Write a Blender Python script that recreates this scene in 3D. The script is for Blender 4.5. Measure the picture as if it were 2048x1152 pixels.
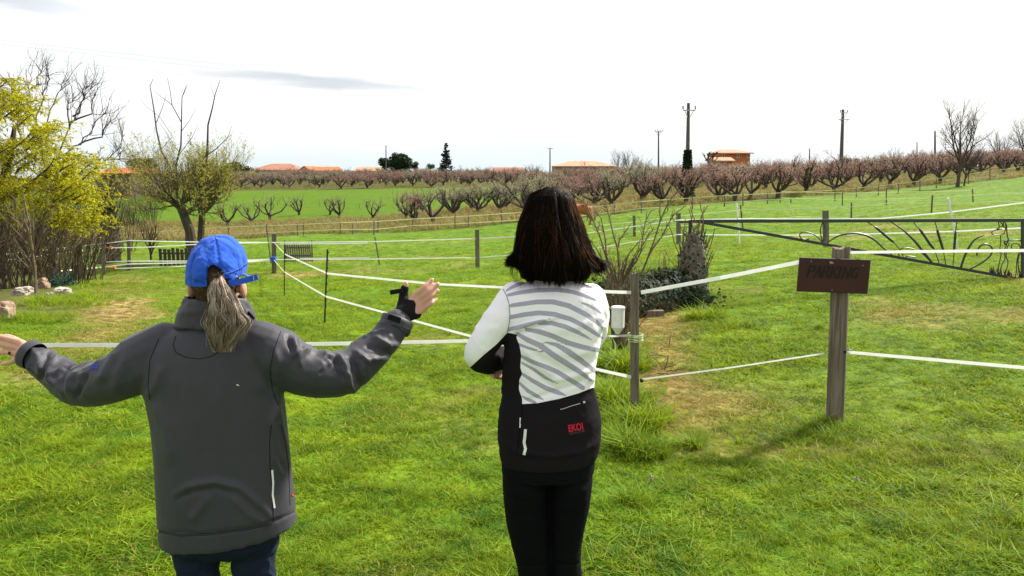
import bpy, math, random
import numpy as np
from mathutils import Vector, noise, Matrix
from mathutils.bvhtree import BVHTree

# ------------------------------------------------------------------ camera
for o in list(bpy.data.objects):
    bpy.data.objects.remove(o)
SC = bpy.context.scene
COL = SC.collection
W, H, F = 2048.0, 1152.0, 1560.0
PITCH = math.radians(8.6)
CAM = Vector((0, 0, 1.8))
cd = bpy.data.cameras.new('camera')
cd.sensor_width = 36.0
cd.lens = F / W * 36.0
cd.clip_start = 0.05
cd.clip_end = 6000
cam = bpy.data.objects.new('camera', cd)
COL.objects.link(cam)
cam.location = CAM
cam.rotation_euler = (math.radians(90) - PITCH, 0, 0)
SC.camera = cam

# ------------------------------------------------------------------ light
SUN_AZ = math.radians(52)      # to the right of the view direction (+Y)
SUN_EL = math.radians(43)
SC.view_settings.view_transform = 'Standard'
SC.view_settings.look = 'None'
SC.view_settings.exposure = 1.12
SC.view_settings.gamma = 1.0
w = bpy.data.worlds.new('World')
SC.world = w
w.use_nodes = True
nt = w.node_tree
nt.nodes.clear()
wn = nt.nodes.new
def lk(a, b): nt.links.new(a, b)
out = wn('ShaderNodeOutputWorld')
sky = wn('ShaderNodeTexSky')
sky.sky_type = 'NISHITA'
sky.sun_disc = False
sky.sun_elevation = SUN_EL
sky.sun_rotation = SUN_AZ
sky.dust_density = 2.0
bg1 = wn('ShaderNodeBackground'); bg1.inputs[1].default_value = 0.08
lk(sky.outputs[0], bg1.inputs[0])
tc = wn('ShaderNodeTexCoord')
sep = wn('ShaderNodeSeparateXYZ'); lk(tc.outputs['Generated'], sep.inputs[0])
mp = wn('ShaderNodeMapping'); mp.inputs['Scale'].default_value = (1.3, 1.3, 9.0)
lk(tc.outputs['Generated'], mp.inputs[0])
nz = wn('ShaderNodeTexNoise'); nz.inputs['Scale'].default_value = 1.6; nz.inputs['Detail'].default_value = 6
lk(mp.outputs[0], nz.inputs[0])
cr = wn('ShaderNodeValToRGB')
cr.color_ramp.elements[0].position = 0.30; cr.color_ramp.elements[0].color = (0.86, 0.86, 0.86, 1)
cr.color_ramp.elements[1].position = 0.5; cr.color_ramp.elements[1].color = (1, 1, 1, 1)
lk(nz.outputs[0], cr.inputs[0])
# pale wisps of thin grey cloud, placed by direction
def wmath(op, a, b=None, clamp=False):
    n = wn('ShaderNodeMath'); n.operation = op; n.use_clamp = clamp
    for i, v in enumerate((a, b)):
        if v is None: continue
        if isinstance(v, (int, float)): n.inputs[i].default_value = v
        else: lk(v, n.inputs[i])
    return n.outputs[0]
rat = wmath('DIVIDE', sep.outputs[0], sep.outputs[1])
elv = sep.outputs[2]
def wisp(px, py, sx, sy, tilt=0.0):
    ax = (px - 1024) / F; ez = (340 - py) / F
    dx = wmath('SUBTRACT', rat, ax)
    n2 = wn('ShaderNodeTexNoise'); n2.inputs['Scale'].default_value = 7; n2.inputs['Detail'].default_value = 5
    lk(mp.outputs[0], n2.inputs[0])
    wob = wmath('MULTIPLY', wmath('SUBTRACT', n2.outputs[0], 0.5), sy * 2.4)
    dz = wmath('ADD', wmath('SUBTRACT', elv, ez), wmath('ADD', wmath('MULTIPLY', dx, tilt), wob))
    a = wmath('POWER', wmath('ABSOLUTE', wmath('DIVIDE', dx, sx)), 2.0)
    b = wmath('POWER', wmath('ABSOLUTE', wmath('DIVIDE', dz, sy)), 2.0)
    return wmath('SUBTRACT', 1.0, wmath('ADD', a, b), True)
ws = wmath('ADD', wisp(640, 176, 0.17, 0.0085, 0.05), wisp(-60, 66, 0.2, 0.012, 0.03), True)
wm = wn('ShaderNodeMixRGB'); wm.inputs[2].default_value = (0.50, 0.55, 0.60, 1)
lk(wmath('MULTIPLY', ws, 0.75), wm.inputs[0]); lk(cr.outputs[0], wm.inputs[1])
# the air near the horizon is a little blue
hz = wn('ShaderNodeMixRGB'); hz.inputs[2].default_value = (0.74, 0.88, 0.96, 1)
hf = wmath('MULTIPLY', wmath('SUBTRACT', 1.0, wmath('MULTIPLY', wmath('ABSOLUTE', wmath('SUBTRACT', elv, 0.004)), 18.0), True), 0.75)
lk(hf, hz.inputs[0]); lk(wm.outputs[0], hz.inputs[1])
bg2 = wn('ShaderNodeBackground'); bg2.inputs[1].default_value = 0.545
lk(hz.outputs[0], bg2.inputs[0])
mx = wn('ShaderNodeMixShader'); mx.inputs[0].default_value = 0.86
lk(bg1.outputs[0], mx.inputs[1]); lk(bg2.outputs[0], mx.inputs[2])
lk(mx.outputs[0], out.inputs[0])

sd = bpy.data.lights.new('sun', 'SUN')
sd.energy = 4.8
sd.angle = math.radians(5.0)
sd.color = (1.0, 0.95, 0.86)
sun = bpy.data.objects.new('sun', sd)
COL.objects.link(sun)
sdir = Vector((math.sin(SUN_AZ) * math.cos(SUN_EL), math.cos(SUN_AZ) * math.cos(SUN_EL), math.sin(SUN_EL)))
sun.rotation_euler = sdir.to_track_quat('Z', 'Y').to_euler()
sun.location = (0, 0, 30)

# ------------------------------------------------------------------ helpers
cP, sP = math.cos(PITCH), math.sin(PITCH)
def ray(px, py):
    a = (px - W / 2) / F; b = (H / 2 - py) / F
    return Vector((a, cP + b * sP, -sP + b * cP))
def P(px, py, Y):
    d = ray(px, py)
    return CAM + d * (Y / d.y)
def PXA(x, y, z):
    """world arrays -> pixel arrays"""
    dx, dy, dz = x, y, z - CAM.z
    fw = dy * cP - dz * sP
    up = dy * sP + dz * cP
    fw = np.where(fw < 0.01, 0.01, fw)
    return W / 2 + F * dx / fw, H / 2 - F * up / fw

CTRL = []
for yy in (-8, -2, 1, 3, 4.6):
    for u in (-2.2, -1.1, -0.4, 0.4, 1.1, 2.2):
        CTRL.append((u * (yy + 10) * 0.5, yy, 0.0))
for (px, py, Y) in [
    (1270, 836, 5.6), (1660, 852, 5.5), (1380, 606, 10.8), (648, 650, 10.3), (569, 593, 14.8), (548, 548, 22), (954, 537, 22.9),
    (207, 548, 26), (-300, 560, 22), (30, 604, 12), (130, 590, 13), (756, 530, 24), (300, 534, 27), (1357, 490, 26), (1268, 473, 38),
    (1651, 497, 22), (1480, 490, 21), (1912, 502, 17), (2048, 600, 9.0), (2300, 600, 9), (1700, 645, 8.6), (-200, 490, 45),
    (250, 482, 46), (607, 472, 52), (850, 465, 50), (1000, 464, 46), (500, 440, 82), (632, 432, 85), (720, 433, 82), (870, 436, 68),
    (250, 436, 85), (-200, 436, 85), (500, 383, 120), (800, 379, 120), (1000, 380, 112), (200, 385, 120), (-300, 385, 120),
    (600, 372, 135), (900, 368, 135), (200, 375, 140), (600, 361, 200), (200, 362, 200), (-300, 362, 200), (1000, 361, 200),
    (1430, 402, 62), (1230, 412, 58), (1610, 386, 68), (1776, 374, 75), (1915, 371, 72), (2048, 352, 76), (2300, 340, 76),
    (1562, 405, 60), (1703, 438, 38), (1945, 404, 48), (2048, 412, 32), (2300, 420, 28), (1500, 424, 45), (1400, 372, 100),
    (1400, 362, 140), (1700, 357, 120), (2000, 333, 120), (2350, 320, 120), (1100, 366, 150), (1700, 352, 200), (1400, 357, 200),
    (1100, 361, 220), (2000, 336, 200), (2350, 325, 200)]:
    p = P(px, py, Y); CTRL.append(tuple(p))
for (Y, z) in ((320, -3), (600, -14), (1500, -30), (4000, -40)):
    for u in (-1.2, -0.5, 0, 0.5, 1.2):
        CTRL.append((u * Y, Y, z))
CTRL = np.array(CTRL)
def _uv(x, y):
    yc = np.maximum(y, -8.0)
    return np.stack([1.6 * np.clip(x / (yc + 14.0), -2.2, 2.2), np.log(yc + 12.0) * 1.4], -1)
def _tps(r2): return np.where(r2 > 1e-12, 0.5 * r2 * np.log(r2 + 1e-12), 0.0)
_c = _uv(CTRL[:, 0], CTRL[:, 1]); _n = len(_c)
_K = _tps(((_c[:, None] - _c[None]) ** 2).sum(-1)) + np.eye(_n) * 0.004
_Pm = np.hstack([np.ones((_n, 1)), _c])
_A = np.zeros((_n + 3, _n + 3)); _A[:_n, :_n] = _K; _A[:_n, _n:] = _Pm; _A[_n:, :_n] = _Pm.T
_sol = np.linalg.solve(_A, np.concatenate([CTRL[:, 2], np.zeros(3)]))
def gz(x, y):
    x = np.atleast_1d(np.asarray(x, float)); y = np.atleast_1d(np.asarray(y, float))
    sh = x.shape; q = _uv(x.ravel(), y.ravel()); r = np.empty(len(q))
    for i in range(0, len(q), 20000):
        k = q[i:i + 20000]
        r[i:i + 20000] = _tps(((k[:, None] - _c[None]) ** 2).sum(-1)) @ _sol[:_n] + _sol[_n] + k @ _sol[_n + 1:]
    return r.reshape(sh)
def g1(x, y): return float(gz(x, y)[0])
_YS = np.concatenate([np.arange(2.0, 12, 0.05), np.geomspace(12, 400, 900)])
def hit(px, py):
    d = ray(px, py); t = _YS / d.y
    z = CAM.z + d.z * t; g = gz(d.x * t, _YS)
    below = np.nonzero(z <= g)[0]
    if len(below) == 0: i = len(_YS) - 1
    else: i = below[0]
    x, y = d.x * t[i], _YS[i]
    return Vector((x, y, float(g[i])))
def G(px, Y, dz=0.0):
    z = 0.0
    for _ in range(4):
        fw = Y * cP - (z - CAM.z) * sP
        x = (px - W / 2) / F * fw
        z = g1(x, Y)
    return Vector((x, Y, z + dz))

class MB:
    """collects faces for ONE mesh"""
    def __init__(s): s.v = []; s.f = []; s.att = []
    def add(s, vs, fs, a=0.0):
        b = len(s.v); s.v.extend([tuple(q) for q in vs]); s.f.extend([tuple(i + b for i in f) for f in fs]); s.att.extend([a] * len(vs))
    def tube(s, pts, rad, n=5, a=0.0, cap=True, squash=None):
        pts = [Vector(p) for p in pts]
        if isinstance(rad, (int, float)): rad = [rad] * len(pts)
        vs = []; ref = None
        for i, p in enumerate(pts):
            t = (pts[min(i + 1, len(pts) - 1)] - pts[max(i - 1, 0)])
            if t.length < 1e-9: t = Vector((0, 0, 1))
            t.normalize()
            if ref is None:
                ref = Vector((0, 0, 1)) if abs(t.z) < 0.9 else Vector((1, 0, 0))
                ref = (ref - t * ref.dot(t)).normalized()
            else:
                ref = ref - t * ref.dot(t)
                if ref.length < 1e-6: ref = Vector((1, 0, 0))
                ref.normalize()
            bi = t.cross(ref)
            for k in range(n):
                an = 2 * math.pi * k / n
                vs.append(p + (ref * math.cos(an) + bi * math.sin(an)) * rad[i])
        fs = []
        for i in range(len(pts) - 1):
            for k in range(n):
                fs.append((i * n + k, i * n + (k + 1) % n, (i + 1) * n + (k + 1) % n, (i + 1) * n + k))
        if cap:
            fs.append(tuple(range(n - 1, -1, -1))); fs.append(tuple(range((len(pts) - 1) * n, len(pts) * n)))
        s.add(vs, fs, a)
    def box(s, c, size, rz=0.0, ax=None, a=0.0):
        c = Vector(c); hx, hy, hz_ = size[0] / 2, size[1] / 2, size[2] / 2
        if ax is None:
            ex = Vector((math.cos(rz), math.sin(rz), 0)); ey = Vector((-math.sin(rz), math.cos(rz), 0)); ez = Vector((0, 0, 1))
        else: ex, ey, ez = ax
        vs = [c + ex * hx * i + ey * hy * j + ez * hz_ * k for k in (-1, 1) for j in (-1, 1) for i in (-1, 1)]
        s.add(vs, [(0, 2, 3, 1), (4, 5, 7, 6), (0, 1, 5, 4), (2, 6, 7, 3), (0, 4, 6, 2), (1, 3, 7, 5)], a)
    def bar(s, p, q, wd, th, up=Vector((0, 0, 1)), a=0.0):
        """flat bar from p to q, wd along 'up', th sideways"""
        p = Vector(p); q = Vector(q); d = q - p; L = d.length
        if L < 1e-6: return
        ex = d / L; ez = up - ex * up.dot(ex)
        if ez.length < 1e-4: ez = Vector((1, 0, 0)) - ex * ex.x
        ez.normalize(); ey = ez.cross(ex)
        s.box((p + q) / 2, (L, th, wd), ax=(ex, ey, ez), a=a)
    def strip(s, pts, ups, wd, th, a=0.0):
        """continuous flat tape along pts; ups = width directions"""
        n = len(pts); vs = []
        for i in range(n):
            t = (pts[min(i + 1, n - 1)] - pts[max(i - 1, 0)]).normalized()
            u = ups[i] if isinstance(ups, list) else ups
            u = (u - t * u.dot(t)).normalized(); b = t.cross(u)
            for (i1, j1) in ((-1, -1), (1, -1), (1, 1), (-1, 1)):
                vs.append(pts[i] + u * (wd / 2 * i1) + b * (th / 2 * j1))
        fs = []
        for i in range(n - 1):
            for k in range(4):
                fs.append((i * 4 + k, i * 4 + (k + 1) % 4, i * 4 + 4 + (k + 1) % 4, i * 4 + 4 + k))
        fs += [(3, 2, 1, 0), tuple(range(4 * n - 4, 4 * n))]
        s.add(vs, fs, a)
    def build(s, name, mat, parent=None, smooth=False):
        me = bpy.data.meshes.new(name)
        me.from_pydata(s.v, [], s.f); 
        if any(s.att):
            at = me.attributes.new('va', 'FLOAT', 'POINT'); at.data.foreach_set('value', s.att)
        return link(name, me, mat, parent, smooth)
def link(name, me, mat, parent=None, smooth=False):
    me.materials.clear(); me.materials.append(mat)
    if smooth: me.polygons.foreach_set('use_smooth', [True] * len(me.polygons))
    me.update()
    o = bpy.data.objects.new(name, me); COL.objects.link(o)
    if parent is not None:
        o.parent = parent
        o.matrix_parent_inverse = Matrix.Translation(-Vector(parent.location))
    return o
def np_mesh(name, V, Fq, mat, parent=None, smooth=False, att=None):
    me = bpy.data.meshes.new(name); nv = len(V); k = Fq.shape[1]; nf = len(Fq)
    me.vertices.add(nv); me.vertices.foreach_set('co', np.ascontiguousarray(V, dtype=np.float32).ravel())
    me.loops.add(nf * k); me.loops.foreach_set('vertex_index', Fq.astype(np.int32).ravel())
    me.polygons.add(nf); me.polygons.foreach_set('loop_start', np.arange(0, nf * k, k, dtype=np.int32))
    me.polygons.foreach_set('loop_total', np.full(nf, k, dtype=np.int32))
    me.update(calc_edges=True); me.validate()
    for kx, ar in (att or {}).items():
        a = me.attributes.new(kx, 'FLOAT', 'POINT'); a.data.foreach_set('value', np.ascontiguousarray(ar, dtype=np.float32))
    return link(name, me, mat, parent, smooth)
def tag(o, label=None, cat=None, group=None, kind=None):
    if label: o['label'] = label
    if cat: o['category'] = cat
    if group: o['group'] = group
    if kind: o['kind'] = kind
    return o
def thing(name, label, cat, loc, group=None):
    o = bpy.data.objects.new(name, None); o.empty_display_size = 0.2; COL.objects.link(o)
    o.location = loc
    return tag(o, label, cat, group)
def copy_thing(src, loc, rz=0.0, sc=1.0):
    """sources are built round the origin; copies share mesh data"""
    c = src.copy(); COL.objects.link(c); c.location = loc; c.rotation_euler = (0, 0, rz)
    c.scale = sc if isinstance(sc, tuple) else (sc, sc, sc)
    for ch in src.children:
        d = ch.copy(); COL.objects.link(d); d.parent = c
    return c

# ------------------------------------------------------------------ materials
class NM:
    def __init__(s, name):
        s.m = bpy.data.materials.new(name); s.m.use_nodes = True; s.t = s.m.node_tree
        s.b = s.t.nodes['Principled BSDF']; s.o = s.t.nodes['Material Output']
    def n(s, ty, **kw):
        x = s.t.nodes.new(ty)
        for k, v in kw.items(): setattr(x, k, v)
        return x
    def l(s, a, b): s.t.links.new(a, b)
    def noise(s, scale, detail=4, rough=0.55, vec=None, dist=0.0):
        x = s.n('ShaderNodeTexNoise'); x.inputs['Scale'].default_value = scale; x.inputs['Detail'].default_value = detail
        x.inputs['Roughness'].default_value = rough; x.inputs['Distortion'].default_value = dist
        if vec is not None: s.l(vec, x.inputs['Vector'])
        return x.outputs[0]
    def ramp(s, fac, stops):
        x = s.n('ShaderNodeValToRGB'); e = x.color_ramp.elements
        while len(e) < len(stops): e.new(0.5)
        for i, (p, c) in enumerate(stops):
            e[i].position = p; e[i].color = (c[0], c[1], c[2], 1) if isinstance(c, tuple) else (c, c, c, 1)
        s.l(fac, x.inputs[0]); return x.outputs[0]
    def mix(s, f, a, b, mode='MIX'):
        x = s.n('ShaderNodeMixRGB'); x.blend_type = mode
        for i, v in enumerate((f, a, b)):
            if isinstance(v, (int, float)): x.inputs[i].default_value = v if i == 0 else (v, v, v, 1)
            elif isinstance(v, tuple): x.inputs[i].default_value = (*v, 1)
            else: s.l(v, x.inputs[i])
        return x.outputs[0]
    def math(s, op, a, b=None, clamp=False):
        x = s.n('ShaderNodeMath'); x.operation = op; x.use_clamp = clamp
        for i, v in enumerate((a, b)):
            if v is None: continue
            if isinstance(v, (int, float)): x.inputs[i].default_value = v
            else: s.l(v, x.inputs[i])
        return x.outputs[0]
    def pos(s, scale=(1, 1, 1), obj=False):
        m = s.n('ShaderNodeMapping'); m.inputs['Scale'].default_value = scale
        s.l(s.n('ShaderNodeTexCoord').outputs['Object'] if obj else s.n('ShaderNodeNewGeometry').outputs['Position'], m.inputs[0])
        return m.outputs[0]
    def attr(s, name, inst=False):
        x = s.n('ShaderNodeAttribute'); x.attribute_name = name
        if inst: x.attribute_type = 'INSTANCER'
        return x.outputs['Fac']
    def bump(s, h, strength=0.3, dist=0.01):
        x = s.n('ShaderNodeBump'); x.inputs['Strength'].default_value = strength; x.inputs['Distance'].default_value = dist
        s.l(h, x.inputs['Height']); s.l(x.outputs[0], s.b.inputs['Normal'])
    def col(s, c):
        if isinstance(c, tuple): s.b.inputs['Base Color'].default_value = (*c, 1)
        else: s.l(c, s.b.inputs['Base Color'])
    def rough(s, r, spec=0.3):
        s.b.inputs['Roughness'].default_value = r; s.b.inputs['Specular IOR Level'].default_value = spec
    def translucent(s, col, fac):
        """leaf: part of the light passes through"""
        tr = s.n('ShaderNodeBsdfTranslucent')
        if isinstance(col, tuple): tr.inputs[0].default_value = (*col, 1)
        else: s.l(col, tr.inputs[0])
        mx = s.n('ShaderNodeMixShader'); mx.inputs[0].default_value = fac
        s.l(s.b.outputs[0], mx.inputs[1]); s.l(tr.outputs[0], mx.inputs[2]); s.l(mx.outputs[0], s.o.inputs[0])

def mat_simple(name, c1, c2, scale=8, rough=0.8, bump=0.2, bd=0.01, aniso=(1, 1, 1), spec=0.25, obj=False):
    m = NM(name); v = m.pos(aniso, obj)
    n1 = m.noise(scale, 5, 0.6, v); n2 = m.noise(scale * 5.3, 4, 0.6, v)
    f = m.math('ADD', m.math('MULTIPLY', n1, 0.65), m.math('MULTIPLY', n2, 0.35))
    m.col(m.mix(m.ramp(f, [(0.33, 0.0), (0.67, 1.0)]), c1, c2)); m.rough(rough, spec)
    if bump: m.bump(f, bump, bd)
    return m.m

M = {}
M['bark'] = mat_simple('bark', (0.035, 0.028, 0.022), (0.11, 0.09, 0.07), 14, 0.95, 0.6, 0.02, (1, 1, 0.3))
M['twig'] = mat_simple('twig', (0.035, 0.025, 0.019), (0.10, 0.070, 0.052), 3, 0.95, 0)
M['twig_dark'] = mat_simple('twig_dark', (0.03, 0.026, 0.03), (0.08, 0.065, 0.06), 3, 0.95, 0)
M['twig_pale'] = mat_simple('twig_pale', (0.07, 0.052, 0.03), (0.20, 0.155, 0.09), 3, 0.9, 0)
M['wood'] = mat_simple('weathered_wood', (0.06, 0.05, 0.042), (0.20, 0.17, 0.135), 22, 0.9, 0.5, 0.006, (1, 1, 0.07))
M['wood_dark'] = mat_simple('dark_wood', (0.03, 0.026, 0.022), (0.085, 0.07, 0.055), 22, 0.9, 0.4, 0.006, (1, 1, 0.1))
M['iron'] = mat_simple('painted_iron', (0.010, 0.014, 0.013), (0.03, 0.034, 0.032), 40, 0.5, 0.15, 0.002, spec=0.5)
M['plastic_white'] = mat_simple('white_plastic', (0.62, 0.62, 0.58), (0.75, 0.75, 0.72), 6, 0.5, 0)
M['orange'] = mat_simple('orange_plastic', (0.6, 0.16, 0.02), (0.7, 0.22, 0.04), 20, 0.5, 0)
M['blue_plastic'] = mat_simple('blue_plastic', (0.02, 0.09, 0.4), (0.03, 0.12, 0.5), 20, 0.5, 0)
M['black_plastic'] = mat_simple('black_plastic', (0.008, 0.012, 0.011), (0.018, 0.024, 0.022), 30, 0.5, 0.1, 0.002)
M['stone'] = mat_simple('stone', (0.16, 0.13, 0.10), (0.50, 0.45, 0.38), 9, 0.9, 0.8, 0.02)
M['stone_warm'] = mat_simple('stone_warm', (0.13, 0.08, 0.055), (0.36, 0.26, 0.18), 10, 0.9, 0.8, 0.02)
M['pole'] = mat_simple('pole_wood', (0.05, 0.052, 0.05), (0.13, 0.13, 0.125), 4, 0.9, 0.2)
M['steel'] = mat_simple('galvanised', (0.3, 0.3, 0.3), (0.42, 0.42, 0.42), 14, 0.5, 0)
M['ceramic'] = mat_simple('insulator', (0.2, 0.2, 0.2), (0.3, 0.3, 0.3), 14, 0.4, 0)
def leaf_mat(name, ca, cb, tr, fac=0.45, scale=1.2, rough=0.55):
    m = NM(name); v = m.pos(); n = m.noise(scale, 3, 0.6, v); n2 = m.noise(scale * 14, 2, 0.6, v)
    f = m.ramp(m.math('ADD', m.math('MULTIPLY', n, 0.5), m.math('MULTIPLY', n2, 0.5)), [(0.36, 0.0), (0.64, 1.0)])
    c = m.mix(f, ca, cb); m.col(c); m.rough(rough, 0.06)
    m.translucent(m.mix(0.5, c, tr), fac); return m.m
M['tape'] = leaf_mat('fence_tape', (0.76, 0.77, 0.74), (0.86, 0.87, 0.84), (0.9, 0.9, 0.9), 0.5)
M['tape_far'] = leaf_mat('fence_tape_aged', (0.52, 0.58, 0.36), (0.72, 0.76, 0.52), (0.8, 0.85, 0.6), 0.45)
M['yellow_leaf'] = leaf_mat('yellow_leaf', (0.17, 0.19, 0.009), (0.38, 0.365, 0.016), (0.74, 0.67, 0.018), 0.5)
M['willow_leaf'] = leaf_mat('willow_leaf', (0.19, 0.19, 0.03), (0.36, 0.34, 0.07), (0.6, 0.56, 0.10), 0.45)
M['dark_leaf'] = leaf_mat('dark_leaf', (0.010, 0.024, 0.011), (0.032, 0.055, 0.022), (0.04, 0.08, 0.02), 0.15)
M['ivy_leaf'] = leaf_mat('ivy_leaf', (0.008, 0.018, 0.010), (0.035, 0.055, 0.025), (0.05, 0.10, 0.03), 0.2, 3, 0.6)
M['blossom'] = leaf_mat('blossom', (0.20, 0.115, 0.085), (0.58, 0.38, 0.31), (0.55, 0.35, 0.28), 0.3, 0.3)
M['bud_pale'] = leaf_mat('bud_pale', (0.22, 0.21, 0.13), (0.42, 0.40, 0.26), (0.5, 0.5, 0.3), 0.35, 0.6)
M['needle'] = leaf_mat('needle', (0.008, 0.022, 0.020), (0.022, 0.045, 0.035), (0.03, 0.07, 0.04), 0.1)
# ------------------------------------------------------------------ the ground
def smooth01(x): x = np.clip(x, 0, 1); return x * x * (3 - 2 * x)
def fbm(x, y, s, seed=0):
    """cheap value noise, vectorised"""
    r = np.zeros_like(x); amp = 0.5; 
    for o in range(4):
        xs = x / s + seed * 13.7 + o * 5.1; ys = y / s + seed * 7.3 - o * 3.3
        xi = np.floor(xs); yi = np.floor(ys); fx = xs - xi; fy = ys - yi
        fx = fx * fx * (3 - 2 * fx); fy = fy * fy * (3 - 2 * fy)
        def hsh(a, b):
            q = np.sin(a * 127.1 + b * 311.7 + seed * 17.0) * 43758.5453
            return q - np.floor(q)
        v = (hsh(xi, yi) * (1 - fx) + hsh(xi + 1, yi) * fx) * (1 - fy) + (hsh(xi, yi + 1) * (1 - fx) + hsh(xi + 1, yi + 1) * fx) * fy
        r += v * amp; amp *= 0.5; s = s * 0.5
    return r / 0.9375
def gauss(px, py, cx, cy, sx, sy, rot=0.0):
    c, s_ = math.cos(rot), math.sin(rot); dx = px - cx; dy = py - cy
    u = dx * c + dy * s_; v = -dx * s_ + dy * c
    return np.exp(-((u / sx) ** 2 + (v / sy) ** 2))
# edge lines of the fields, in map coordinates (from the fence line outwards)
_fl = [hit(px, py) for (px, py) in ((-400, 500), (250, 487), (450, 480), (607, 470), (850, 464), (1003, 450), (1140, 440), (1250, 428), (1430, 408), (1562, 397), (1710, 388), (1850, 374), (2048, 356))]
_flx = np.array([p.x for p in _fl]); _fly = np.array([p.y for p in _fl])
def fence_y(x): return np.interp(x, _flx, _fly)
def regions(x, y):
    """0..1 masks per point: dry, rough (olive strip and orchard floor), field (bright crop), bare"""
    z = gz(x, y); px, py = PXA(x, y, z)
    n = fbm(x, y, 6.0, 1); n2 = fbm(x, y, 1.3, 2); n3 = fbm(x, y, 0.35, 5)
    dry = np.zeros_like(x)
    dry += 1.0 * gauss(px, py, 1335, 740, 58, 75, 0.2) + 0.9 * gauss(px, py, 1310, 640, 70, 36) + 0.5 * gauss(px, py, 1400, 850, 130, 45, 0.1)
    dry += 0.55 * gauss(px, py, 1440, 800, 160, 40) + 0.35 * gauss(px, py, 1780, 900, 260, 25)
    dry += 0.36 * gauss(px, py, 150, 690, 130, 40, -0.3) + 0.30 * gauss(px, py, 230, 610, 60, 55) + 0.4 * gauss(px, py, 60, 760, 90, 24)
    dry += 0.5 * gauss(px, py, 650, 546, 260, 5, -0.03) + 0.45 * gauss(px, py, 860, 680, 60, 12) + 0.12 * gauss(px, py, 1750, 640, 200, 25)
    dry += 0.35 * gauss(px, py, 1500, 905, 420, 16, 0.02)
    dry += 0.30 * gauss(px, py, 205, 650, 75, 130, 0.45) + 0.14 * gauss(px, py, 1850, 800, 300, 110)
    near = (y < 40)
    dry = np.where(near, dry, 0) * (0.45 + 1.1 * n2)
    dry += np.where(y < 30, smooth01((n2 * 0.6 + n * 0.5 - 0.62) * 5) * 0.55, smooth01((n - 0.62) * 5) * 0.2)
    dfy = y - fence_y(x) + (n2 - 0.5) * 1.6
    rough = smooth01((dfy + 0.3) / 1.8)
    # bright young crop between the hedge-like row and the far orchard
    fy0 = np.where(px < 560, 79, 79) + (n - 0.5) * 8
    fieldm = smooth01((y - fy0) / 3) * smooth01((123 - y) / 2) * smooth01((1085 - px - (100 - y) * 4) / 60)
    # under the thicket at the left
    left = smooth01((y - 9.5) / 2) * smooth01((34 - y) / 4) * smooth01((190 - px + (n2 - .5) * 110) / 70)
    return np.clip(dry, 0, 1), np.clip(rough, 0, 1), np.clip(fieldm, 0, 1), left
ys = np.concatenate([np.arange(-8, 16, 0.12), np.geomspace(16, 60, 150)[1:], np.geomspace(60, 230, 180)[1:], np.geomspace(230, 4500, 40)[1:]])
us = np.linspace(-1, 1, 260); us = np.sign(us) * np.abs(us) ** 1.15
YY, UU = np.meshgrid(ys, us, indexing='ij')
XX = UU * (9 + 1.25 * np.maximum(YY, 0))
ZZ = gz(XX, YY)
LOW = fbm(XX, YY, 1.1, 3) - 0.5
ZG = ZZ + LOW * 0.07 * smooth01((YY - 1) / 4) * (1 + smooth01((YY - 12) / 20)) + (fbm(XX, YY, 0.28, 4) - 0.5) * 0.03
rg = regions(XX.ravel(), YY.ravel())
nr, nc = XX.shape; idx = np.arange(nr * nc).reshape(nr, nc)
Fq = np.stack([idx[:-1, :-1], idx[:-1, 1:], idx[1:, 1:], idx[1:, :-1]], -1).reshape(-1, 4)
m = NM('ground'); v = m.pos()
n1 = m.noise(0.35, 6, 0.6, v); n2 = m.noise(2.2, 6, 0.65, v); n3 = m.noise(14, 5, 0.7, v)
grass = m.mix(m.ramp(n2, [(0.35, 0.0), (0.65, 1.0)]), (0.028, 0.078, 0.004), (0.160, 0.245, 0.008))
grass = m.mix(m.ramp(n1, [(0.4, 0.0), (0.65, 0.6)]), grass, (0.065, 0.155, 0.006))
grass = m.mix(m.ramp(n3, [(0.30, 0.75), (0.52, 0.0)]), grass, (0.010, 0.026, 0.004))  # dark flecks paint the shade between tufts into the ground colour
dryc = m.mix(m.ramp(m.math('ADD', m.math('MULTIPLY', n3, .5), m.math('MULTIPLY', m.noise(6, 4, .6, v), .5)), [(.40, 0.), (.58, 1.)]), (0.055, 0.036, 0.014), (0.34, 0.25, 0.09))
c = m.mix(m.attr('dry'), grass, dryc)
roughc = m.mix(m.ramp(n2, [(0.3, 0.0), (0.7, 1.0)]), (0.034, 0.050, 0.009), (0.088, 0.080, 0.026))
c = m.mix(m.attr('rough'), c, roughc)
crop = m.mix(m.noise(1.5, 5, 0.6, m.pos((1, 0.25, 1))), (0.046, 0.100, 0.003), (0.088, 0.152, 0.004))
c = m.mix(m.attr('crop'), c, crop)
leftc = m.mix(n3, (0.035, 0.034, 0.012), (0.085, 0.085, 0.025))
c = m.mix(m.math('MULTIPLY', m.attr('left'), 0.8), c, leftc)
m.col(c); m.rough(0.95, 0.1)
m.bump(m.math('ADD', m.math('MULTIPLY', n3, 0.5), n2), 0.7, 0.06)
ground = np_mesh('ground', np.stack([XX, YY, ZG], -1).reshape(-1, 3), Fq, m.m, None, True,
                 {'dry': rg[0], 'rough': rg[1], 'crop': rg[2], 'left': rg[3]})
tag(ground, 'meadow ground with green grass, rough strips and an orchard slope', 'ground', kind='structure')
def gzb(x, y):
    """displaced ground height"""
    x = np.asarray(x, float); y = np.asarray(y, float)
    return gz(x, y) + (fbm(x, y, 1.1, 3) - 0.5) * 0.07 * smooth01((y - 1) / 4) * (1 + smooth01((y - 12) / 20)) + (fbm(x, y, 0.28, 4) - 0.5) * 0.03

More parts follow.
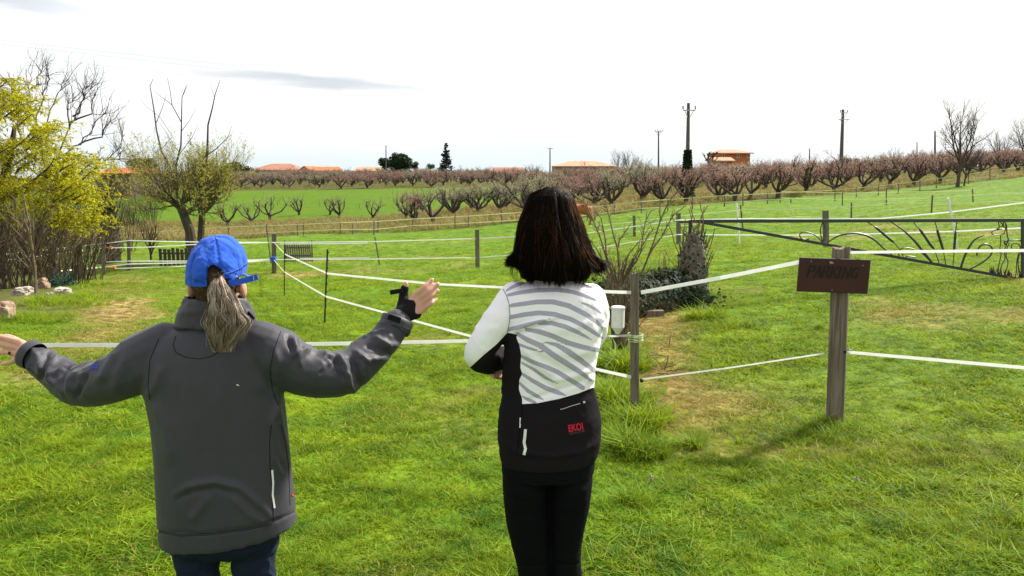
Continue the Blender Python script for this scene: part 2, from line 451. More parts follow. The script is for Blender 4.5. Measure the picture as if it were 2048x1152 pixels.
# ------------------------------------------------------------------ grass (nobody could count it)
def tuft_mesh(name, seed, nb, hgt, spread, wd, lean, mat, broad=False):
    r = np.random.RandomState(seed); V = []; Fc = []; A = []
    for b in range(nb):
        an = r.rand() * 6.283; rr = spread * math.sqrt(r.rand()); bx, by = rr * math.cos(an), rr * math.sin(an)
        h = hgt * (0.45 + 0.75 * r.rand()); la = r.rand() * 6.283; ln = lean * (0.3 + r.rand()) * h
        wx, wy = -math.sin(la) * wd, math.cos(la) * wd
        tw = r.rand() * 6.28; wx, wy = math.cos(tw) * wd, math.sin(tw) * wd
        k = len(V); a = r.rand()
        for (t, ww) in ((0, 0.8), (0.45, 1.0), (0.8, 0.65)):
            cx = bx + math.cos(la) * ln * t * t; cy = by + math.sin(la) * ln * t * t; cz = h * (t - 0.25 * t * t * lean) - 0.01
            V += [(cx - wx * ww, cy - wy * ww, cz), (cx + wx * ww, cy + wy * ww, cz)]; A += [a, a]
        V.append((bx + math.cos(la) * ln, by + math.sin(la) * ln, h * (1 - 0.25 * lean))); A.append(a)
        Fc += [(k, k + 1, k + 3, k + 2), (k + 2, k + 3, k + 5, k + 4), (k + 4, k + 5, k + 6)]
    me = bpy.data.meshes.new(name); me.from_pydata(V, [], Fc)
    at = me.attributes.new('va', 'FLOAT', 'POINT'); at.data.foreach_set('value', A)
    me.materials.append(mat)
    return me
def grass_mat(name, straw=False):
    m = NM(name); v = m.pos()
    n1 = m.noise(0.35, 6, 0.6, v); n2 = m.noise(2.2, 5, 0.65, v)
    rnd = m.attr('va')
    g = m.mix(m.ramp(n2, [(0.35, 0.0), (0.65, 1.0)]), (0.048, 0.135, 0.005), (0.27, 0.385, 0.009))
    g = m.mix(m.ramp(n1, [(0.4, 0.0), (0.65, 0.6)]), g, (0.080, 0.255, 0.007))
    g = m.mix(m.ramp(rnd, [(0.6, 0.0), (1.0, 0.9)]), m.mix(m.ramp(rnd, [(0.0, 0.95), (0.42, 0.0)]), g, (0.012, 0.038, 0.004)), (0.42, 0.42, 0.05))  # darkest blades hold the shadows between blades as colour
    st = m.mix(rnd, (0.17, 0.115, 0.032), (0.44, 0.32, 0.11))
    dr = m.attr('dryv', True)
    # some blades go dry first
    f = m.math('MULTIPLY', m.math('SUBTRACT', m.math('ADD', dr, m.math('MULTIPLY', rnd, 0.75)), 0.72), 5.0, True)
    c = m.mix(f, g, st) if not straw else m.mix(m.ramp(rnd, [(0.3, 0.0), (0.6, 1.0)]), (0.05, 0.068, 0.014), st)
    m.col(c); m.rough(0.6, 0.12)
    m.translucent(m.mix(0.35, c, (0.38, 0.44, 0.010) if not straw else (0.5, 0.42, 0.2)), 0.42)
    return m.m
MG = grass_mat('grass_blade'); MS = grass_mat('straw_blade', True)
def instancer(name, P3, scl, rot, dryv, meshes, pick, label):
    srcs = bpy.data.collections.new(name + '_tufts')
    for i, me in enumerate(meshes):
        o = bpy.data.objects.new('%s_tuft_%02d' % (name, i), me); srcs.objects.link(o)
    me = bpy.data.meshes.new(name); me.vertices.add(len(P3)); me.vertices.foreach_set('co', P3.astype(np.float32).ravel())
    for kx, ar in (('scl', scl), ('rotz', rot), ('dryv', dryv)):
        a = me.attributes.new(kx, 'FLOAT', 'POINT'); a.data.foreach_set('value', ar.astype(np.float32))
    a = me.attributes.new('pick', 'INT', 'POINT'); a.data.foreach_set('value', pick.astype(np.int32))
    o = bpy.data.objects.new(name, me); COL.objects.link(o); me.materials.append(MG)
    ng = bpy.data.node_groups.new(name + '_nodes', 'GeometryNodeTree')
    ng.interface.new_socket('Geometry', in_out='INPUT', socket_type='NodeSocketGeometry')
    ng.interface.new_socket('Geometry', in_out='OUTPUT', socket_type='NodeSocketGeometry')
    N = ng.nodes.new; L = ng.links.new
    gi = N('NodeGroupInput'); go = N('NodeGroupOutput'); ci = N('GeometryNodeCollectionInfo')
    ci.inputs['Collection'].default_value = srcs; ci.inputs['Separate Children'].default_value = True; ci.inputs['Reset Children'].default_value = True
    iop = N('GeometryNodeInstanceOnPoints'); iop.inputs['Pick Instance'].default_value = True
    def na(nm, ty='FLOAT'):
        x = N('GeometryNodeInputNamedAttribute'); x.data_type = ty; x.inputs['Name'].default_value = nm; return x.outputs['Attribute']
    cx = N('ShaderNodeCombineXYZ'); L(na('rotz'), cx.inputs['Z'])
    m2p = N('GeometryNodeMeshToPoints'); L(gi.outputs[0], m2p.inputs[0])
    L(m2p.outputs[0], iop.inputs['Points']); L(ci.outputs[0], iop.inputs['Instance']); L(na('pick', 'INT'), iop.inputs['Instance Index'])
    e2r = N('FunctionNodeEulerToRotation'); L(cx.outputs[0], e2r.inputs[0]); L(e2r.outputs[0], iop.inputs['Rotation'])
    L(na('scl'), iop.inputs['Scale']); L(iop.outputs[0], go.inputs[0])
    md = o.modifiers.new('scatter', 'NODES'); md.node_group = ng
    return tag(o, label, 'grass', kind='stuff')
rs = np.random.RandomState(11)
X_, Y_, S_, D_, K_ = [], [], [], [], []
def scatter(n, y0, y1, pw, s0, s1, margin=1.5):
    u = rs.rand(n * 2); a = 1 - pw
    y = (y0 ** a + u * (y1 ** a - y0 ** a)) ** (1 / a)
    x = (rs.rand(n * 2) * 2 - 1) * (0.72 * y + margin)
    return x[:n], y[:n], (s0 + (s1 - s0) * rs.rand(n))
tall = []
for (x, y, s) in (scatter(36000, 1.9, 7, 0.6, 0.65, 1.25), scatter(34000, 7, 16, 0.7, 0.8, 1.4), scatter(24000, 16, 48, 1.1, 1.1, 2.0)):
    d, ro, cr_, lf = regions(x, y)
    n = fbm(x, y, 0.8, 9)
    ok = (ro < 0.4) & (lf < 0.75)
    s = s * (0.45 + 1.1 * n) * (1 - 0.35 * d)
    k = rs.randint(0, 5, len(x)); k = np.where(rs.rand(len(x)) < 0.10, 5, k); pp_ = (rs.rand(len(x)) < 0.022) & (n > .5); k = np.where(pp_, 7, k); d = np.where(pp_, 1.0, d); s = np.where(pp_, s * .45, s)
    X_.append(x[ok]); Y_.append(y[ok]); S_.append(s[ok]); D_.append(d[ok]); K_.append(k[ok])
def clump(px, py, n, rad, smin, smax, dryv=0.0, kind=6):
    p = hit(px, py)
    an = rs.rand(n) * 6.283; rr = rad * np.sqrt(rs.rand(n))
    X_.append(p.x + rr * np.cos(an)); Y_.append(p.y + rr * np.sin(an) * 0.8); S_.append((smin + (smax - smin) * rs.rand(n)) * (1.15 - 0.6 * rr / rad))
    D_.append(np.full(n, dryv)); K_.append(np.full(n, kind))
for c_ in ((1272, 850, 60, 0.28, 0.7, 1.3), (1262, 905, 60, 0.24, 0.6, 1.2), (1235, 800, 70, 0.3, 0.8, 1.4), (1240, 745, 60, 0.3, 0.8, 1.4),
           (1655, 862, 26, 0.2, 0.5, 0.9), (1410, 640, 26, 0.28, 0.9, 1.5), (1455, 655, 22, 0.4, 0.6, 1.0), (1270, 1010, 20, 0.14, 0.4, 0.7),
           (1380, 895, 14, 0.1, 0.5, 0.8), (100, 610, 60, 0.9, 0.6, 1.2), (60, 640, 40, 0.6, 0.6, 1.1), (160, 600, 50, 0.8, 0.6, 1.1), (200, 570, 40, 1.0, 0.6, 1.2),
           (1310, 540, 25, 0.4, 0.6, 1.0), (1540, 985, 10, 0.1, 0.4, 0.7), (1750, 925, 18, 0.35, 0.4, 0.7), (1900, 915, 20, 0.4, 0.4, 0.7), (2010, 1060, 12, 0.2, 0.4, 0.7),
           (850, 590, 30, 0.8, 0.4, 0.6), (930, 620, 20, 0.3, 0.4, 0.6), (1560, 590, 30, 0.8, 0.35, 0.6), (1850, 560, 24, 0.6, 0.4, 0.6),
           (480, 1000, 0, 0.1, 0.4, 0.7), (640, 960, 14, 0.2, 0.35, 0.6), (80, 960, 20, 0.4, 0.35, 0.6), (180, 900, 16, 0.3, 0.35, 0.6), (1655, 880, 50, 0.3, 0.35, 0.7), (1560, 900, 26, 0.3, 0.3, 0.6), (1740, 905, 30, 0.3, 0.3, 0.6), (1850, 900, 30, 0.35, 0.3, 0.55), (1980, 915, 30, 0.35, 0.3, 0.55), (1205, 870, 40, .2, .5, .9)):
    if c_[2]: clump(*c_)
for q in range(420):      # denser darker tussocks here and there in the lawn
    px = rs.rand() * 2200 - 80; py = 500 + 650 * rs.rand() ** 0.8
    clump(px, py, rs.randint(4, 11), 0.08 + 0.16 * rs.rand(), 0.22, 0.5)
for q in range(260):      # rougher tussocks in the paddock beyond
    px = 200 + rs.rand() * 1950; py = 425 + 130 * rs.rand(); p_ = hit(px, py)
    if p_.y > float(fence_y(p_.x)) - 1 or (px < 330 and py < 540): continue
    clump(px, py, rs.randint(5, 16), 0.25 + 0.35 * rs.rand(), 0.35, 0.75)
clump(1335, 760, 130, 0.5, 0.3, 0.8, 1.0, 7); clump(1400, 870, 60, 0.5, 0.3, 0.7, 1.0, 7); clump(1320, 660, 60, 0.6, 0.5, 1.0, 1.0, 7); clump(1310, 830, 20, 0.3, 0.4, 0.8, 1.0, 7)
clump(1400, 600, 40, 0.7, 0.5, 0.9, 1.0, 7); clump(860, 684, 18, 0.35, 0.3, 0.6, 1.0, 7); clump(1380, 810, 30, 0.5, 0.4, 0.7, 1.0, 7)
X_, Y_, S_, D_, K_ = [np.concatenate(q) for q in (X_, Y_, S_, D_, K_)]
P3 = np.stack([X_, Y_, gzb(X_, Y_) - 0.004], -1)
tufts = [tuft_mesh('grass_tuft', 100 + i, 18, h_ * .95, 0.06, 0.0029, 1.6, MG) for i, h_ in enumerate((0.040, 0.05, 0.058, 0.045, 0.068))]
tufts.append(tuft_mesh('weed_tuft', 77, 9, 0.045, 0.025, 0.0075, 1.6, MG))
tufts.append(tuft_mesh('tall_tuft', 78, 26, 0.22, 0.07, 0.0032, 1.1, MG))
tufts.append(tuft_mesh('straw_tuft', 79, 22, 0.10, 0.09, 0.0022, 2.4, MG))
instancer('lawn_grass', P3, S_, rs.rand(len(X_)) * 6.28, D_, tufts, K_, 'short green meadow grass with tussocks and dry patches')
# rough dry grass beyond the paddock fence and under the orchard
x, y, s = scatter(30000, 42, 150, 1.3, 0.8, 1.7, 3)
d, ro, cr_, lf = regions(x, y)
nn = fbm(x, y, 5, 21)
ok = (ro > 0.5) & (cr_ < 0.3) & ((nn + rs.rand(len(x)) * 0.5) > 0.55)
x, y, s = x[ok], y[ok], s[ok] * np.where(y[ok] < 85, 1.0, 0.8)
sm = [tuft_mesh('rough_tuft', 200 + i, 22, (0.30, 0.42, 0.25)[i], 0.22, 0.008, 1.0, MS if i < 2 else MG) for i in range(3)]
instancer('rough_grass', np.stack([x, y, gz(x, y)], -1), s, rs.rand(len(x)) * 6.28, np.full(len(x), 0.35), sm, rs.randint(0, 3, len(x)), 'tall straw-coloured rough grass beyond the paddock fence and between orchard trees')
# ------------------------------------------------------------------ trees
def rv(r): 
    while True:
        v = Vector((r.uniform(-1, 1), r.uniform(-1, 1), r.uniform(-1, 1)))
        if 0.05 < v.length < 1: return v.normalized()
def limb(r, p, d, L, nseg, wob, up, grav=0.0):
    pts = [Vector(p)]; d = Vector(d).normalized()
    for i in range(nseg):
        d = (d + rv(r) * wob + Vector((0, 0, up)) - Vector((0, 0, grav * i / nseg))).normalized()
        pts.append(pts[-1] + d * (L / nseg))
    return pts
def along(pts, t):
    f = t * (len(pts) - 1); i = min(int(f), len(pts) - 2); k = f - i
    return pts[i].lerp(pts[i + 1], k), (pts[i + 1] - pts[i]).normalized()
def grow(r, mb, tips, p, d, L, rad, lvl, prm):
    """prm: list per level of dict(n, len, ang, wob, up, seg, t0, sides)"""
    q = prm[lvl]; last = lvl == len(prm) - 1
    pts = limb(r, p, d, L, q['seg'], q['wob'], q['up'], q.get('grav', 0))
    n = len(pts); taper = q.get('taper', 0.35)
    rr = [max(rad * (1 - (1 - taper) * i / (n - 1)), 0.0012) for i in range(n)]
    mb.tube(pts, rr, q.get('sides', 4), cap=False)
    if last or q.get('tips'): tips.append(pts)
    if last: return
    nx = prm[lvl + 1]; cnt = nx['n'] if isinstance(nx['n'], int) else r.randint(*nx['n'])
    for k in range(cnt):
        t = nx['t0'] + (1 - nx['t0']) * ((k + r.random() * 0.9) / cnt)
        bp, bd = along(pts, min(t, 0.999))
        a = rv(r); a = (a - bd * a.dot(bd)).normalized()
        ang = math.radians(r.uniform(*nx['ang']))
        nd = bd * math.cos(ang) + a * math.sin(ang)
        ln = L * r.uniform(*nx['len']) * (1 - 0.45 * t if nx.get('cone', True) else 1)
        grow(r, mb, tips, bp, nd, ln, rr[min(int(t * (n - 1)), n - 1)] * nx.get('rk', 0.6), lvl + 1, prm)
def leaves(mb, r, tips, per, size, spread, asp=0.45, droop=0.0, t0=0.2):
    for pts in tips:
        c = int(per) + (1 if r.random() < per - int(per) else 0)
        for _ in range(c):
            p, d = along(pts, t0 + (1 - t0) * r.random() * 0.999)
            p = p + rv(r) * spread * r.random()
            a = (rv(r) + d * 0.8 - Vector((0, 0, droop))).normalized(); b = a.cross(rv(r))
            if b.length < 0.1: continue
            b.normalize(); s = size * r.uniform(0.6, 1.3); w_ = s * asp * 0.5
            mb.add([p - a * s * .5, p + b * w_, p + a * s * .5, p - b * w_], [(0, 1, 2, 3)])

import bmesh
# --- peach trees of the orchard: short trunk, vase of gnarled limbs, budding twigs
def peach_source(seed, dense=1.0, bare=False, old=False):
    r = random.Random(seed); mb = MB(); tw = MB(); tips = []; lf = MB()
    h0 = r.uniform(0.35, 0.55)
    base = limb(r, (0, 0, -0.1), (r.uniform(-.15, .15), r.uniform(-.15, .15), 1), h0 + .1, 3, 0.12, 0.1)
    mb.tube(base, [0.15, 0.12, 0.115, 0.12], 7, cap=False)
    ns = r.randint(4, 6)
    prm2 = [dict(seg=5, wob=0.34, up=0.16, taper=0.3, sides=3), dict(n=(4, 6), len=(0.45, 0.8), ang=(25, 70), wob=0.25, up=0.22, seg=4, t0=0.15, taper=0.4, sides=3, rk=0.55, cone=True)]
    for k in range(ns):
        an = 6.283 * (k + r.uniform(-.25, .25)) / ns; el = math.radians(r.uniform(25, 58))
        d = Vector((math.cos(an) * math.cos(el), math.sin(an) * math.cos(el), math.sin(el)))
        pts = limb(r, base[-1] - Vector((0, 0, 0.06)), d, r.uniform(1.3, 2.0), 7, 0.26, 0.13)
        rr = [0.085 * (1 - 0.62 * i / 7) for i in range(8)]
        mb.tube(pts, rr, 5, cap=True)
        for j in range(3 if not old else 2):
            p, dd = along(pts, r.uniform(0.3, 0.95)); dd = (dd + rv(r) * 0.9 + Vector((0, 0, .3))).normalized()
            q = limb(r, p, dd, r.uniform(0.5, 0.95), 4, 0.35, 0.12)
            mb.tube(q, [0.04, 0.034, 0.028, 0.022, 0.015], 4, cap=False)
            for _ in range(int((3 if not old else 1) * dense)):
                p2, d2 = along(q, r.uniform(0.2, 1) * .999)
                grow(r, tw, tips, p2, (d2 + rv(r) * 0.7 + Vector((0, 0, 0.4))).normalized(), r.uniform(0.35, 0.75), 0.011, 0, prm2)
        for _ in range(int((5 if not old else 2) * dense)):
            p, dd = along(pts, r.uniform(0.35, 1) * .999)
            grow(r, tw, tips, p, (dd + rv(r) * 0.8 + Vector((0, 0, 0.5))).normalized(), r.uniform(0.35, 0.8), 0.012, 0, prm2)
    for _ in range(16):
        an = r.random() * 6.283; q = Vector((math.cos(an), math.sin(an), 0)) * r.uniform(.3, 1.25); q.z = r.uniform(1.1, 1.9)
        grow(r, tw, tips, q, (q * .35 + Vector((0, 0, 1)) + rv(r) * .3).normalized(), r.uniform(.5, 1.0), .011, 0, prm2[:1] + [dict(n=3, len=(.3, .5), ang=(20, 50), wob=.2, up=.2, seg=3, t0=.3, sides=3, taper=.4, rk=.6)])
    if not bare: leaves(lf, r, tips, 5.0, 0.05, 0.05, 0.7)
    elif old: leaves(lf, r, tips, 2.2, 0.07, 0.04, 0.6)
    return mb, tw, lf
PEACH = []
hid = bpy.data.collections.new('unused')    # holds nothing that is drawn
for i in range(9):
    kind = 'pink' if i < 5 else ('dry' if i < 7 else 'old')
    mb, tw, lf = peach_source(500 + i, 1.6 if kind != 'old' else 1.2, bare=kind == 'old', old=kind == 'old')
    def mesh_of(q, nm, mt):
        me = bpy.data.meshes.new(nm); me.from_pydata(q.v, [], q.f); me.materials.append(mt); return me
    PEACH.append((kind, mesh_of(mb, 'trunk', M['bark']), mesh_of(tw, 'twigs', M['twig']), mesh_of(lf, 'buds', M['blossom'] if kind == 'pink' else M['bud_pale']) if lf.v else None))
def put_peach(var, loc, rz, sc, label, group=None):
    t = thing('peach_tree', label, 'tree', loc, group); t.rotation_euler = (0, 0, rz); t.scale = sc
    for nm, me in (('trunk', PEACH[var][1]), ('twigs', PEACH[var][2]), ('buds', PEACH[var][3])):
        if me is None: continue
        o = bpy.data.objects.new(nm, me); COL.objects.link(o); o.parent = t
    return t
rt = random.Random(5)
ORD = ['first', 'second', 'third', 'fourth', 'fifth', 'sixth', 'seventh', 'eighth', 'ninth', 'tenth', 'eleventh', 'twelfth', 'thirteenth', 'fourteenth', 'fifteenth', 'sixteenth', 'seventeenth', 'eighteenth', 'nineteenth', 'twentieth',
       '21st', '22nd', '23rd', '24th', '25th', '26th', '27th', '28th']
# old, nearly bare trees standing in front of the bright field
singles = [(503, 448, 0.9), (540, 440, 1.15), (598, 431, 0.9), (660, 430, 0.85), (678, 436, 0.95), (745, 440, 0.9), (812, 438, 0.95), (868, 448, 1.25), (455, 452, 1.0)]
lab = ['second old peach tree counted from the willow, with pale new leaves, before the bright field', 'dense old peach tree with pale leaves at the left edge of the bright field', 'small dark vase-shaped peach tree alone before the bright green field',
       'thin leaning peach tree whose limbs cross a neighbour on its right', 'dark wide-armed peach tree crossing the thin one on its left', 'sparse one-sided peach tree with a brown bush at its foot', 'spreading dark peach tree at the left end of the front orchard thicket',
       'broad grey twiggy peach tree close behind the paddock fence', 'old peach tree half hidden by the right edge of the willow crown']
for i, ((px, py, s), lb) in enumerate(zip(singles, lab)):
    p = hit(px, py); put_peach(7 + i % 2, p, rt.uniform(0, 6.28), (s * 1.3, s * 1.3, s * 0.95), lb)
# front orchard row follows the fence
front = [(905, 432), (955, 428), (1003, 424), (1050, 428), (1222, 414), (1285, 405), (1325, 410), (1372, 408), (1437, 402), (1472, 404), (1500, 398), (1555, 396), (1612, 388), (1668, 384), (1726, 380), (1778, 374), (1828, 371), (1880, 366), (2000, 340), (2035, 345)]
for i, (px, py) in enumerate(front):
    p = hit(px, py); s = rt.uniform(1.05, 1.22)
    put_peach((5 + i % 2) if i < 6 else i % 5, p, rt.uniform(0, 6.28), (s * 1.3, s * 1.3, s * (1.0 if px > 1200 else .88)), '%s gnarled budding peach tree from the left in the front orchard row' % ORD[i])
taken = [hit(a, b) for a, b in front] + [hit(a, b) for a, b, _ in singles]
def far_label(px):
    return 'left of the round evergreens' if px < 750 else 'below the spire-shaped conifer' if px < 940 else 'in the middle of the slope' if px < 1350 else 'below the orange house' if px < 1560 else 'on the right of the slope'
cand = []
for row in range(1, 34):
    off = 5.6 * row
    for k in range(-46, 66):
        x = k * 4.6 + rt.uniform(-.9, .9) + row * 1.3
        y = float(fence_y(x)) + 4.5 + off + rt.uniform(-.8, .8)
        if y < 45 or y > 215: continue
        z = g1(x, y); px, py = PXA(np.array([x]), np.array([y]), np.array([z])); px = float(px[0]); py = float(py[0])
        if px < 225 or px > 2130: continue
        if y < 124 and px < 1085 - (100 - y) * 4 - 20 and not (y < 80 and px > 800): continue
        if px < 320 and y < 130: continue
        if 1080 < px < 1250 and y > 158 or 1425 < px < 1515 and y > 126: continue
        if rt.random() < .07 or any((Vector((x, y, z)) - t).length < 3.0 for t in taken): continue
        cand.append((y, x, z, px))
cand.sort(); print('orchard', len(cand)); FX = []
for i, (y, x, z, px) in enumerate(cand):
    s = rt.uniform(0.88, 1.12); var = (rt.randint(0, 4)) if rt.random() < 0.72 else rt.randint(5, 6); hs = rt.uniform(.85, 1.15) * (.86 if y > 124 else 1.0)
    if i < 268:
        put_peach(var, (x, y, z), rt.uniform(0, 6.28), (s * 1.45, s * 1.45, s * hs),
                  'pinkish budding peach tree in the back orchard rows, ' + far_label(px), 'peach trees in the back orchard rows ' + far_label(px))
    else: FX.append((x, y, z, s * 1.12 * hs, var))
if FX:
    FX = np.array(FX); meshes = []
    for kind, a, b, c in PEACH[:7]:
        bm = bmesh.new()
        mi = 0; me = bpy.data.meshes.new('far_peach')
        for q, sc_ in ((a, 0), (b, 1), (c, 2)):
            if q is None: continue
            n0 = len(bm.faces); bm.from_mesh(q); bm.faces.ensure_lookup_table()
            for f in bm.faces[n0:]: f.material_index = mi
            me.materials.append(q.materials[0]); mi += 1
        for v_ in bm.verts: v_.co.x *= 1.3; v_.co.y *= 1.3
        bm.to_mesh(me); bm.free(); meshes.append(me)
    o = instancer('far_orchard', FX[:, :3], FX[:, 3], np.random.RandomState(9).rand(len(FX)) * 6.28, np.zeros(len(FX)), meshes, FX[:, 4].astype(int), 'far rows of pinkish peach trees that merge into one band below the skyline')
    o['category'] = 'trees'


# --- big bare tree on the right and its dark ivy-grown neighbour
def bare_tree(nm, px, py_base, top_py, label, seed, wfac=0.45, mat='twig_dark', leaf=None, lm=None, spread=(25, 48), Y=None, dens=1.0, upt=0.12, trunkf=0.02):
    p = hit(px, py_base) if Y is None else G(px, Y); Hh = P(px, top_py, p.y).z - p.z
    t = thing(nm, label, 'tree', p); r = random.Random(seed); mb = MB(); cr = MB(); tips = []
    tr = limb(r, p - Vector((0, 0, .15)), (0.02, 0, 1), Hh * 0.28, 3, 0.06, 0.1)
    mb.tube(tr, [Hh * trunkf * 1.35, Hh * trunkf, Hh * trunkf * .9, Hh * trunkf * .85], 7, cap=False)
    prm = [dict(seg=7, wob=0.13, up=upt, taper=0.2, sides=5), dict(n=int(9 * dens), len=(0.4, 0.62), ang=spread, wob=0.15, up=upt, seg=5, t0=0.12, taper=0.25, sides=4, rk=0.6),
           dict(n=int(6 * dens), len=(0.4, 0.7), ang=spread, wob=0.18, up=upt * .8, seg=4, t0=0.15, taper=0.3, sides=3, rk=0.6),
           dict(n=int(4 * dens), len=(0.4, 0.8), ang=(20, 50), wob=0.2, up=upt * .6, seg=3, t0=0.2, taper=0.4, sides=3, rk=0.7)]
    for k in range(5):
        an = 6.283 * (k + r.random() * .4) / 5; sp = wfac * r.uniform(0.6, 1.1)
        d = Vector((math.cos(an) * sp, math.sin(an) * sp, 1)).normalized()
        grow(r, cr, tips, tr[-1 if k else -2], d, Hh * 0.72, Hh * trunkf * 0.62, 0, prm)
    mb.build('trunk', M['bark'], t); cr.build('crown', M[mat], t)
    if leaf:
        lf = MB(); leaves(lf, r, tips, leaf[0], leaf[1], leaf[2]); lf.build('foliage', M[lm], t)
    return t
bare_tree('bare_tree', 1915, 374, 208, 'tall bare tree with fan of fine twigs on the right by the fence', 31, 0.5, 'twig', upt=0.10)
bare_tree('bare_tree', 1928, 372, 285, 'lower dark bushy bare tree close beside the tallest bare tree', 32, 0.9, 'twig_dark', spread=(35, 70), upt=0.05)
bare_tree('bare_tree', 1998, 350, 262, 'pale bare tree on the slope between the tallest bare tree and the frame edge', 33, 0.6, 'twig', Y=100)
bare_tree('bare_tree', 2050, 330, 238, 'dense brown bare tree cut by the right edge of the photo', 34, 0.7, 'twig_dark', Y=95, dens=1.2)
bare_tree('bare_tree', 1785, 350, 296, 'small pale bare tree on the skyline left of the tallest bare tree', 35, 0.8, 'twig_pale', Y=125)
bare_tree('bare_tree', 1236, 350, 303, 'bare round tree on the skyline beside the long low roof', 36, 0.7, 'twig', Y=175)
bare_tree('bare_tree', 1258, 350, 304, 'second bare tree on the skyline right of the long low roof', 37, 0.7, 'twig', Y=176)
bare_tree('bare_tree', 1285, 350, 316, 'smallest of the bare skyline trees near the thin utility pole', 38, 0.8, 'twig', Y=177)
bare_tree('bare_tree', 1068, 360, 328, 'tiny bare tree poking above the orchard left of the short T-shaped pole', 39, 0.8, 'twig', Y=178)
bare_tree('bare_tree', 1850, 350, 300, 'thin bare tree on the slope left of the tallest bare tree', 40, 0.6, 'twig', Y=110)

# --- evergreens on the skyline
def blob_tree(nm, px, cy, rx, rz_, Y, label, seed, mat='dark_leaf', n=2600, trunk=True, lobes=9, lsz=0.045):
    base = G(px, Y); c = P(px, cy, Y); R = rx / F * Y; RZ = rz_ / F * Y
    t = thing(nm, label, 'tree', base); r = random.Random(seed); lf = MB(); mb = MB()
    if trunk:
        tp = limb(r, base - Vector((0, 0, .2)), (0, 0, 1), c.z - base.z, 4, 0.05, 0.1); mb.tube(tp, [R * .10, R * .08, R * .07, R * .06, R * .05], 6, cap=False)
    L = []
    for k in range(lobes):
        d = rv(r); L.append((c + Vector((d.x * R * .55, d.y * R * .55, d.z * RZ * .45 + (.1 * RZ))), r.uniform(.45, .62)))
        if trunk and k < 7: mb.tube([c + Vector((0, 0, -RZ * .6)), L[-1][0]], [R * .045, R * .015], 4, cap=False)
    for k in range(n):
        lc, q = L[r.randrange(lobes)]; d = rv(r); f = r.random() ** 0.4
        p = lc + Vector((d.x * R, d.y * R, d.z * RZ)) * q * f
        a = (d * .6 + rv(r)).normalized(); b = a.cross(rv(r)).normalized() if a.cross(rv(r)).length > .05 else Vector((1, 0, 0)); s = (R + RZ) * lsz * r.uniform(.6, 1.5)
        lf.add([p - a * s, p + b * s * .6, p + a * s, p - b * s * .6], [(0, 1, 2, 3)])
    if trunk: mb.build('trunk', M['bark'], t)
    lf.build('crown', M[mat], t); return t
blob_tree('evergreen_tree', 795, 330, 29, 23, 175, 'big round dark evergreen dome, larger one of the pair by the long grey pole', 51, n=3600, lobes=14)
blob_tree('evergreen_tree', 769, 330, 15, 15, 172, 'small round dark evergreen at the left side of the big dome', 52)
blob_tree('evergreen_tree', 833, 333, 11, 10, 180, 'small dark evergreen bush between the big dome and the conifer', 53, n=1400)
blob_tree('evergreen_tree', 861, 334, 9, 8, 182, 'smallest dark evergreen bush, left of the spire-shaped conifer', 54, n=1200)
blob_tree('evergreen_tree', 478, 337, 30, 13, 190, 'flat-topped dark umbrella pine beside the leftmost brown roof', 55, n=2600)
blob_tree('evergreen_tree', 288, 328, 34, 13, 120, 'round dull green evergreen seen through the willow twigs', 56, n=2600)
blob_tree('evergreen_tree', 1697, 321, 8, 7, 150, 'small dark shrubby tree at the foot of the tall double-crossarm pole', 57, n=900)
blob_tree('evergreen_tree', 1712, 322, 7, 6, 152, 'little dark round bush just right of the tall double-crossarm pole', 58, n=900)
def conifer(px, top, bot, Y, label):
    base = G(px, Y); ht = P(px, top, Y).z - base.z; t = thing('conifer', label, 'tree', base); r = random.Random(61); mb = MB(); lf = MB()
    mb.tube([base - Vector((0, 0, .2)), base + Vector((0, 0, ht))], [ht * .022, ht * .003], 6)
    Rm = 18.5 / F * Y; z0 = P(px, 342, Y).z - base.z
    nl = 17
    for k in range(nl):
        f = k / (nl - 1); z = max(z0 * 0.55, 0.6) + (ht * 0.97 - max(z0 * .55, .6)) * f; R = Rm * (1 - f) ** 0.85 * r.uniform(.75, 1.15) + .1
        for j in range(13 if f < .8 else 6):
            an = r.random() * 6.283; d = Vector((math.cos(an), math.sin(an), 0)); L = R * r.uniform(.65, 1.1)
            z_ = z; z = z + r.uniform(-.5, .5) * ht / 17; pts = [base + Vector((0, 0, z)), base + Vector((0, 0, z - L * .10)) + d * L * .6, base + Vector((0, 0, z + L * .02)) + d * L]
            z = z_; mb.tube(pts, [.05, .03, .01], 3, cap=False)
            for q in range(40):
                p, dd = along(pts, r.uniform(.1, .999)); s = r.uniform(.16, .34)
                a = (dd + rv(r) * .7 - Vector((0, 0, .35))).normalized(); b = a.cross(rv(r)).normalized()
                lf.add([p, p + a * s * .5 + b * s * .22, p + a * s, p + a * s * .5 - b * s * .22], [(0, 1, 2, 3)])
    mb.build('trunk', M['bark'], t); lf.build('crown', M['needle'], t)
conifer(893, 286, 342, 160, 'spire-shaped dark conifer with tiered branches standing alone on the skyline')

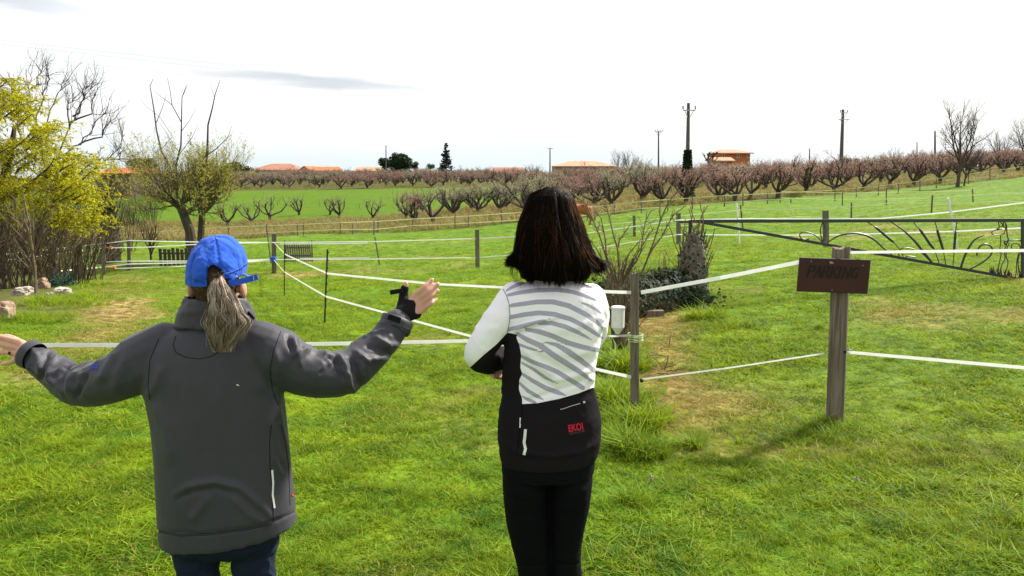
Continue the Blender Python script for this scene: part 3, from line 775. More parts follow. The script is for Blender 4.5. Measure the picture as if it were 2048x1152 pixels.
# --- knobbly ivy-grown tree beside the orange house
p = G(1418, 116); t = thing('pollard_tree', 'stubby ivy-clad pollard tree in front of the orange house', 'tree', p); r = random.Random(66); mb = MB(); lf = MB(); tips = []
mb.tube(limb(r, p, (0, 0, 1), 3.0, 4, .05, .1), [.3, .25, .25, .22, .2], 6)
for k in range(7):
    d = Vector((math.cos(k * .9) * .9, math.sin(k * .9) * .9, .7)); grow(r, mb, tips, p + Vector((0, 0, 2.9)), d, 1.7, .1, 0, [dict(seg=4, wob=.3, up=.1, sides=4, tips=True), dict(n=4, len=(.3, .6), ang=(20, 60), wob=.3, up=.1, seg=3, t0=.3, sides=3)])
leaves(lf, r, tips, 9, .16, .18, .8)
for k in range(500):
    d = rv(r); q = p + Vector((d.x * .5, d.y * .5, 1.9 + d.z * 1.1)); a = rv(r); b = a.cross(d); lf.add([q - a * .1, q + b * .08, q + a * .1, q - b * .08], [(0, 1, 2, 3)])
mb.build('trunk', M['bark'], t); lf.build('foliage', M['dark_leaf'], t)

# --- willow with a fine greenish crown and two dead leaders
WB = G(383, 29)
t = thing('willow_tree', 'round-crowned willow with yellow-green twigs and dead leaders above', 'tree', WB)
r = random.Random(71); mb = MB(); tw = MB(); lf = MB(); tips = []; dd_ = MB()
def wp(px, py, dy=0.0): return P(px, py, 29 + dy)
trunk = [WB - Vector((0, 0, .2)), wp(384, 500), wp(380, 462), wp(368, 430), wp(360, 410)]
mb.tube(trunk, [.27, .21, .18, .16, .16], 9)
tr2 = [G(402, 30.2) - Vector((0, 0, .2)), wp(402, 470, 1.2), wp(404, 430, 1.0), wp(398, 395, .7)]
mb.tube(tr2, [.15, .13, .12, .1], 7)
prm = [dict(seg=6, wob=0.16, up=0.05, taper=0.3, sides=5), dict(n=9, len=(0.4, 0.75), ang=(20, 55), wob=0.14, up=0.16, seg=5, t0=0.1, taper=0.3, sides=3, rk=.42),
       dict(n=8, len=(0.4, 0.8), ang=(15, 45), wob=0.14, up=0.10, seg=4, t0=0.1, taper=0.4, sides=3, rk=.45), dict(n=3, len=(.4, .8), ang=(15, 40), wob=.15, up=.1, seg=3, t0=.2, taper=.5, sides=3, rk=.7)]
for k in range(19):
    an = 6.283 * (k * 7 % 19 + r.random() * .6) / 19; el = math.radians(r.uniform(-4, 72))
    d = Vector((math.cos(an) * math.cos(el), math.sin(an) * math.cos(el), math.sin(el)))
    grow(r, tw if el > .3 else mb, tips, trunk[-1 - (k % 2)] + Vector((0, 0, .05)), d, r.uniform(2.0, 2.8) * (1.1 if el < .7 else .9), .042, 0, prm)
for k in range(34):
    an = r.random() * 6.283; q = trunk[-1] + Vector((math.cos(an) * r.uniform(.3, 1.9), math.sin(an) * r.uniform(.3, 1.4), r.uniform(-.1, .7)))
    grow(r, tw, tips, q, (rv(r) * .35 + Vector((math.cos(an) * .3, 0, 1))).normalized(), r.uniform(.9, 1.7), .012, 1, prm)
for k in range(9):
    an = r.uniform(-1.2, 1.2); el = math.radians(r.uniform(5, 60)); d = Vector((math.cos(an) * math.cos(el), math.sin(an) * math.cos(el), math.sin(el)))
    grow(r, tw, tips, tr2[-1] if k % 2 else tr2[-2], d, r.uniform(1.2, 1.9), .06, 0, prm)
leaves(lf, r, tips, 3.4, .06, .05, .42)
def lead(pts, r0, r1):
    n = len(pts); dd_.tube([wp(*q) for q in pts], [(r0 + (r1 - r0) * i / (n - 1)) * .62 for i in range(n)], 5)
lead([(352, 380), (338, 330), (322, 300), (313, 260), (308, 220), (303, 190), (300, 172), (306, 158)], .07, .012)
lead([(313, 245), (325, 215), (333, 188)], .025, .008); lead([(322, 300), (345, 272), (320, 235), (290, 210), (282, 200)], .02, .006)
lead([(355, 380), (352, 330), (362, 290), (363, 245), (364, 195), (373, 170)], .07, .012); lead([(363, 245), (344, 210), (340, 180), (335, 156)], .03, .01)
lead([(344, 210), (325, 195), (308, 182)], .02, .006); lead([(364, 195), (372, 178), (375, 170)], .015, .006); lead([(363, 262), (380, 240), (392, 215)], .02, .006)
lead([(358, 310), (384, 275), (396, 250)], .025, .006); lead([(345, 330), (360, 308), (330, 262), (318, 245)], .022, .006); lead([(380, 400), (395, 370), (388, 330)], .03, .01)
lead([(402, 400), (412, 345), (415, 290), (416, 250), (425, 215), (430, 190), (440, 160)], .085, .012); lead([(430, 198), (424, 180), (421, 170)], .015, .006)
lead([(412, 312), (432, 298), (455, 276), (464, 252)], .04, .008); lead([(455, 276), (462, 270), (468, 262)], .01, .005)
mb.build('trunk', M['bark'], t); tw.build('crown', M['twig_pale'], t); dd_.build('dead_leaders', M['twig_dark'], t); lf.build('foliage', M['willow_leaf'], t)

# small bare shrub behind the left fence
bare_tree('bare_shrub', 303, 530, 432, 'small grey bare shrub between the fence posts and picket gate', 73, .5, 'twig', Y=31, dens=.8, trunkf=.03)

# --- ivy-grown pollard stump with upright shoots by the left fence corner
p = G(217, 30); t = thing('pollard_tree', 'thick ivy-grown stump with upright shoots at the fence corner', 'tree', p); r = random.Random(75); mb = MB(); lf = MB(); tw = MB(); tips = []
def sp(px, py, dy=0): return P(px, py, 30 + dy)
st = [p - Vector((0, 0, .2)), sp(222, 500), sp(220, 455), sp(212, 420), sp(204, 395)]
mb.tube(st, [.46, .36, .28, .16, .1], 9)
for i in range(900):
    q, d = along(st, r.random() * .85); a = rv(r); a = (a - d * a.dot(d)).normalized(); q = q + a * r.uniform(.2, .42) * (1 - .2 * r.random()); b = rv(r); c2 = b.cross(a)
    lf.add([q - b * .07, q + c2 * .06, q + b * .07, q - c2 * .06], [(0, 1, 2, 3)])
for i in range(26):
    q, d = along(st, r.uniform(.1, .95)); s = Vector((r.uniform(-.5, .5), r.uniform(-.3, .3), 1))
    grow(r, tw, tips, q, s, r.uniform(1.0, 2.4), .03, 0, [dict(seg=6, wob=.12, up=.12, sides=4, taper=.2), dict(n=4, len=(.25, .5), ang=(20, 40), wob=.15, up=.1, seg=3, t0=.3, sides=3)])
mb.build('trunk', M['bark'], t); lf.build('ivy', M['dark_leaf'], t); tw.build('shoots', M['twig'], t)

# --- feathery yellow-green tree on the left
p = G(-60, 17); t = thing('yellow_tree', 'large feathery tree with bright yellow-green foliage at the left edge', 'tree', p); r = random.Random(81); mb = MB(); tw = MB(); lf = MB(); tips = []
def yp(px, py, dy=0): return P(px, py, 17 + dy)
mb.tube([p - Vector((0, 0, .2)), yp(-55, 470), yp(-40, 400), yp(-20, 350)], [.2, .17, .15, .13], 8)
mb.tube([yp(-40, 400), yp(10, 350, -.2), yp(22, 300, -.2), yp(30, 250, -.1)], [.12, .09, .07, .04], 6)
mb.tube([yp(-40, 400), yp(40, 385, .3), yp(90, 350, .4), yp(130, 320, .3)], [.11, .09, .07, .04], 6)
starts = []
for k in range(150):
    # fill the crown outline: right edge slopes from the top left to the lower right
    u = r.random(); cy = 150 + 290 * u; xr = np.interp(cy, [120, 170, 230, 290, 330, 380, 450], [25, 50, 95, 145, 200, 205, 195])
    px = -170 + (xr + 170) * r.random() ** .75; starts.append((px, cy, r.uniform(-1.6, 1.2)))
for (px, cy, dy) in starts:
    q = yp(px - 30, cy + 22, dy * .8); e = yp(px, cy, dy)
    base = limb(r, q, (e - q).normalized(), (e - q).length, 3, .1, 0); tw.tube(base, [.022, .016, .012, .008], 4, cap=False)
    for j in range(7):
        d = Vector((r.uniform(-.2, 1.0), r.uniform(-.8, .8), r.uniform(-.25, .45)))
        pts = limb(r, along(base, r.random() * .99)[0], d, r.uniform(.35, .85), 6, .12, 0, .35)
        tw.tube(pts, [.008, .007, .006, .005, .004, .003, .002], 3, cap=False); tips.append(pts)
leaves(lf, r, tips, 30, .11, .08, .2, .1, 0.0)
mb.build('trunk', M['bark'], t); tw.build('branches', M['twig'], t); lf.build('foliage', M['yellow_leaf'], t)

# --- bare crooked tree whose branch ends stand above the yellow one
p = G(105, 21); t = thing('bare_tree', 'bare crooked tree whose dark branch ends rise above the yellow foliage', 'tree', p); r = random.Random(83); mb = MB(); tw = MB(); tips = []
def limb_s(pp):
    o = []
    for a, b in zip(pp, pp[1:]): o += [a, a.lerp(b, .33), a.lerp(b, .67)]
    return o + [pp[-1]]
def bp_(px, py, dy=0): return P(px, py, 21 + dy)
mb.tube([p - Vector((0, 0, .2)), bp_(108, 500), bp_(100, 440), bp_(108, 390)], [.12, .09, .08, .06], 7)
prm = [dict(seg=5, wob=.32, up=.14, sides=4, taper=.3), dict(n=3, len=(.4, .75), ang=(20, 60), wob=.3, up=.16, seg=4, t0=.25, sides=3, taper=.4, rk=.7)]
for pts in ([(108, 390), (90, 320), (70, 260), (60, 200), (57, 170), (62, 125)], [(57, 182), (76, 168), (82, 130)], [(70, 250), (84, 200), (100, 165), (94, 150)], [(100, 400), (78, 300), (95, 220), (120, 175), (133, 162)],
            [(108, 390), (120, 300), (142, 245), (160, 215), (178, 185), (186, 165)], [(142, 245), (180, 225), (190, 200), (190, 190)], [(120, 310), (160, 290), (190, 250), (215, 225)], [(160, 290), (200, 275), (212, 250), (221, 245)],
            [(110, 380), (160, 350), (205, 325), (235, 300), (248, 272)], [(205, 325), (236, 318), (248, 296)], [(108, 400), (60, 330), (40, 260), (28, 210), (30, 150)], [(140, 260), (136, 210), (150, 180)], [(150, 235), (170, 195), (170, 165)]):
    pp = [bp_(a, b, r.uniform(-.4, .4)) for a, b in pts]; n = len(pp)
    pp = [q_ + rv(r) * .06 for q_ in limb_s(pp)]; n = len(pp); mb.tube(pp, [.026 - .021 * i / (n - 1) for i in range(n)], 5, cap=False)
    for k in range(11):
        q, d = along(pp, r.uniform(.3, .99)); grow(r, tw, tips, q, (d + rv(r) * .7 + Vector((0, 0, .2))).normalized(), r.uniform(.35, .9), .0085, 0, prm)
mb.build('trunk', M['bark'], t); tw.build('crown', M['twig_dark'], t)

# --- thicket of bare bushes below them
def bush(px, Y, ht, n, label, seed, mat='twig', lean=.35, rad=.5):
    p = G(px, Y); t = thing('bare_bush', label, 'bush', p); r = random.Random(seed); mb = MB(); tw = MB(); tips = []
    prm = [dict(seg=7, wob=.13, up=.05, sides=4, taper=.25), dict(n=(6, 10), len=(.25, .55), ang=(20, 60), wob=.16, up=.1, seg=4, t0=.2, sides=3, taper=.4, rk=.55), dict(n=3, len=(.3, .6), ang=(20, 50), wob=.2, up=.08, seg=3, t0=.2, sides=3, taper=.5, rk=.7)]
    for k in range(n):
        an = r.random() * 6.283; q = Vector((math.cos(an), math.sin(an), 0)) * rad * math.sqrt(r.random())
        b = Vector((p.x + q.x, p.y + q.y, g1(p.x + q.x, p.y + q.y) - .05))
        grow(r, mb, tips, b, (q / rad * lean + rv(r) * .15 + Vector((0, 0, 1))).normalized(), ht * r.uniform(.6, 1.1), .016, 0, prm)
    mb.build('stems', M[mat], t); return t
for i, (px, Y, ht, n, lb, mt) in enumerate([(-60, 14, 2.0, 22, 'bare brown bush cut by the left frame edge above the big rock', 'twig'), (20, 16, 2.2, 24, 'dense brown bare bush behind the pale flat rock', 'twig'), (80, 17.5, 2.2, 22, 'tangled bare bush directly behind the green netting', 'twig_pale'),
        (130, 19, 2.4, 20, 'bare bush with thin upright stems right of the green netting', 'twig'), (170, 22, 2.6, 20, 'tall bare bush between the thicket and the ivy-grown stump', 'twig_pale'), (-20, 22, 3.0, 24, 'background bare bush at the far left under yellow foliage', 'twig'),
        (60, 26, 3.0, 24, 'background bare bush seen between the front thicket stems', 'twig_pale'), (120, 27, 3.0, 20, 'background bare bush in front of the left fence tapes', 'twig'), (250, 36, 2.2, 12, 'low bare bush behind the left fence posts', 'twig'), (-120, 18, 2.4, 18, 'bare bush just outside the left frame edge', 'twig'),
        (205, 70, 3.6, 26, 'brown bush mass under the left end of the orange tiled roof', 'twig'), (232, 72, 3.4, 26, 'brown bush mass under the middle of the orange tiled roof', 'twig_pale'), (262, 74, 3.6, 26, 'brown bush mass under the right end of the orange tiled roof', 'twig'), (300, 80, 3.6, 26, 'distant bush mass seen through the left of the willow', 'twig')]):
    bush(px, Y, ht, int(n * 1.5), lb, 90 + i, mt)
# the young tree with pale straight stems in front of the rocks
p = hit(72, 592); t = thing('young_tree', 'slender young bare tree growing right beside the pale rocks', 'tree', p); r = random.Random(120); mb = MB(); tips = []
mb.tube([p - Vector((0, 0, .1)), P(70, 540, p.y), P(62, 480, p.y), P(58, 440, p.y)], [.035, .028, .022, .015], 6)
for k in range(16):
    grow(r, mb, tips, P(70 - k * .6, 560 - k * 7, p.y), Vector((r.uniform(-.9, .9), r.uniform(-.5, .5), 1)), r.uniform(.5, 1.1), .012, 0, [dict(seg=5, wob=.1, up=.05, sides=4, taper=.3), dict(n=4, len=(.3, .5), ang=(20, 50), wob=.15, up=.1, seg=3, t0=.2, sides=3, taper=.4)])
mb.build('stems', M['twig_pale'], t)
p = hit(158, 560); t = thing('young_tree', 'small crooked dark tree with a mossy foot right of the netting', 'tree', p); r = random.Random(121); mb = MB(); tips = []
q_ = lambda a, b: P(a, b, p.y)
mb.tube([p - Vector((0, 0, .1)), q_(158, 548), q_(145, 525), q_(135, 500), q_(132, 440), q_(128, 405)], [.10, .09, .05, .035, .028, .018], 6)
mb.tube([q_(158, 548), q_(162, 510), q_(160, 450), q_(168, 400)], [.06, .035, .03, .02], 6)
for k in range(14): grow(r, mb, tips, q_(133 if k % 2 else 162, 540 - k * 9), Vector((r.uniform(-.9, .9), r.uniform(-.5, .5), 1)), r.uniform(.5, 1.1), .014, 0, [dict(seg=5, wob=.16, up=.05, sides=4, taper=.3), dict(n=4, len=(.3, .5), ang=(20, 50), wob=.15, up=.1, seg=3, t0=.2, sides=3, taper=.4)])
mb.build('trunk', M['twig_dark'], t)
# ------------------------------------------------------------------ houses on the skyline
def tile_mat(name, a, b):
    m = NM(name); v = m.pos(obj=True); n = m.noise(0.8, 5, .6, v); n2 = m.noise(9, 3, .6, v)
    wv = m.n('ShaderNodeTexWave'); wv.inputs['Scale'].default_value = 1.6; wv.bands_direction = 'X'; m.l(v, wv.inputs[0])
    c = m.mix(m.ramp(m.math('ADD', m.math('MULTIPLY', n, .5), m.math('MULTIPLY', n2, .5)), [(.35, 0.), (.65, 1.)]), a, b)
    m.col(c); m.rough(.9, .1); m.bump(wv.outputs[0], .6, .08); return m.m
M['tile_brown'] = tile_mat('tile_brown', (0.25, 0.12, 0.08), (0.40, 0.21, 0.14))
M['tile_orange'] = tile_mat('tile_orange', (0.38, 0.11, 0.045), (0.52, 0.19, 0.08))
M['tile_pale'] = tile_mat('tile_pale', (0.34, 0.19, 0.12), (0.52, 0.34, 0.23))
M['wall_cream'] = mat_simple('render_cream', (0.36, 0.27, 0.19), (0.45, 0.35, 0.25), 1.5, .9, .1)
M['wall_orange'] = mat_simple('render_orange', (0.40, 0.14, 0.05), (0.48, 0.19, 0.075), 1.5, .9, .1)
M['wall_brown'] = mat_simple('render_brown', (0.10, 0.08, 0.05), (0.15, 0.12, 0.08), 1.5, .9, .1)
M['glass'] = mat_simple('window_glass', (0.03, 0.035, 0.04), (0.05, 0.06, 0.065), 2, .1, 0, spec=.6)
M['frame_pale'] = mat_simple('window_frame', (0.5, 0.42, 0.3), (0.6, 0.5, 0.38), 4, .6, 0)
def house(px0, px1, eave, ridge, Y, label, wall, tile, depth=9, hip=True, wins=(), name='house', gable_front=False, chim=None, base=None):
    pc = G((px0 + px1) / 2, Y); x0 = P(px0, eave, Y).x; x1 = P(px1, eave, Y).x; ze = P(px0, eave, Y).z; zr = P(px0, ridge, Y).z
    zb = pc.z - .6; t = thing(name, label, 'house', (pc.x, Y, pc.z)); mb = MB(); ov = .45
    mb.box(((x0 + x1) / 2, Y + depth / 2, (zb + ze) / 2), (x1 - x0 - 2 * ov, depth - .6, ze - zb)); 
    rf = MB(); a = x0; b = x1; y0 = Y - .3; y1 = Y + depth + .3; ym = Y + depth / 2; th = .16
    ins = min((b - a) * .3, depth * .5) if hip else 0
    if gable_front:
        xm = (a + b) / 2
        vs = [(a, y0, ze), (b, y0, ze), (b, y1, ze), (a, y1, ze), (xm, y0, zr), (xm, y1, zr)]
        fs = [(0, 4, 5, 3), (1, 2, 5, 4), (0, 3, 2, 1)]
        mb.add([(a + ov, Y, ze - .01), (b - ov, Y, ze - .01), (xm, Y, zr - .25), (a + ov, Y + depth - .3, ze - .01), (b - ov, Y + depth - .3, ze - .01), (xm, Y + depth - .3, zr - .25)], [(0, 1, 2), (5, 4, 3), (0, 2, 5, 3), (1, 4, 5, 2), (0, 3, 4, 1)])
        rf.add(vs, fs)
        vs2 = [(v_[0], v_[1], v_[2] - th) for v_ in vs]
    else:
        vs = [(a, y0, ze), (b, y0, ze), (b, y1, ze), (a, y1, ze), (a + ins, ym, zr), (b - ins, ym, zr)]
        fs = [(0, 1, 5, 4), (2, 3, 4, 5), (1, 2, 5), (3, 0, 4), (0, 3, 2, 1)]
        rf.add(vs, fs)
    rf.box(((a + b) / 2, y0 - .03, ze - .09), (b - a, .05, .16))
    mb.build('wall', M[wall], t); ro = rf.build('roof', M[tile], t)
    if chim:
        cb = MB(); cx = P(chim, ridge, Y).x; cb.box((cx, ym - 1, zr + .1), (.6, .6, 1.4)); cb.build('chimney', M[wall], ro)
    for (wx, wt, wb, ww) in wins:
        c0 = P(wx, (wt + wb) / 2, Y); hgt = abs(P(wx, wt, Y).z - P(wx, wb, Y).z); wd = ww / F * Y
        fb = MB()
        for dx in (-1, 1): fb.box((c0.x + dx * wd / 2, Y + .27, c0.z), (.10, .14, hgt + .1))
        for dz in (-1, 1): fb.box((c0.x, Y + .27, c0.z + dz * hgt / 2), (wd - .1, .14, .1))
        gb = MB(); gb.box((c0.x, Y + .28, c0.z), (wd - .1, .06, hgt - .1))
        wo = fb.build('window', M['frame_pale'], t); gb.build('pane', M['glass'], wo)
    return t
house(500, 600, 340, 327, 215, 'low house with broad brown hipped roof beside the umbrella pine', 'wall_cream', 'tile_brown', 12, wins=((560, 343, 348, 4),))
house(562, 606, 341, 334, 225, 'small gabled house behind the right end of the broad brown roof', 'wall_cream', 'tile_brown', 10, hip=False, gable_front=True)
house(598, 668, 341, 333, 212, 'low house with a warm orange-brown roof and cream gable end', 'wall_cream', 'tile_orange', 12, hip=False, wins=((650, 343, 348, 4),))
house(596, 622, 341, 331.5, 210.5, 'cream gable wing at the left end of the orange-brown roof', 'wall_cream', 'tile_orange', 10, hip=False, gable_front=True)
house(706, 760, 342, 333.5, 200, 'low house with pale tiled roof left of the dark evergreens', 'wall_cream', 'tile_pale', 12, hip=False)
house(984, 1048, 345, 334.5, 190, 'long low brown roof half hidden behind the orchard in the middle', 'wall_cream', 'tile_brown', 12, hip=False)
house(1106, 1236, 332, 321, 165, 'wide house with long pale hipped roof above the orchard', 'wall_cream', 'tile_pale', 14, wins=((1150, 334, 342, 9), (1190, 334, 342, 9)))
house(190, 262, 346, 335, 110, 'bright orange tiled roof seen between the yellow tree and willow', 'wall_brown', 'tile_orange', 10, hip=False)
house(1436, 1507, 305.5, 297.5, 135, 'two-storey orange house with pale hipped roof on the skyline', 'wall_orange', 'tile_pale', 9, wins=((1448, 308, 315, 4.5), (1477, 308, 315, 4.5), (1497, 308, 315, 4)))
house(1424, 1470, 321, 314, 131, 'single-storey orange annex with tiled roof before the orange house', 'wall_orange', 'tile_pale', 5, hip=False)

# ------------------------------------------------------------------ utility poles
def pole(px, ytop, Y, label, arms=(), r0=.16, lean=0, ivy=False, mat='pole', double=False):
    b = G(px - lean, Y); tp = P(px, ytop, Y); t = thing('utility_pole', label, 'utility pole', b); mb = MB()
    mb.tube([b - Vector((0, 0, .3)), b.lerp(tp, .5), tp], [r0, r0 * .8, r0 * .6], 8); mb.build('shaft', M[mat], t)
    for (ay, hw, ins) in arms:
        c = P(px, ay, Y); hw_ = hw / F * Y; ab = MB(); ab.box((c.x, Y - r0 - .03, c.z), (2 * hw_, .07, .09))
        if hw > 6:
            for s in (-1, 1): ab.bar((c.x + s * hw_ * .7, Y - r0 - .03, c.z - .05), (c.x + s * .1, Y - r0 - .03, c.z - .55), .05, .04)
        ao = ab.build('crossarm', M['steel'], t)
        for q in ins:
            ib = MB(); x = c.x + q * hw_; ib.tube([(x, Y - r0 - .03, c.z + .05), (x, Y - r0 - .03, c.z + .16), (x, Y - r0 - .03, c.z + .22), (x, Y - r0 - .03, c.z + .36)], [.02, .08, .05, .07], 7)
            ib.build('insulator', M['ceramic'], ao)
    if ivy:
        r = random.Random(4); lf = MB()
        for k in range(2600):
            u = r.random(); z = b.z + (P(px, 300, Y).z - b.z) * u; rad = .18 + .42 * (1 - u) * r.random() + .14 * r.random(); an = r.random() * 6.283
            c = b.lerp(tp, (z - b.z) / (tp.z - b.z)); q = Vector((c.x + rad * math.cos(an), c.y + rad * math.sin(an), z)); a = rv(r); bb = a.cross(rv(r)) * .09
            lf.add([q - a * .1, q + bb, q + a * .1, q - bb], [(0, 1, 2, 3)])
        lf.build('ivy', M['ivy_leaf'], t)
    return t, tp
pole(1377, 206, 66, 'tallest utility pole with T crossarm and ivy climbing its foot', ((221, 12, (-1, 1)),), .21, 3, ivy=True)
pole(1686, 219, 98, 'leaning utility pole with two short crossarms on the right', ((226, 7, (-1, 1)), (239, 11, ())), .28, 5)
pole(1317, 262, 125, 'thin pole with small wide crossarm left of the ivy-footed pole', ((264, 7, (-1, -.4, .4, 1)),), .16)
pole(1100, 296, 150, 'short T-shaped pole left of the long pale roof', ((297, 6, ()),), .16)
pole(772, 291, 168, 'bare grey pole in front of the round evergreens', ((293, 1.5, ()),), .15)
pole(1619, 297, 120, 'short bare pole on the skyline between house and leaning pole', (), .13)
pole(1870, 262, 108, 'brown pole with a transformer box behind the tallest bare tree', ((272, 4, ()),), .17)
pole(1834, 284, 130, 'thin distant pole left of the transformer pole', (), .12)
pole(433, 303, 160, 'thin distant pole seen through the willow crown', (), .16)
for i, (y0, ym_, sag, lb) in enumerate(((84, 215, .2, 'upper of the thin overhead wires crossing the sky'), (91, 218, .35, 'middle thin overhead wire crossing the sky'), (110, 222, .6, 'lowest thin overhead wire crossing the sky'))):
    a = P(-160, y0 - 22, 34); b = P(1372 + i * 5, ym_, 66); mb = MB()
    mb.tube([a.lerp(b, k / 30) - Vector((0, 0, 4 * sag * (k / 30) * (1 - k / 30))) for k in range(31)], .0045, 3)
    tag(mb.build('overhead_wire', M['ceramic']), lb, 'cable')

# ------------------------------------------------------------------ fences: posts and white tapes
def post_box(px, top, bot, w_, mat, parent, name='post', leanpx=0, Y=None, rnd=False, d=None):
    b = hit(px + leanpx, bot) if Y is None else G(px + leanpx, Y); tp = P(px, top, b.y)
    mb = MB()
    if rnd: mb.tube([b - Vector((0, 0, .2)), tp], [w_ / 2, w_ / 2 * .92], 7)
    else:
        ez = (tp - b).normalized(); ex = Vector((1, 0, 0)); ex = (ex - ez * ex.dot(ez)).normalized(); ey = ez.cross(ex)
        c, s = math.cos(.35), math.sin(.35); e1 = ex * c + ey * s; e2 = -ex * s + ey * c
        mb.box((b + tp) / 2 - ez * .1, (w_, w_, (tp - b).length + .2), ax=(e1, e2, ez))
    return mb.build(name, M[mat], parent), b
def sagpts(pts, n=8, sag=0.01):
    o = []
    for i in range(len(pts) - 1):
        L = (pts[i + 1] - pts[i]).length
        for k in range(n): f = k / n; o.append(pts[i].lerp(pts[i + 1], f) - Vector((0, 0, 4 * sag * L * f * (1 - f) * .5)))
    return o + [pts[-1]]
def tape(pl, wd, parent, mat='tape', name='tape', twist=0.0, th=.0015, sag=.01, twn=0):
    pts = sagpts([P(a, b, Y) for a, b, Y in pl], 10, sag); mb = MB()
    ups = [Vector((0, math.sin(twist + (math.pi * twn * i / len(pts))), math.cos(twist + (math.pi * twn * i / len(pts))))) for i in range(len(pts))]
    mb.strip(pts, ups, wd, th); return mb.build(name, M[mat], parent)

# far paddock fence along the rough strip
t = thing('paddock_fence', 'long far fence of thin posts and two tapes along the orchard edge', 'fence', hit(607, 471))
fp = [(457, 478, 452), (534, 474, 448), (595, 472, 447), (607, 471, 445), (681, 468, 443), (705, 468, 448), (748, 470, 441), (756, 466, 438), (825, 460, 436), (910, 458, 430), (937, 456, 430), (1003, 450, 420), (1175, 441, 413), (1229, 430, 407), (1283, 426, 401), (1320, 425, 400), (1336, 424, 397), (1385, 419, 394),
      (1449, 414, 389), (1486, 412, 387), (1535, 408, 385), (1670, 402, 378), (1582, 406, 386), (1713, 394, 374), (1757, 391, 370), (1797, 387, 368), (1840, 382, 360), (1873, 377, 356), (1937, 368, 346), (1980, 360, 337), (2040, 346, 332)]
far_pts = []
for (px, bot, top) in fp:
    post_box(px, top, bot, .09, 'wood', t, rnd=True); far_pts.append((px, top, bot, hit(px, bot).y))
far_pts.sort()
for f in (0.0, .55):
    pl = [(px, top + (bot - top) * f + 2, Y - .06) for (px, top, bot, Y) in far_pts]
    pl = [(-200, 497 + 16 * f, 44), (250, 467 + 14 * f, 47)] + pl[::2] + [(2150, 326 + 14 * f, 78)]
    tape(pl, .045, t, 'tape_far', sag=.002)

# the mid fence across the paddock
t = thing('paddock_fence', 'middle fence of wooden posts and two white tapes across the paddock', 'fence', hit(954, 537))
for (px, top, bot, w_, ln) in ((207, 484, 548, .11, 0), (258, 478, 541, .11, 0), (548, 467, 548, .12, 0), (954, 459, 536, .10, 1), (1268, 431, 473, .10, 1), (1357, 426, 490, .11, 0), (1651, 421, 497, .11, 1)):
    post_box(px, top, bot, w_, 'wood', t, leanpx=ln)
post_box(533, 450, 527, .05, 'wood', t, leanpx=10, rnd=True)
mb = MB(); q = P(547, 518, 21.9); mb.box(q, (.14, .14, .12)); mb.build('insulator', M['blue_plastic'], t)
for (px, py) in ((217, 495), (224, 535)):
    mb = MB(); a = P(px - 9, py, 25.8); b = P(px + 4, py + .5, 25.8); mb.tube([a, b], [.025, .025], 6); mb.tube([b, b + Vector((.05, 0, 0))], [.055, .055], 6); mb.build('gate_handle', M['orange'], t)
YL, YM, YR = 26, 22, 22.9
tape([(-700, 545, 14), (-120, 521, 19), (0, 509, 21), (207, 487, YL - .1), (258, 481, YL), (400, 484, 24), (548, 485, YM - .1), (750, 483, 22.5), (954, 477, YR - .1), (1175, 466, 25), (1357, 440, 25.9), (1500, 437, 24), (1651, 438, 22.9), (1760, 437, 20), (1900, 424, 18), (2120, 396, 15), (2700, 350, 12)], .030, t, sag=.001)
tape([(-700, 562, 14), (-120, 538, 19), (0, 522, 21), (207, 496, YL - .1), (300, 494, 25), (420, 487, 23.5), (548, 485, YM - .12)], .028, t, sag=.001)
tape([(207, 524, YL - .1), (258, 522, YL), (400, 522, 24), (548, 519, YM - .1), (750, 518, 22.5), (954, 515, YR - .1), (1175, 499, 25), (1357, 469, 25.9), (1500, 470, 24), (1651, 470, 22.9), (1760, 467, 20), (1900, 463, 18), (2120, 452, 15), (2700, 440, 12)], .030, t, sag=.001)
tape([(232, 537, YL - .2), (400, 531, 24), (548, 520, YM - .14)], .028, t, sag=.001)
tape([(120, 542, 23), (207, 534, YL - .05), (258, 528, YL), (540, 521, 22.2)], .035, t, sag=.001)
tape([(600, 517, 22), (740, 515, 23.4)], .035, t, sag=.004); tape([(560, 488, 22.2), (735, 486, 23)], .03, t, sag=.004)
for (px, top, bot, ln, lb) in ((750, 474, 530, 11, 'short pale leaning stake between two mid fence posts'),):
    o, b = post_box(px, top, bot, .05, 'wood', None, 'fence_stake', ln, rnd=True); tag(o, lb, 'stake')

# white plastic step-in posts and small wooden stakes of the strip grazing on the right
t = thing('grazing_fence', 'inner strip fence of stakes and thin tapes in the right paddock', 'fence', hit(1703, 438))
for (px, top, bot, ln) in ((1562, 380, 406, -2), (1685, 385, 411, 0), (1703, 405, 440, 0), (1773, 376, 411, 0), (1865, 390, 427, -2), (1945, 378, 405, 2), (1481, 410, 457, 6)):
    post_box(px, top, bot, .08, 'wood', t, leanpx=ln, rnd=True)
A_ = lambda px, py, yy: (px, py, yy)
tape([(1175, 452, 42), (1268, 444, 40), (1357, 432, 34), (1480, 420, 30), (1703, 414, 37), (1840, 400, 44), (1945, 381, 47.5)], .035, t, 'tape_far', sag=.001)
tape([(1562, 383, 59), (1700, 386, 52), (1945, 381, 48)], .035, t, 'tape_far', sag=.001)
tape([(1562, 396, 59), (1685, 399, 55), (1773, 398, 48.5), (1865, 396, 47), (2000, 386, 40), (2120, 386, 36), (2600, 384, 30)], .035, t, 'tape_far', sag=.001)
tape([(1703, 434, 37), (1780, 420, 40), (1865, 411, 46), (1945, 394, 47.5)], .035, t, 'tape_far', sag=.001)
tape([(1865, 410, 46), (1995, 402, 40), (2120, 404, 36), (2600, 406, 30)], .03, t, 'tape_far', sag=.001)
tape([(1500, 443, 30), (1590, 433, 30), (1700, 435, 37)], .03, t, 'tape_far', sag=.001)
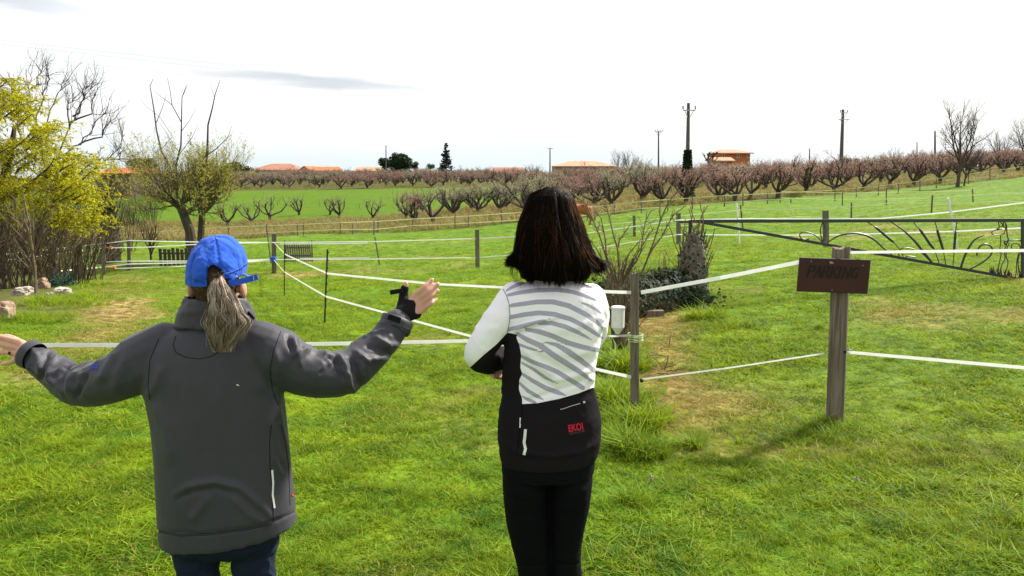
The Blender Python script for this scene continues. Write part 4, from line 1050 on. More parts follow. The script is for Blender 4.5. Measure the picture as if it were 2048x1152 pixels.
tape([(1200, 474, 36), (1268, 463, 38), (1357, 452, 32), (1490, 440, 30)], .03, t, 'tape_far', sag=.001)
for (px, top, bot, ln, Y, lb) in ((1473, 407, 490, 7, 21, 'white plastic step-in post behind the left part of the gate beam'), (1896, 396, 502, 22, 17, 'tall leaning white plastic post behind the iron cattails'), (1578, 405, 432, 12, 34, 'thin leaning white rod in the right paddock'), (1775, 390, 424, 6, 40, 'thin white rod near the middle stake of the inner strip fence'), (1993, 372, 404, 2, 40, 'thin white rod farthest right in the paddock')):
    b = hit(px + ln, bot); tp = P(px, top, b.y); mb = MB(); w_ = .028 if Y < 25 else .014; mb.tube([b - Vector((0, 0, .1)), tp], [w_ * .7, w_], 6)
    for k in (.3, .5, .7, .9): c = b.lerp(tp, k); mb.box(c + Vector((w_ * .9, 0, 0)), (w_, w_, w_ * 1.6))
    tag(mb.build('plastic_post', M['plastic_white'] if Y < 25 else M['tape_far']), lb, 'post')

# near fence tapes, step-in posts, wooden post
NP = hit(1273, 834); SP_ = hit(1662, 852)
t = thing('tape_fence', 'pair of long white tapes running from the distant corner post to the near post', 'fence', NP)
S1 = hit(648, 648).y; S0 = hit(568, 592).y
tape([(548, 485, YM - .15), (571, 509, S0 - .05), (655, 547, S1 - .05), (870, 568, S1 - 1.6), (1010, 575, 7.4), (1205, 583, 6.0), (1262, 585, NP.y - .06)], .024, t, sag=.001)
tape([(548, 520, YM - .15), (569, 544, S0 - .05), (652, 593, S1 - .05), (780, 628, 9.2), (940, 672, 7.8), (1190, 738, 6.1), (1262, 754, NP.y - .06)], .024, t, sag=.001)
tape([(-1300, 690, 4.2), (-260, 690, 4.6), (60, 690, 4.7), (240, 690, 4.85), (630, 688, 5.1), (940, 682, 5.4), (1120, 676, 5.55), (1262, 671, NP.y - .06)], .026, t, twist=1.0, sag=.001, twn=-.6)
tape([(1282, 585, NP.y - .06), (1440, 556, 5.7), (1600, 524, SP_.y + .03)], .028, t, sag=.0)
tape([(1282, 759, NP.y - .06), (1450, 737, 5.65), (1648, 707, SP_.y - .07)], .011, t, sag=.001)
tape([(1690, 505, SP_.y), (1850, 503, 5.2), (2140, 500, 4.7), (3300, 496, 3.3)], .019, t, sag=.001)
tape([(1693, 704, SP_.y - .05), (1850, 718, 5.2), (2160, 745, 4.7), (3300, 835, 3.3)], .022, t, sag=.001)
mb = MB()
for k in range(5):   # cord wound round the post
    c = P(1271, 668 + k * 3, NP.y); pts = [c + Vector((.055 * math.cos(a), .055 * math.sin(a), .004 * math.sin(a + k * 1.7))) for a in np.linspace(0, 6.283, 17)]; mb.tube(pts, .0035, 5, cap=False)
ring = [P(1216, 671, NP.y - .03) + Vector((.02 * math.cos(a), 0, .024 * math.sin(a))) for a in np.linspace(0, 6.283, 15)]; mb.tube(ring, .003, 5)
mb.tube([P(1222, 600 + 70, NP.y - .03), P(1232, 690, NP.y - .03), P(1229, 712, NP.y - .04), P(1210, 735, NP.y - .1)], .0022, 5)
mb.tube([P(1222, 618, NP.y - .03), P(1208, 602, NP.y - .04), P(1203, 590, NP.y - .05)], .0022, 5)
mb.build('cord', M['tape_far'], t)
def small_iso(px, py, Y, L=.05, mat='black_plastic'):
    mb = MB(); a = P(px, py, Y); mb.tube([a, a + Vector((L * .3, -.005, 0)), a + Vector((L, -.01, -.004))], [.012, .02, .012], 8); return mb.build('insulator', M[mat], t)
small_iso(1281, 760, NP.y - .05, .02)
mb = MB(); a = P(1684, 702, SP_.y - .03)
mb.tube([a, a + Vector((.03, -.01, .002))], [.012, .01], 8); mb.tube([a + Vector((.045 + .022 * math.cos(q), -.012, .011 * math.sin(q))) for q in np.linspace(0, 6.283, 13)], .007, 6); mb.build('insulator', M['black_plastic'], t)
def wood_post(name, px0, px1, top, bot, Y, label, mat, lean=0, seed=1, rz=.3, grp=None):
    """old split post with worn edges, built from stacked rings"""
    r = random.Random(seed); c0 = G((px0 + px1) / 2, Y); ctop = P((px0 + px1) / 2 + lean, top, Y); w_ = (px1 - px0) / F * Y / (abs(math.cos(rz)) + abs(math.sin(rz)))
    mb = MB(); n = 40; sd = 20; vs = []
    prof = []
    for k in range(sd):
        a = 2 * math.pi * (k + .5) / sd; ca, sa = math.cos(a), math.sin(a); q = (abs(ca) ** 5 + abs(sa) ** 5) ** (-1 / 5) * w_ / 2
        prof.append((ca * q, sa * q, 1 - r.random() * .07))
    for i in range(n + 1):
        f = i / n; c = (c0 - Vector((0, 0, .25))).lerp(ctop, f)
        for k, (x, y, s) in enumerate(prof):
            s2 = s * (1 + .03 * noise.noise(Vector((k * .7, i * .25, seed)))); X = x * s2; Y_2 = y * s2
            zt = (r.uniform(-.018, .008) if i == n else 0)
            vs.append(c + Vector((X * math.cos(rz) - Y_2 * math.sin(rz), X * math.sin(rz) + Y_2 * math.cos(rz), zt)))
    fs = [(i * sd + k, i * sd + (k + 1) % sd, (i + 1) * sd + (k + 1) % sd, (i + 1) * sd + k) for i in range(n) for k in range(sd)]
    vs.append(ctop - Vector((0, 0, .008))); fs += [(n * sd + k, n * sd + (k + 1) % sd, len(vs) - 1) for k in range(sd)]
    mb.add(vs, fs); o = mb.build(name, M[mat], None if label else grp)
    if label: tag(o, label, 'post')
    return o
m = NM('grey_post_wood'); v = m.pos((1, 1, .05)); n1 = m.noise(38, 6, .7, v); n2 = m.noise(4, 5, .6, m.pos((1, 1, .5))); n3 = m.noise(120, 3, .6, v)
m.col(m.mix(m.ramp(n1, [(.32, 0.), (.62, 1.)]), m.mix(n2, (.045, .036, .028), (.08, .062, .045)), m.mix(n2, (.15, .125, .095), (.27, .225, .175)))); m.rough(.92, .15)
m.bump(m.math('ADD', n1, m.math('MULTIPLY', n3, .4)), .8, .006); M['post_near'] = m.m
wood_post('wooden_post', 1261, 1281, 546, 834, NP.y, 'grey wooden post just right of the woman in the striped jersey', 'post_near', -2, 3, .25)
for (px, top, bot, lb, w_) in ((655, 499, 648, 'nearer and taller of the two thin black step-in posts', .011), (569, 488, 592, 'farther of the two thin black step-in posts', .009)):
    b = hit(px - (7 if w_ > .01 else 1), bot); tp = P(px, top, b.y); mb = MB(); mb.tube([b - Vector((0, 0, .1)), tp], [w_, w_ * 1.05], 8)
    for k in range(9): c = b.lerp(tp, .12 + k * .105); mb.box(c + Vector((w_ * 1.3, 0, 0)), (w_ * 1.4, w_ * .8, .018))
    tag(mb.build('step_in_post', M['black_plastic']), lb, 'post')

# sign post
t = thing('sign_post', 'reddish brown wooden parking sign nailed on an old grey post', 'sign', G(1665, SP_.y))
wood_post('post', 1651, 1691, 494, 850, SP_.y, None, 'post_near', 12, 9, .55, grp=t)
m = NM('sign_board'); v = m.pos((.25, 1, 1)); n1 = m.noise(30, 6, .7, v); n2 = m.noise(3, 4, .6, v)
m.col(m.mix(m.ramp(n2, [(.3, 0.), (.7, 1.)]), m.mix(n1, (.016, .007, .006), (.034, .011, .009)), m.mix(n1, (.042, .010, .007), (.072, .016, .011)))); m.rough(.55, .3); m.bump(n1, .25, .002)
YB = SP_.y - .075
c00, c10, c11, c01 = P(1596, 583, YB + .0), P(1737, 588, YB - .02), P(1738, 519, YB - .02), P(1595.5, 515, YB + .0)
ex = (c10 - c00).normalized(); ez = (c01 - c00); ez = (ez - ex * ez.dot(ex)).normalized(); ey = ez.cross(ex)
bw, bh = (c10 - c00).length, (c01 - c00).length; ctr = (c00 + c11) / 2
import bmesh
bm = bmesh.new(); bmesh.ops.create_cube(bm, size=1)
bmesh.ops.scale(bm, vec=(bw, .022, bh), verts=bm.verts); bmesh.ops.bevel(bm, geom=bm.edges[:], offset=.006, segments=3, affect='EDGES', profile=.6)
me = bpy.data.meshes.new('board'); bm.to_mesh(me); bm.free()
R3 = Matrix((ex, -ey, ez)).transposed().to_4x4()
me.transform(Matrix.Translation(ctr) @ R3)
board = link('board', me, m.m, t)
M['letter'] = mat_simple('carved_letters', (.011, .006, .005), (.022, .011, .009), 60, .7, .2, .002)
M['nail'] = mat_simple('nail_head', (.25, .18, .14), (.4, .3, .25), 60, .6, 0)
fN = -ey if (-ey).y < 0 else ey
def bpt(u, v_, d=.0125): return ctr + ex * (u * bw) + ez * (v_ * bh) + fN * d
GL = {'P': [((0, 0), (0, 1), 1), ((0, 1), (.55, 1), 0), ((.55, 1), (.72, .8), 1), ((.72, .8), (.6, .52), 1), ((.6, .52), (0, .48), 0), ((-.12, 0), (.16, 0), 0), ((-.12, 1), (.1, 1), 0)],
      'A': [((0, 0), (.42, 1), 0), ((.42, 1), (.82, 0), 1), ((.18, .36), (.64, .36), 0), ((-.12, 0), (.14, 0), 0), ((.68, 0), (.95, 0), 0)],
      'R': [((0, 0), (0, 1), 1), ((0, 1), (.5, 1), 0), ((.5, 1), (.68, .8), 1), ((.68, .8), (.52, .54), 1), ((.52, .54), (0, .5), 0), ((.35, .52), (.82, 0), 1), ((-.12, 0), (.16, 0), 0), ((.74, 0), (.95, 0), 0)],
      'K': [((0, 0), (0, 1), 1), ((.75, 1), (.05, .42), 0), ((.25, .56), (.8, 0), 1), ((-.12, 0), (.16, 0), 0), ((-.12, 1), (.16, 1), 0), ((.62, 1), (.88, 1), 0), ((.66, 0), (.95, 0), 0)],
      'I': [((0.05, 0), (0.05, 1), 1), ((-.1, 0), (.2, 0), 0), ((-.1, 1), (.2, 1), 0)],
      'N': [((0, 0), (0, 1), 0), ((0, 1), (.8, 0), 1), ((.8, 0), (.8, 1), 0), ((-.12, 0), (.12, 0), 0), ((.68, 1), (.92, 1), 0)],
      'G': [((.78, .85), (.5, 1), 0), ((.5, 1), (.18, .85), 1), ((.18, .85), (.05, .5), 1), ((.05, .5), (.18, .14), 1), ((.18, .14), (.5, 0), 0), ((.5, 0), (.8, .12), 1), ((.8, .12), (.8, .45), 1), ((.58, .45), (.92, .45), 0)]}
x = -.375
for ch, adv in zip('PARKING', (.095, .11, .115, .11, .06, .115, .1)):
    mb = MB(); s = .105; hh = .32
    for (a, b, thick) in GL[ch]:
        A2 = lambda q: bpt(x + q[0] * s + q[1] * .035, -.055 + q[1] * hh - .06 * (x + .3) * .0 + .0)
        mb.bar(A2(a), A2(b), .0125 if thick else .006, .003, up=ex * .3 + ez * .7)
    mb.build('letter', M['letter'], board)
    x += adv
for (u, v_) in ((-.34, .40), (-.03, .36), (.39, .33), (-.01, -.42)):
    mb = MB(); q = bpt(u, v_, .013); mb.tube([q, q + fN * .003], [.0045, .0035], 8); n_ = mb.build('nail', M['nail'], t)
mb = MB(); q = bpt(-.085, .42, .013); mb.add([q, q + ex * .03 - ez * .004, q + ex * .008 - ez * .022], [(0, 1, 2)]); mb.add([q + fN * .003, q + ex * .03 - ez * .004 + fN * .003, q + ex * .008 - ez * .022 + fN * .003], [(0, 1, 2)])
mb.build('paint_chip', M['nail'], t)

# white pot hanging beside the near post
yr = NP.y + .05
t = thing('hanging_pot', 'small white cylindrical pot with cone bottom hanging left of the near post', 'pot', P(1236, 672, yr)); mb = MB()
c = P(1235.5, 655, yr); h = P(1235.5, 616, yr).z - c.z; R = 13.3 / F * yr
mb.tube([c + Vector((0, 0, -.046)), c + Vector((0, 0, -.036)), c, c + Vector((0, 0, .004)), c + Vector((0, 0, h))], [.018, .022, R * .93, R, R], 28, cap=True); mb.build('body', M['plastic_white'], t)
mb = MB(); mb.tube([c + Vector((0, 0, h - .008)), c + Vector((0, 0, h - .004)), c + Vector((0, 0, h + .008)), c + Vector((0, 0, h + .011))], [R * 1.02, R * 1.06, R * 1.06, R * 1.0], 28); mb.build('lid', M['plastic_white'], t)

# ------------------------------------------------------------------ picket gates
def picket(name, pxs, top, bot, Y, label, n, w_, lean=0, mat='wood_dark', rails=(.25, .7), frame=False, jit=0):
    r = random.Random(n); b0 = G(pxs[0], Y); t = thing(name, label, 'gate', b0); zt = P(0, top, Y).z; zb = max(P(0, bot, Y).z, b0.z + .02)
    x0, x1 = P(pxs[0], bot, Y).x, P(pxs[1], bot, Y).x
    for k in range(n):
        f = k / (n - 1); x = x0 + (x1 - x0) * f; mb = MB(); tt = zt + r.uniform(-.03, .03) * (1 + jit)
        mb.bar((x, Y, zb), (x + lean + r.uniform(-.01, .01), Y, tt), w_, .02, up=Vector((1, 0, 0))); mb.build('picket', M[mat], t)
    for f in rails:
        mb = MB(); z = zb + (zt - zb) * f; mb.box(((x0 + x1) / 2 + lean * f, Y + .03, z), (x1 - x0 + .05, .03, .06)); mb.build('rail', M[mat], t)
    if frame:
        mb = MB()
        for x in (x0 - .05, x1 + .05): mb.box((x, Y + .01, (zb + zt) / 2 + .03), (.035, .035, zt - zb + .12))
        mb.build('frame', M['iron'], t)
picket('picket_gate', (323, 392), 497, 540, 27.2, 'dark wooden picket gate with wide gaps left of the blue cap', 9, .11, rails=(.3, .72))
picket('picket_gate', (574, 622), 486, 523, 27.5, 'narrow-gapped wooden picket gate in the paddock behind the step-in posts', 12, .05, lean=-.03, mat='wood', rails=(.3, .75), frame=True)

# ------------------------------------------------------------------ rocks, netting, log
def rock(px, py, w_, h_, label, seed, mat='stone', flat=.6):
    p = hit(px, py); s = w_ / F * p.y; sh = h_ / F * p.y
    bm = bmesh.new(); bmesh.ops.create_icosphere(bm, subdivisions=4, radius=1)
    for v_ in bm.verts:
        c = v_.co.copy(); n = noise.noise(c * 1.1 + Vector((seed, 0, 0))) * .5 + noise.noise(c * 2.7 + Vector((0, seed, 0))) * .25
        q = c * (1 + n); q = Vector([math.copysign(abs(a) ** .75, a) for a in q]); q += q.normalized() * noise.noise(c * 8) * .08
        v_.co = Vector((q.x * s / 2, q.y * s / 2.2, q.z * sh * .62 + sh * .28))
    me = bpy.data.meshes.new('rock'); bm.to_mesh(me); bm.free(); me.transform(Matrix.Translation(p))
    return tag(link('rock', me, M[mat], None, False), label, 'rock')
rock(6, 634, 46, 34, 'rounded brown rock cut by the left frame edge', 3, 'stone_warm'); rock(48, 590, 38, 18, 'pale flat rock with a split top left of the slender young tree', 5)
rock(85, 578, 28, 24, 'brownish rock between the pale flat rock and the netting', 7, 'stone_warm'); rock(125, 590, 36, 17, 'pale broad rock farthest right, in front of the netting', 9); rock(100, 592, 14, 8, 'little pale rock fallen beside the broad pale one', 11); rock(68, 592, 12, 8, 'small pale stone at the foot of the slender tree', 13)
p = hit(120, 575); t_ = MB(); r = random.Random(8)
for k in range(260):
    d = rv(r); d.z = abs(d.z); q = p + Vector((d.x * .28, d.y * .25, d.z * .19)); pts = limb(r, q, rv(r), .22, 5, .6, 0); t_.tube(pts, .006, 3)
tag(t_.build('netting_heap', mat_simple('green_net', (.01, .035, .025), (.03, .08, .055), 9, .8, 0)), 'crumpled heap of dark green netting beside the rocks', 'netting')
# weathered timber lying by the post
p = hit(1308, 636); mb = MB(); mb.box(p + Vector((0, 0, .05)), (.24, .10, .09), .08)
o = mb.build('timber_block', M['post_near']); tag(o, 'short weathered timber block lying on straw behind the near post', 'timber')
mb = MB(); r = random.Random(3)
for k in range(14):
    q = hit(1320 + r.uniform(-12, 14), 735 + r.uniform(-25, 30)); mb.tube(limb(r, q + Vector((0, 0, .02)), (r.uniform(-1, 1), r.uniform(-.5, .5), .15), r.uniform(.08, .2), 4, .3, 0), .005, 4)
tag(mb.build('twig_litter', M['twig_pale']), 'broken twigs scattered on the straw patch', 'twigs', kind='stuff')
for i, (px, py, h, lb) in enumerate(((1338, 695, .14, 'tiny dark sapling in the straw right of the near post'), (1303, 975, .06, 'small dried seed head in the lawn right of the striped jersey'), (1710, 975, .05, 'dry stalk standing in the lawn below the sign'))):
    p = hit(px, py); mb = MB(); r = random.Random(i); tips = []
    grow(r, mb, tips, p, (.05, 0, 1), h, .005, 0, [dict(seg=5, wob=.12, up=.1, sides=4, tips=True), dict(n=5, len=(.3, .5), ang=(20, 60), wob=.2, up=.1, seg=3, t0=.3, sides=3)])
    o = thing('sapling' if i == 0 else 'dry_stalk', lb, 'plant', p); mb.build('stem', M['twig_dark' if i == 0 else 'twig_pale'], o); lf = MB(); leaves(lf, r, tips, 4, .02, .01, .6); lf.build('leaves', M['bud_pale'], o)

# ------------------------------------------------------------------ ivy-covered pillar and low wall
YP = hit(1383, 604).y
def ivy_cloud(mb, r, surf, n, s0, s1):
    for k in range(n):
        p, nn = surf(r); a = rv(r); a = (a - nn * a.dot(nn) * .7).normalized(); b = nn.cross(a)
        if b.length < .1: continue
        b.normalize(); s = r.uniform(s0, s1); p = p + nn * r.uniform(0, .06)
        mb.add([p - a * s, p - a * s * .2 + b * s * .8, p + a * s * 1.1, p - a * s * .2 - b * s * .8], [(0, 1, 2, 3)])
pb = G(1383, YP); t = thing('stone_pillar', 'squat ivy-grown stone pillar carrying the end of the iron gate beam', 'pillar', pb)
mb = MB(); ztop = P(1381, 466, YP).z
prof = [(0, .20), (.1, .19), (.3, .18), (.55, .175), (.75, .165), (.88, .14), (.95, .11), (1.0, .05)]
pts = [pb + Vector((-.0 + (.02 if f < .5 else -.0), 0, -.1 + (ztop - pb.z + .1) * f)) for f, _ in prof]
mb.tube(pts, [q * 1.0 for _, q in prof], 18); core = mb
r = random.Random(17)
mv = [(Vector(v_) + Vector((noise.noise(Vector(v_) * 5), noise.noise(Vector(v_) * 5 + Vector((9, 0, 0))), noise.noise(Vector(v_) * 5 + Vector((0, 9, 0))))) * .05) for v_ in core.v]; core.v = [tuple(q) for q in mv]
core.build('shaft', mat_simple('lichen_stone', (.045, .040, .032), (.34, .30, .25), 16, .95, 1.0, .03), t)
def psurf(r):
    f = r.random(); an = r.random() * 6.283; rad = np.interp(f, [a for a, _ in prof], [b for _, b in prof]); nn = Vector((math.cos(an), math.sin(an), .2)).normalized()
    return pb + Vector((math.cos(an) * rad, math.sin(an) * rad, (ztop - pb.z) * f)), nn
lf = MB(); ivy_cloud(lf, r, psurf, 260, .012, .030); lf.build('ivy', M['ivy_leaf'], t)
dl = MB(); ivy_cloud(dl, r, psurf, 650, .008, .024); dl.build('dry_ivy', mat_simple('dry_ivy', (.06, .05, .038), (.30, .26, .20), 12, .9, 0), t)
st = MB()
for k in range(90):
    p, nn = psurf(r); q = limb(r, p + nn * .01, (r.uniform(-.3, .3), 0, 1), r.uniform(.15, .5), 6, .25, .1); st.tube(q, .006, 4, cap=False)
for k in range(7):
    st.tube(limb(r, Vector((pb.x, YP, ztop)), (r.uniform(-.8, .8), r.uniform(-.5, .5), .8), .12, 6, .5, 0), .004, 4, cap=False)
st.build('vine_stems', M['twig_pale'], t)
t = thing('ivy_wall', 'low crumbling wall buried in dark ivy left of the pillar', 'wall', G(1300, YP - .6))
spine = [(1190, 572, YP - 1.3), (1235, 566, YP - 1.1), (1280, 560, YP - .8), (1320, 548, YP - .5), (1355, 545, YP - .2), (1388, 560, YP)]
sp3 = [P(*q) for q in spine]
wb = MB(); vs = []; n = 40
for i in range(n + 1):
    c, d = along(sp3, i / n * .999); g = g1(c.x, c.y); d.z = 0; d.normalize(); nn = Vector((d.y, -d.x, 0)); hh = c.z - g - .04
    for k in range(9):
        a = math.pi * k / 8; v_ = Vector((c.x, c.y, g - .05)) + nn * math.cos(a) * .2 + Vector((0, 0, math.sin(a) ** .5 * hh)); v_ += Vector((noise.noise(v_ * 4), noise.noise(v_ * 4 + Vector((5, 0, 0))), noise.noise(v_ * 5 + Vector((0, 5, 0))))) * .05; vs.append(v_)
wb.add(vs, [(i * 9 + k, i * 9 + k + 1, i * 9 + 10 + k, i * 9 + 9 + k) for i in range(n) for k in range(8)]); wb.build('masonry', M['stone_warm'], t)
def wsurf(r):
    c, d = along(sp3, r.random() * .999); g = g1(c.x, c.y); d.z = 0; d.normalize(); nn = Vector((d.y, -d.x, 0)); a = math.pi * r.random(); hh = c.z - g
    return Vector((c.x, c.y, g)) + nn * math.cos(a) * .24 + Vector((0, 0, math.sin(a) ** .5 * hh * r.uniform(.85, 1.1))), (nn * math.cos(a) + Vector((0, 0, .4 + math.sin(a)))).normalized()
lf = MB(); ivy_cloud(lf, r, wsurf, 3600, .015, .04); lf.build('ivy', M['ivy_leaf'], t)
st = MB()
for k in range(140):
    p, nn = wsurf(r); st.tube(limb(r, p, nn + Vector((r.uniform(-1, 1), 0, .3)), r.uniform(.1, .4), 5, .35, .05), .004, 3, cap=False)
st.build('vine_stems', M['twig_pale'], t)
# fallen ivy at the pillar foot
p = G(1400, YP - .35); lf = MB()
for k in range(900):
    x = p.x + r.gauss(0, .17) - .12; y = p.y + r.gauss(0, .14); q = Vector((x, y, g1(x, y) + abs(r.gauss(0, .09)))); a = rv(r); b = a.cross(rv(r)); s = r.uniform(.015, .04); lf.add([q - a * s, q + b * s * .8, q + a * s, q - b * s * .8], [(0, 1, 2, 3)])
tag(lf.build('ivy_ground_cover', M['ivy_leaf']), 'dark ivy trailing over the ground at the pillar foot', 'ivy', kind='stuff')

# ------------------------------------------------------------------ lilac shrub
YS_ = 8.0; pb = hit(1242, 700); YS_ = pb.y
t = thing('lilac_shrub', 'budding bare shrub with long upright stems right of the dark-haired woman', 'shrub', pb)
mb = MB(); bd = MB(); r = random.Random(44)
def z7(x, y): return (1160 + x / 4.8, 380 + y / 4.8)
stems = [[(150, 0), (240, 110), (285, 270), (320, 430), (360, 560), (375, 750), (372, 930)], [(960, 0), (890, 60), (820, 180), (770, 300), (700, 520), (640, 680), (590, 800), (420, 960)],
         [(1015, 150), (900, 240), (850, 320), (790, 440), (700, 560), (655, 640), (600, 780), (420, 1000)], [(680, 200), (625, 310), (595, 500), (588, 590), (530, 700), (430, 830), (380, 950)],
         [(-20, 90), (60, 200), (130, 300), (180, 420), (230, 560), (262, 700), (330, 850), (365, 950)], [(135, 200), (200, 265), (222, 360), (240, 460), (255, 640), (300, 760), (355, 930)],
         [(710, 360), (640, 470), (560, 600), (480, 740), (400, 880), (385, 960)], [(100, 480), (180, 600), (250, 750), (345, 930)], [(455, 370), (380, 480), (362, 560)], [(590, 470), (470, 610), (420, 760), (385, 900)],
         [(150, 780), (230, 850), (320, 930)], [(520, 690), (470, 790), (400, 900)], [(120, 600), (220, 720), (300, 850), (360, 960)], [(-160, -40), (-60, 40), (60, 140), (130, 300)], [(440, 640), (400, 760), (385, 900)], [(560, 560), (500, 680), (440, 800)], [(300, 660), (330, 780), (365, 920)]]
for si, s_ in enumerate(stems):
    s_ = s_[::-1]; n = len(s_); dy = r.uniform(-.25, .25); pts = [P(*z7(*q), YS_ + dy * i / n) for i, q in enumerate(s_)]
    mb.tube(pts, [.0105 * (1 - .68 * i / (n - 1)) + .001 for i in range(n)], 6)
    for k in range(int(n * 2.2)):
        q, d = along(pts, r.uniform(.3, .999)); sd_ = (rv(r) * .8 + d * .7).normalized(); L = r.uniform(.03, .14); tw_ = limb(r, q, sd_, L, 3, .15, .15); mb.tube(tw_, [.004, .0035, .003, .002], 4)
        for e in (tw_[-1],):
            for _ in range(3): a = (rv(r) + Vector((0, 0, .6))).normalized() * r.uniform(.008, .016); b = a.cross(rv(r)) * .5; bd.add([e, e + a * .5 + b, e + a, e + a * .5 - b], [(0, 1, 2, 3)])
for k in range(46):
    a = P(1238 + r.uniform(-12, 14), 700, YS_ + r.uniform(-.1, .1)); e = P(1237 + r.uniform(-26, 34), 610 - r.random() * 110, YS_ + r.uniform(-.25, .25)); a.z = g1(a.x, a.y) - .03
    mb.tube([a, a.lerp(e, .35) + Vector((r.uniform(-.02, .02), 0, 0)), e], [.009, .007, .002], 5)
for k in range(60):     # suckers and tangle low down
    a = P(1238 + r.uniform(-30, 40), 600 + r.uniform(-50, 60), YS_ + r.uniform(-.2, .2)); mb.tube(limb(r, a, (r.uniform(-1, 1), r.uniform(-.4, .4), .9), r.uniform(.15, .4), 5, .25, .1), [.005, .0045, .004, .003, .0025, .002], 4)
mb.build('stems', M['twig_pale'], t); bd.build('buds', M['bud_pale'], t)

# ------------------------------------------------------------------ iron gate beam
YG = YP; t = thing('iron_gate', 'black wrought-iron barrier gate with cattails, curls and a standing fawn outline', 'gate', G(1381, YG))
def z8(x, y, Y=None): return P(1500 + x / 3.6, 400 + y / 3.6, YG)
mb = MB(); mb.bar(P(1357, 444, YG), P(1378, 443.5, YG), .03, .04); mb.bar(P(1383, 442.5, YG), P(2360, 439.5, YG), .045, .045); mb.build('top_rail', M['iron'], t)
mb = MB(); mb.bar(P(1395, 443, YG), P(2115, 572, YG), .04, .038); mb.build('lower_rail', M['iron'], t)
mb = MB(); mb.bar(P(1380, 440, YG), P(1380, 470, YG), .035, .035, up=Vector((1, 0, 0))); mb.build('support_stub', M['iron'], t)
mb = MB(); mb.bar(P(2045, 442, YG), P(2045, 562, YG), .03, .03, up=Vector((1, 0, 0))); mb.bar(P(2115, 442, YG), P(2115, 574, YG), .05, .05, up=Vector((1, 0, 0)))
gp = G(2360, YG); mb.bar(gp - Vector((0, 0, .2)), P(2360, 434, YG), .1, .1, up=Vector((1, 0, 0))); mb.bar(P(2115, 572, YG), P(2360, 572, YG), .04, .038); mb.build('upright', M['iron'], t)
def catm(pts, n=8):
    pts = [Vector(p) for p in pts]; o = []
    for i in range(len(pts) - 1):
        p0 = pts[max(i - 1, 0)]; p1 = pts[i]; p2 = pts[i + 1]; p3 = pts[min(i + 2, len(pts) - 1)]
        for k in range(n):
            s = k / n; o.append(.5 * ((2 * p1) + (p2 - p0) * s + (2 * p0 - 5 * p1 + 4 * p2 - p3) * s * s + (3 * p1 - p0 - 3 * p2 + p3) * s ** 3))
    return o + [pts[-1]]
def iron(pl, r0=.006, prof_=None, name='scroll', par=None):
    mb = MB(); pts = catm([z8(*q) for q in pl]); n = len(pts)
    rr = [r0] * n if prof_ is None else [r0 * np.interp(i / (n - 1), prof_[0], prof_[1]) for i in range(n)]
    mb.tube(pts, [q * 1.35 for q in rr], 6); return mb.build(name, M['iron'], t)
iron([(525, 152), (510, 200), (508, 240), (522, 305)], .006); iron([(527, 152), (540, 200), (541, 240), (525, 305)], .006)
iron([(515, 300), (480, 262), (430, 236), (380, 232), (358, 250), (370, 275), (400, 285), (430, 278)], .006)
iron([(560, 305), (640, 258), (740, 240), (830, 252), (900, 290), (960, 345), (1030, 400)], .011, ([0, .3, .6, .9, 1], [.5, 1, 1, .7, .4]), 'reed_leaf')
for (a, b) in (((835, 152), [(860, 168), (910, 200), (990, 268), (1040, 310), (1085, 370), (1105, 412)]), ((1175, 152), [(1195, 185), (1225, 215), (1295, 315), (1325, 355), (1350, 420), (1362, 458)]), ((1328, 150), [(1342, 190), (1355, 240), (1388, 350), (1398, 400), (1410, 468)]), ((1488, 150), [(1484, 200), (1478, 255), (1470, 360), (1466, 420), (1461, 478)])):
    iron([a] + b, .011, ([0, .30, .34, .62, .66, 1], [.45, .45, 1.25, 1.25, .45, .45]), 'cattail')
iron([(1005, 152), (1100, 215), (1190, 300), (1250, 375), (1315, 455)], .013, ([0, .5, .9, 1], [.3, 1, 1, .6]), 'reed_leaf')
iron([(1290, 432), (1240, 385), (1170, 352), (1105, 345), (1072, 372), (1078, 408), (1110, 412), (1140, 405), (1190, 412)], .006)
iron([(1518, 487), (1540, 420), (1575, 345), (1620, 285), (1690, 252)], .013, ([0, .5, .9, 1], [1, 1, .5, .2]), 'reed_leaf')
iron([(1585, 497), (1660, 458), (1720, 412), (1745, 370), (1735, 335), (1695, 318), (1655, 335), (1638, 370), (1632, 400)], .009)
fawn = MB()
for pl, r0 in (([(1742, 236), (1752, 250), (1790, 252), (1822, 246), (1835, 225), (1838, 200), (1822, 190), (1800, 192), (1775, 212), (1742, 228), (1742, 236)], .005), ([(1796, 194), (1790, 155), (1812, 168), (1822, 190)], .005), ([(1830, 196), (1822, 150), (1848, 185), (1840, 212)], .005),
               ([(1778, 216), (1800, 208), (1815, 212)], .007), ([(1838, 170), (1848, 205), (1852, 250), (1862, 292)], .006), ([(1862, 292), (1905, 286), (1945, 292), (1962, 318), (1958, 360), (1938, 400), (1930, 450), (1938, 520)], .006),
               ([(1803, 252), (1806, 300), (1800, 350), (1808, 390), (1798, 440), (1780, 520)], .005), ([(1862, 292), (1832, 300), (1840, 320), (1858, 300)], .008), ([(1850, 320), (1832, 360), (1836, 420), (1812, 470), (1800, 520)], .005),
               ([(1868, 310), (1850, 350), (1845, 410), (1858, 450), (1840, 528)], .005), ([(1882, 350), (1884, 322), (1910, 312), (1938, 322), (1946, 350)], .005), ([(1946, 350), (1925, 420), (1918, 490), (1925, 540)], .005)):
    fawn.tube(catm([z8(*q) for q in pl], 5), r0 * 1.4, 5)
fawn.build('fawn_figure', M['iron'], t)
gs = MB(); r = random.Random(12)
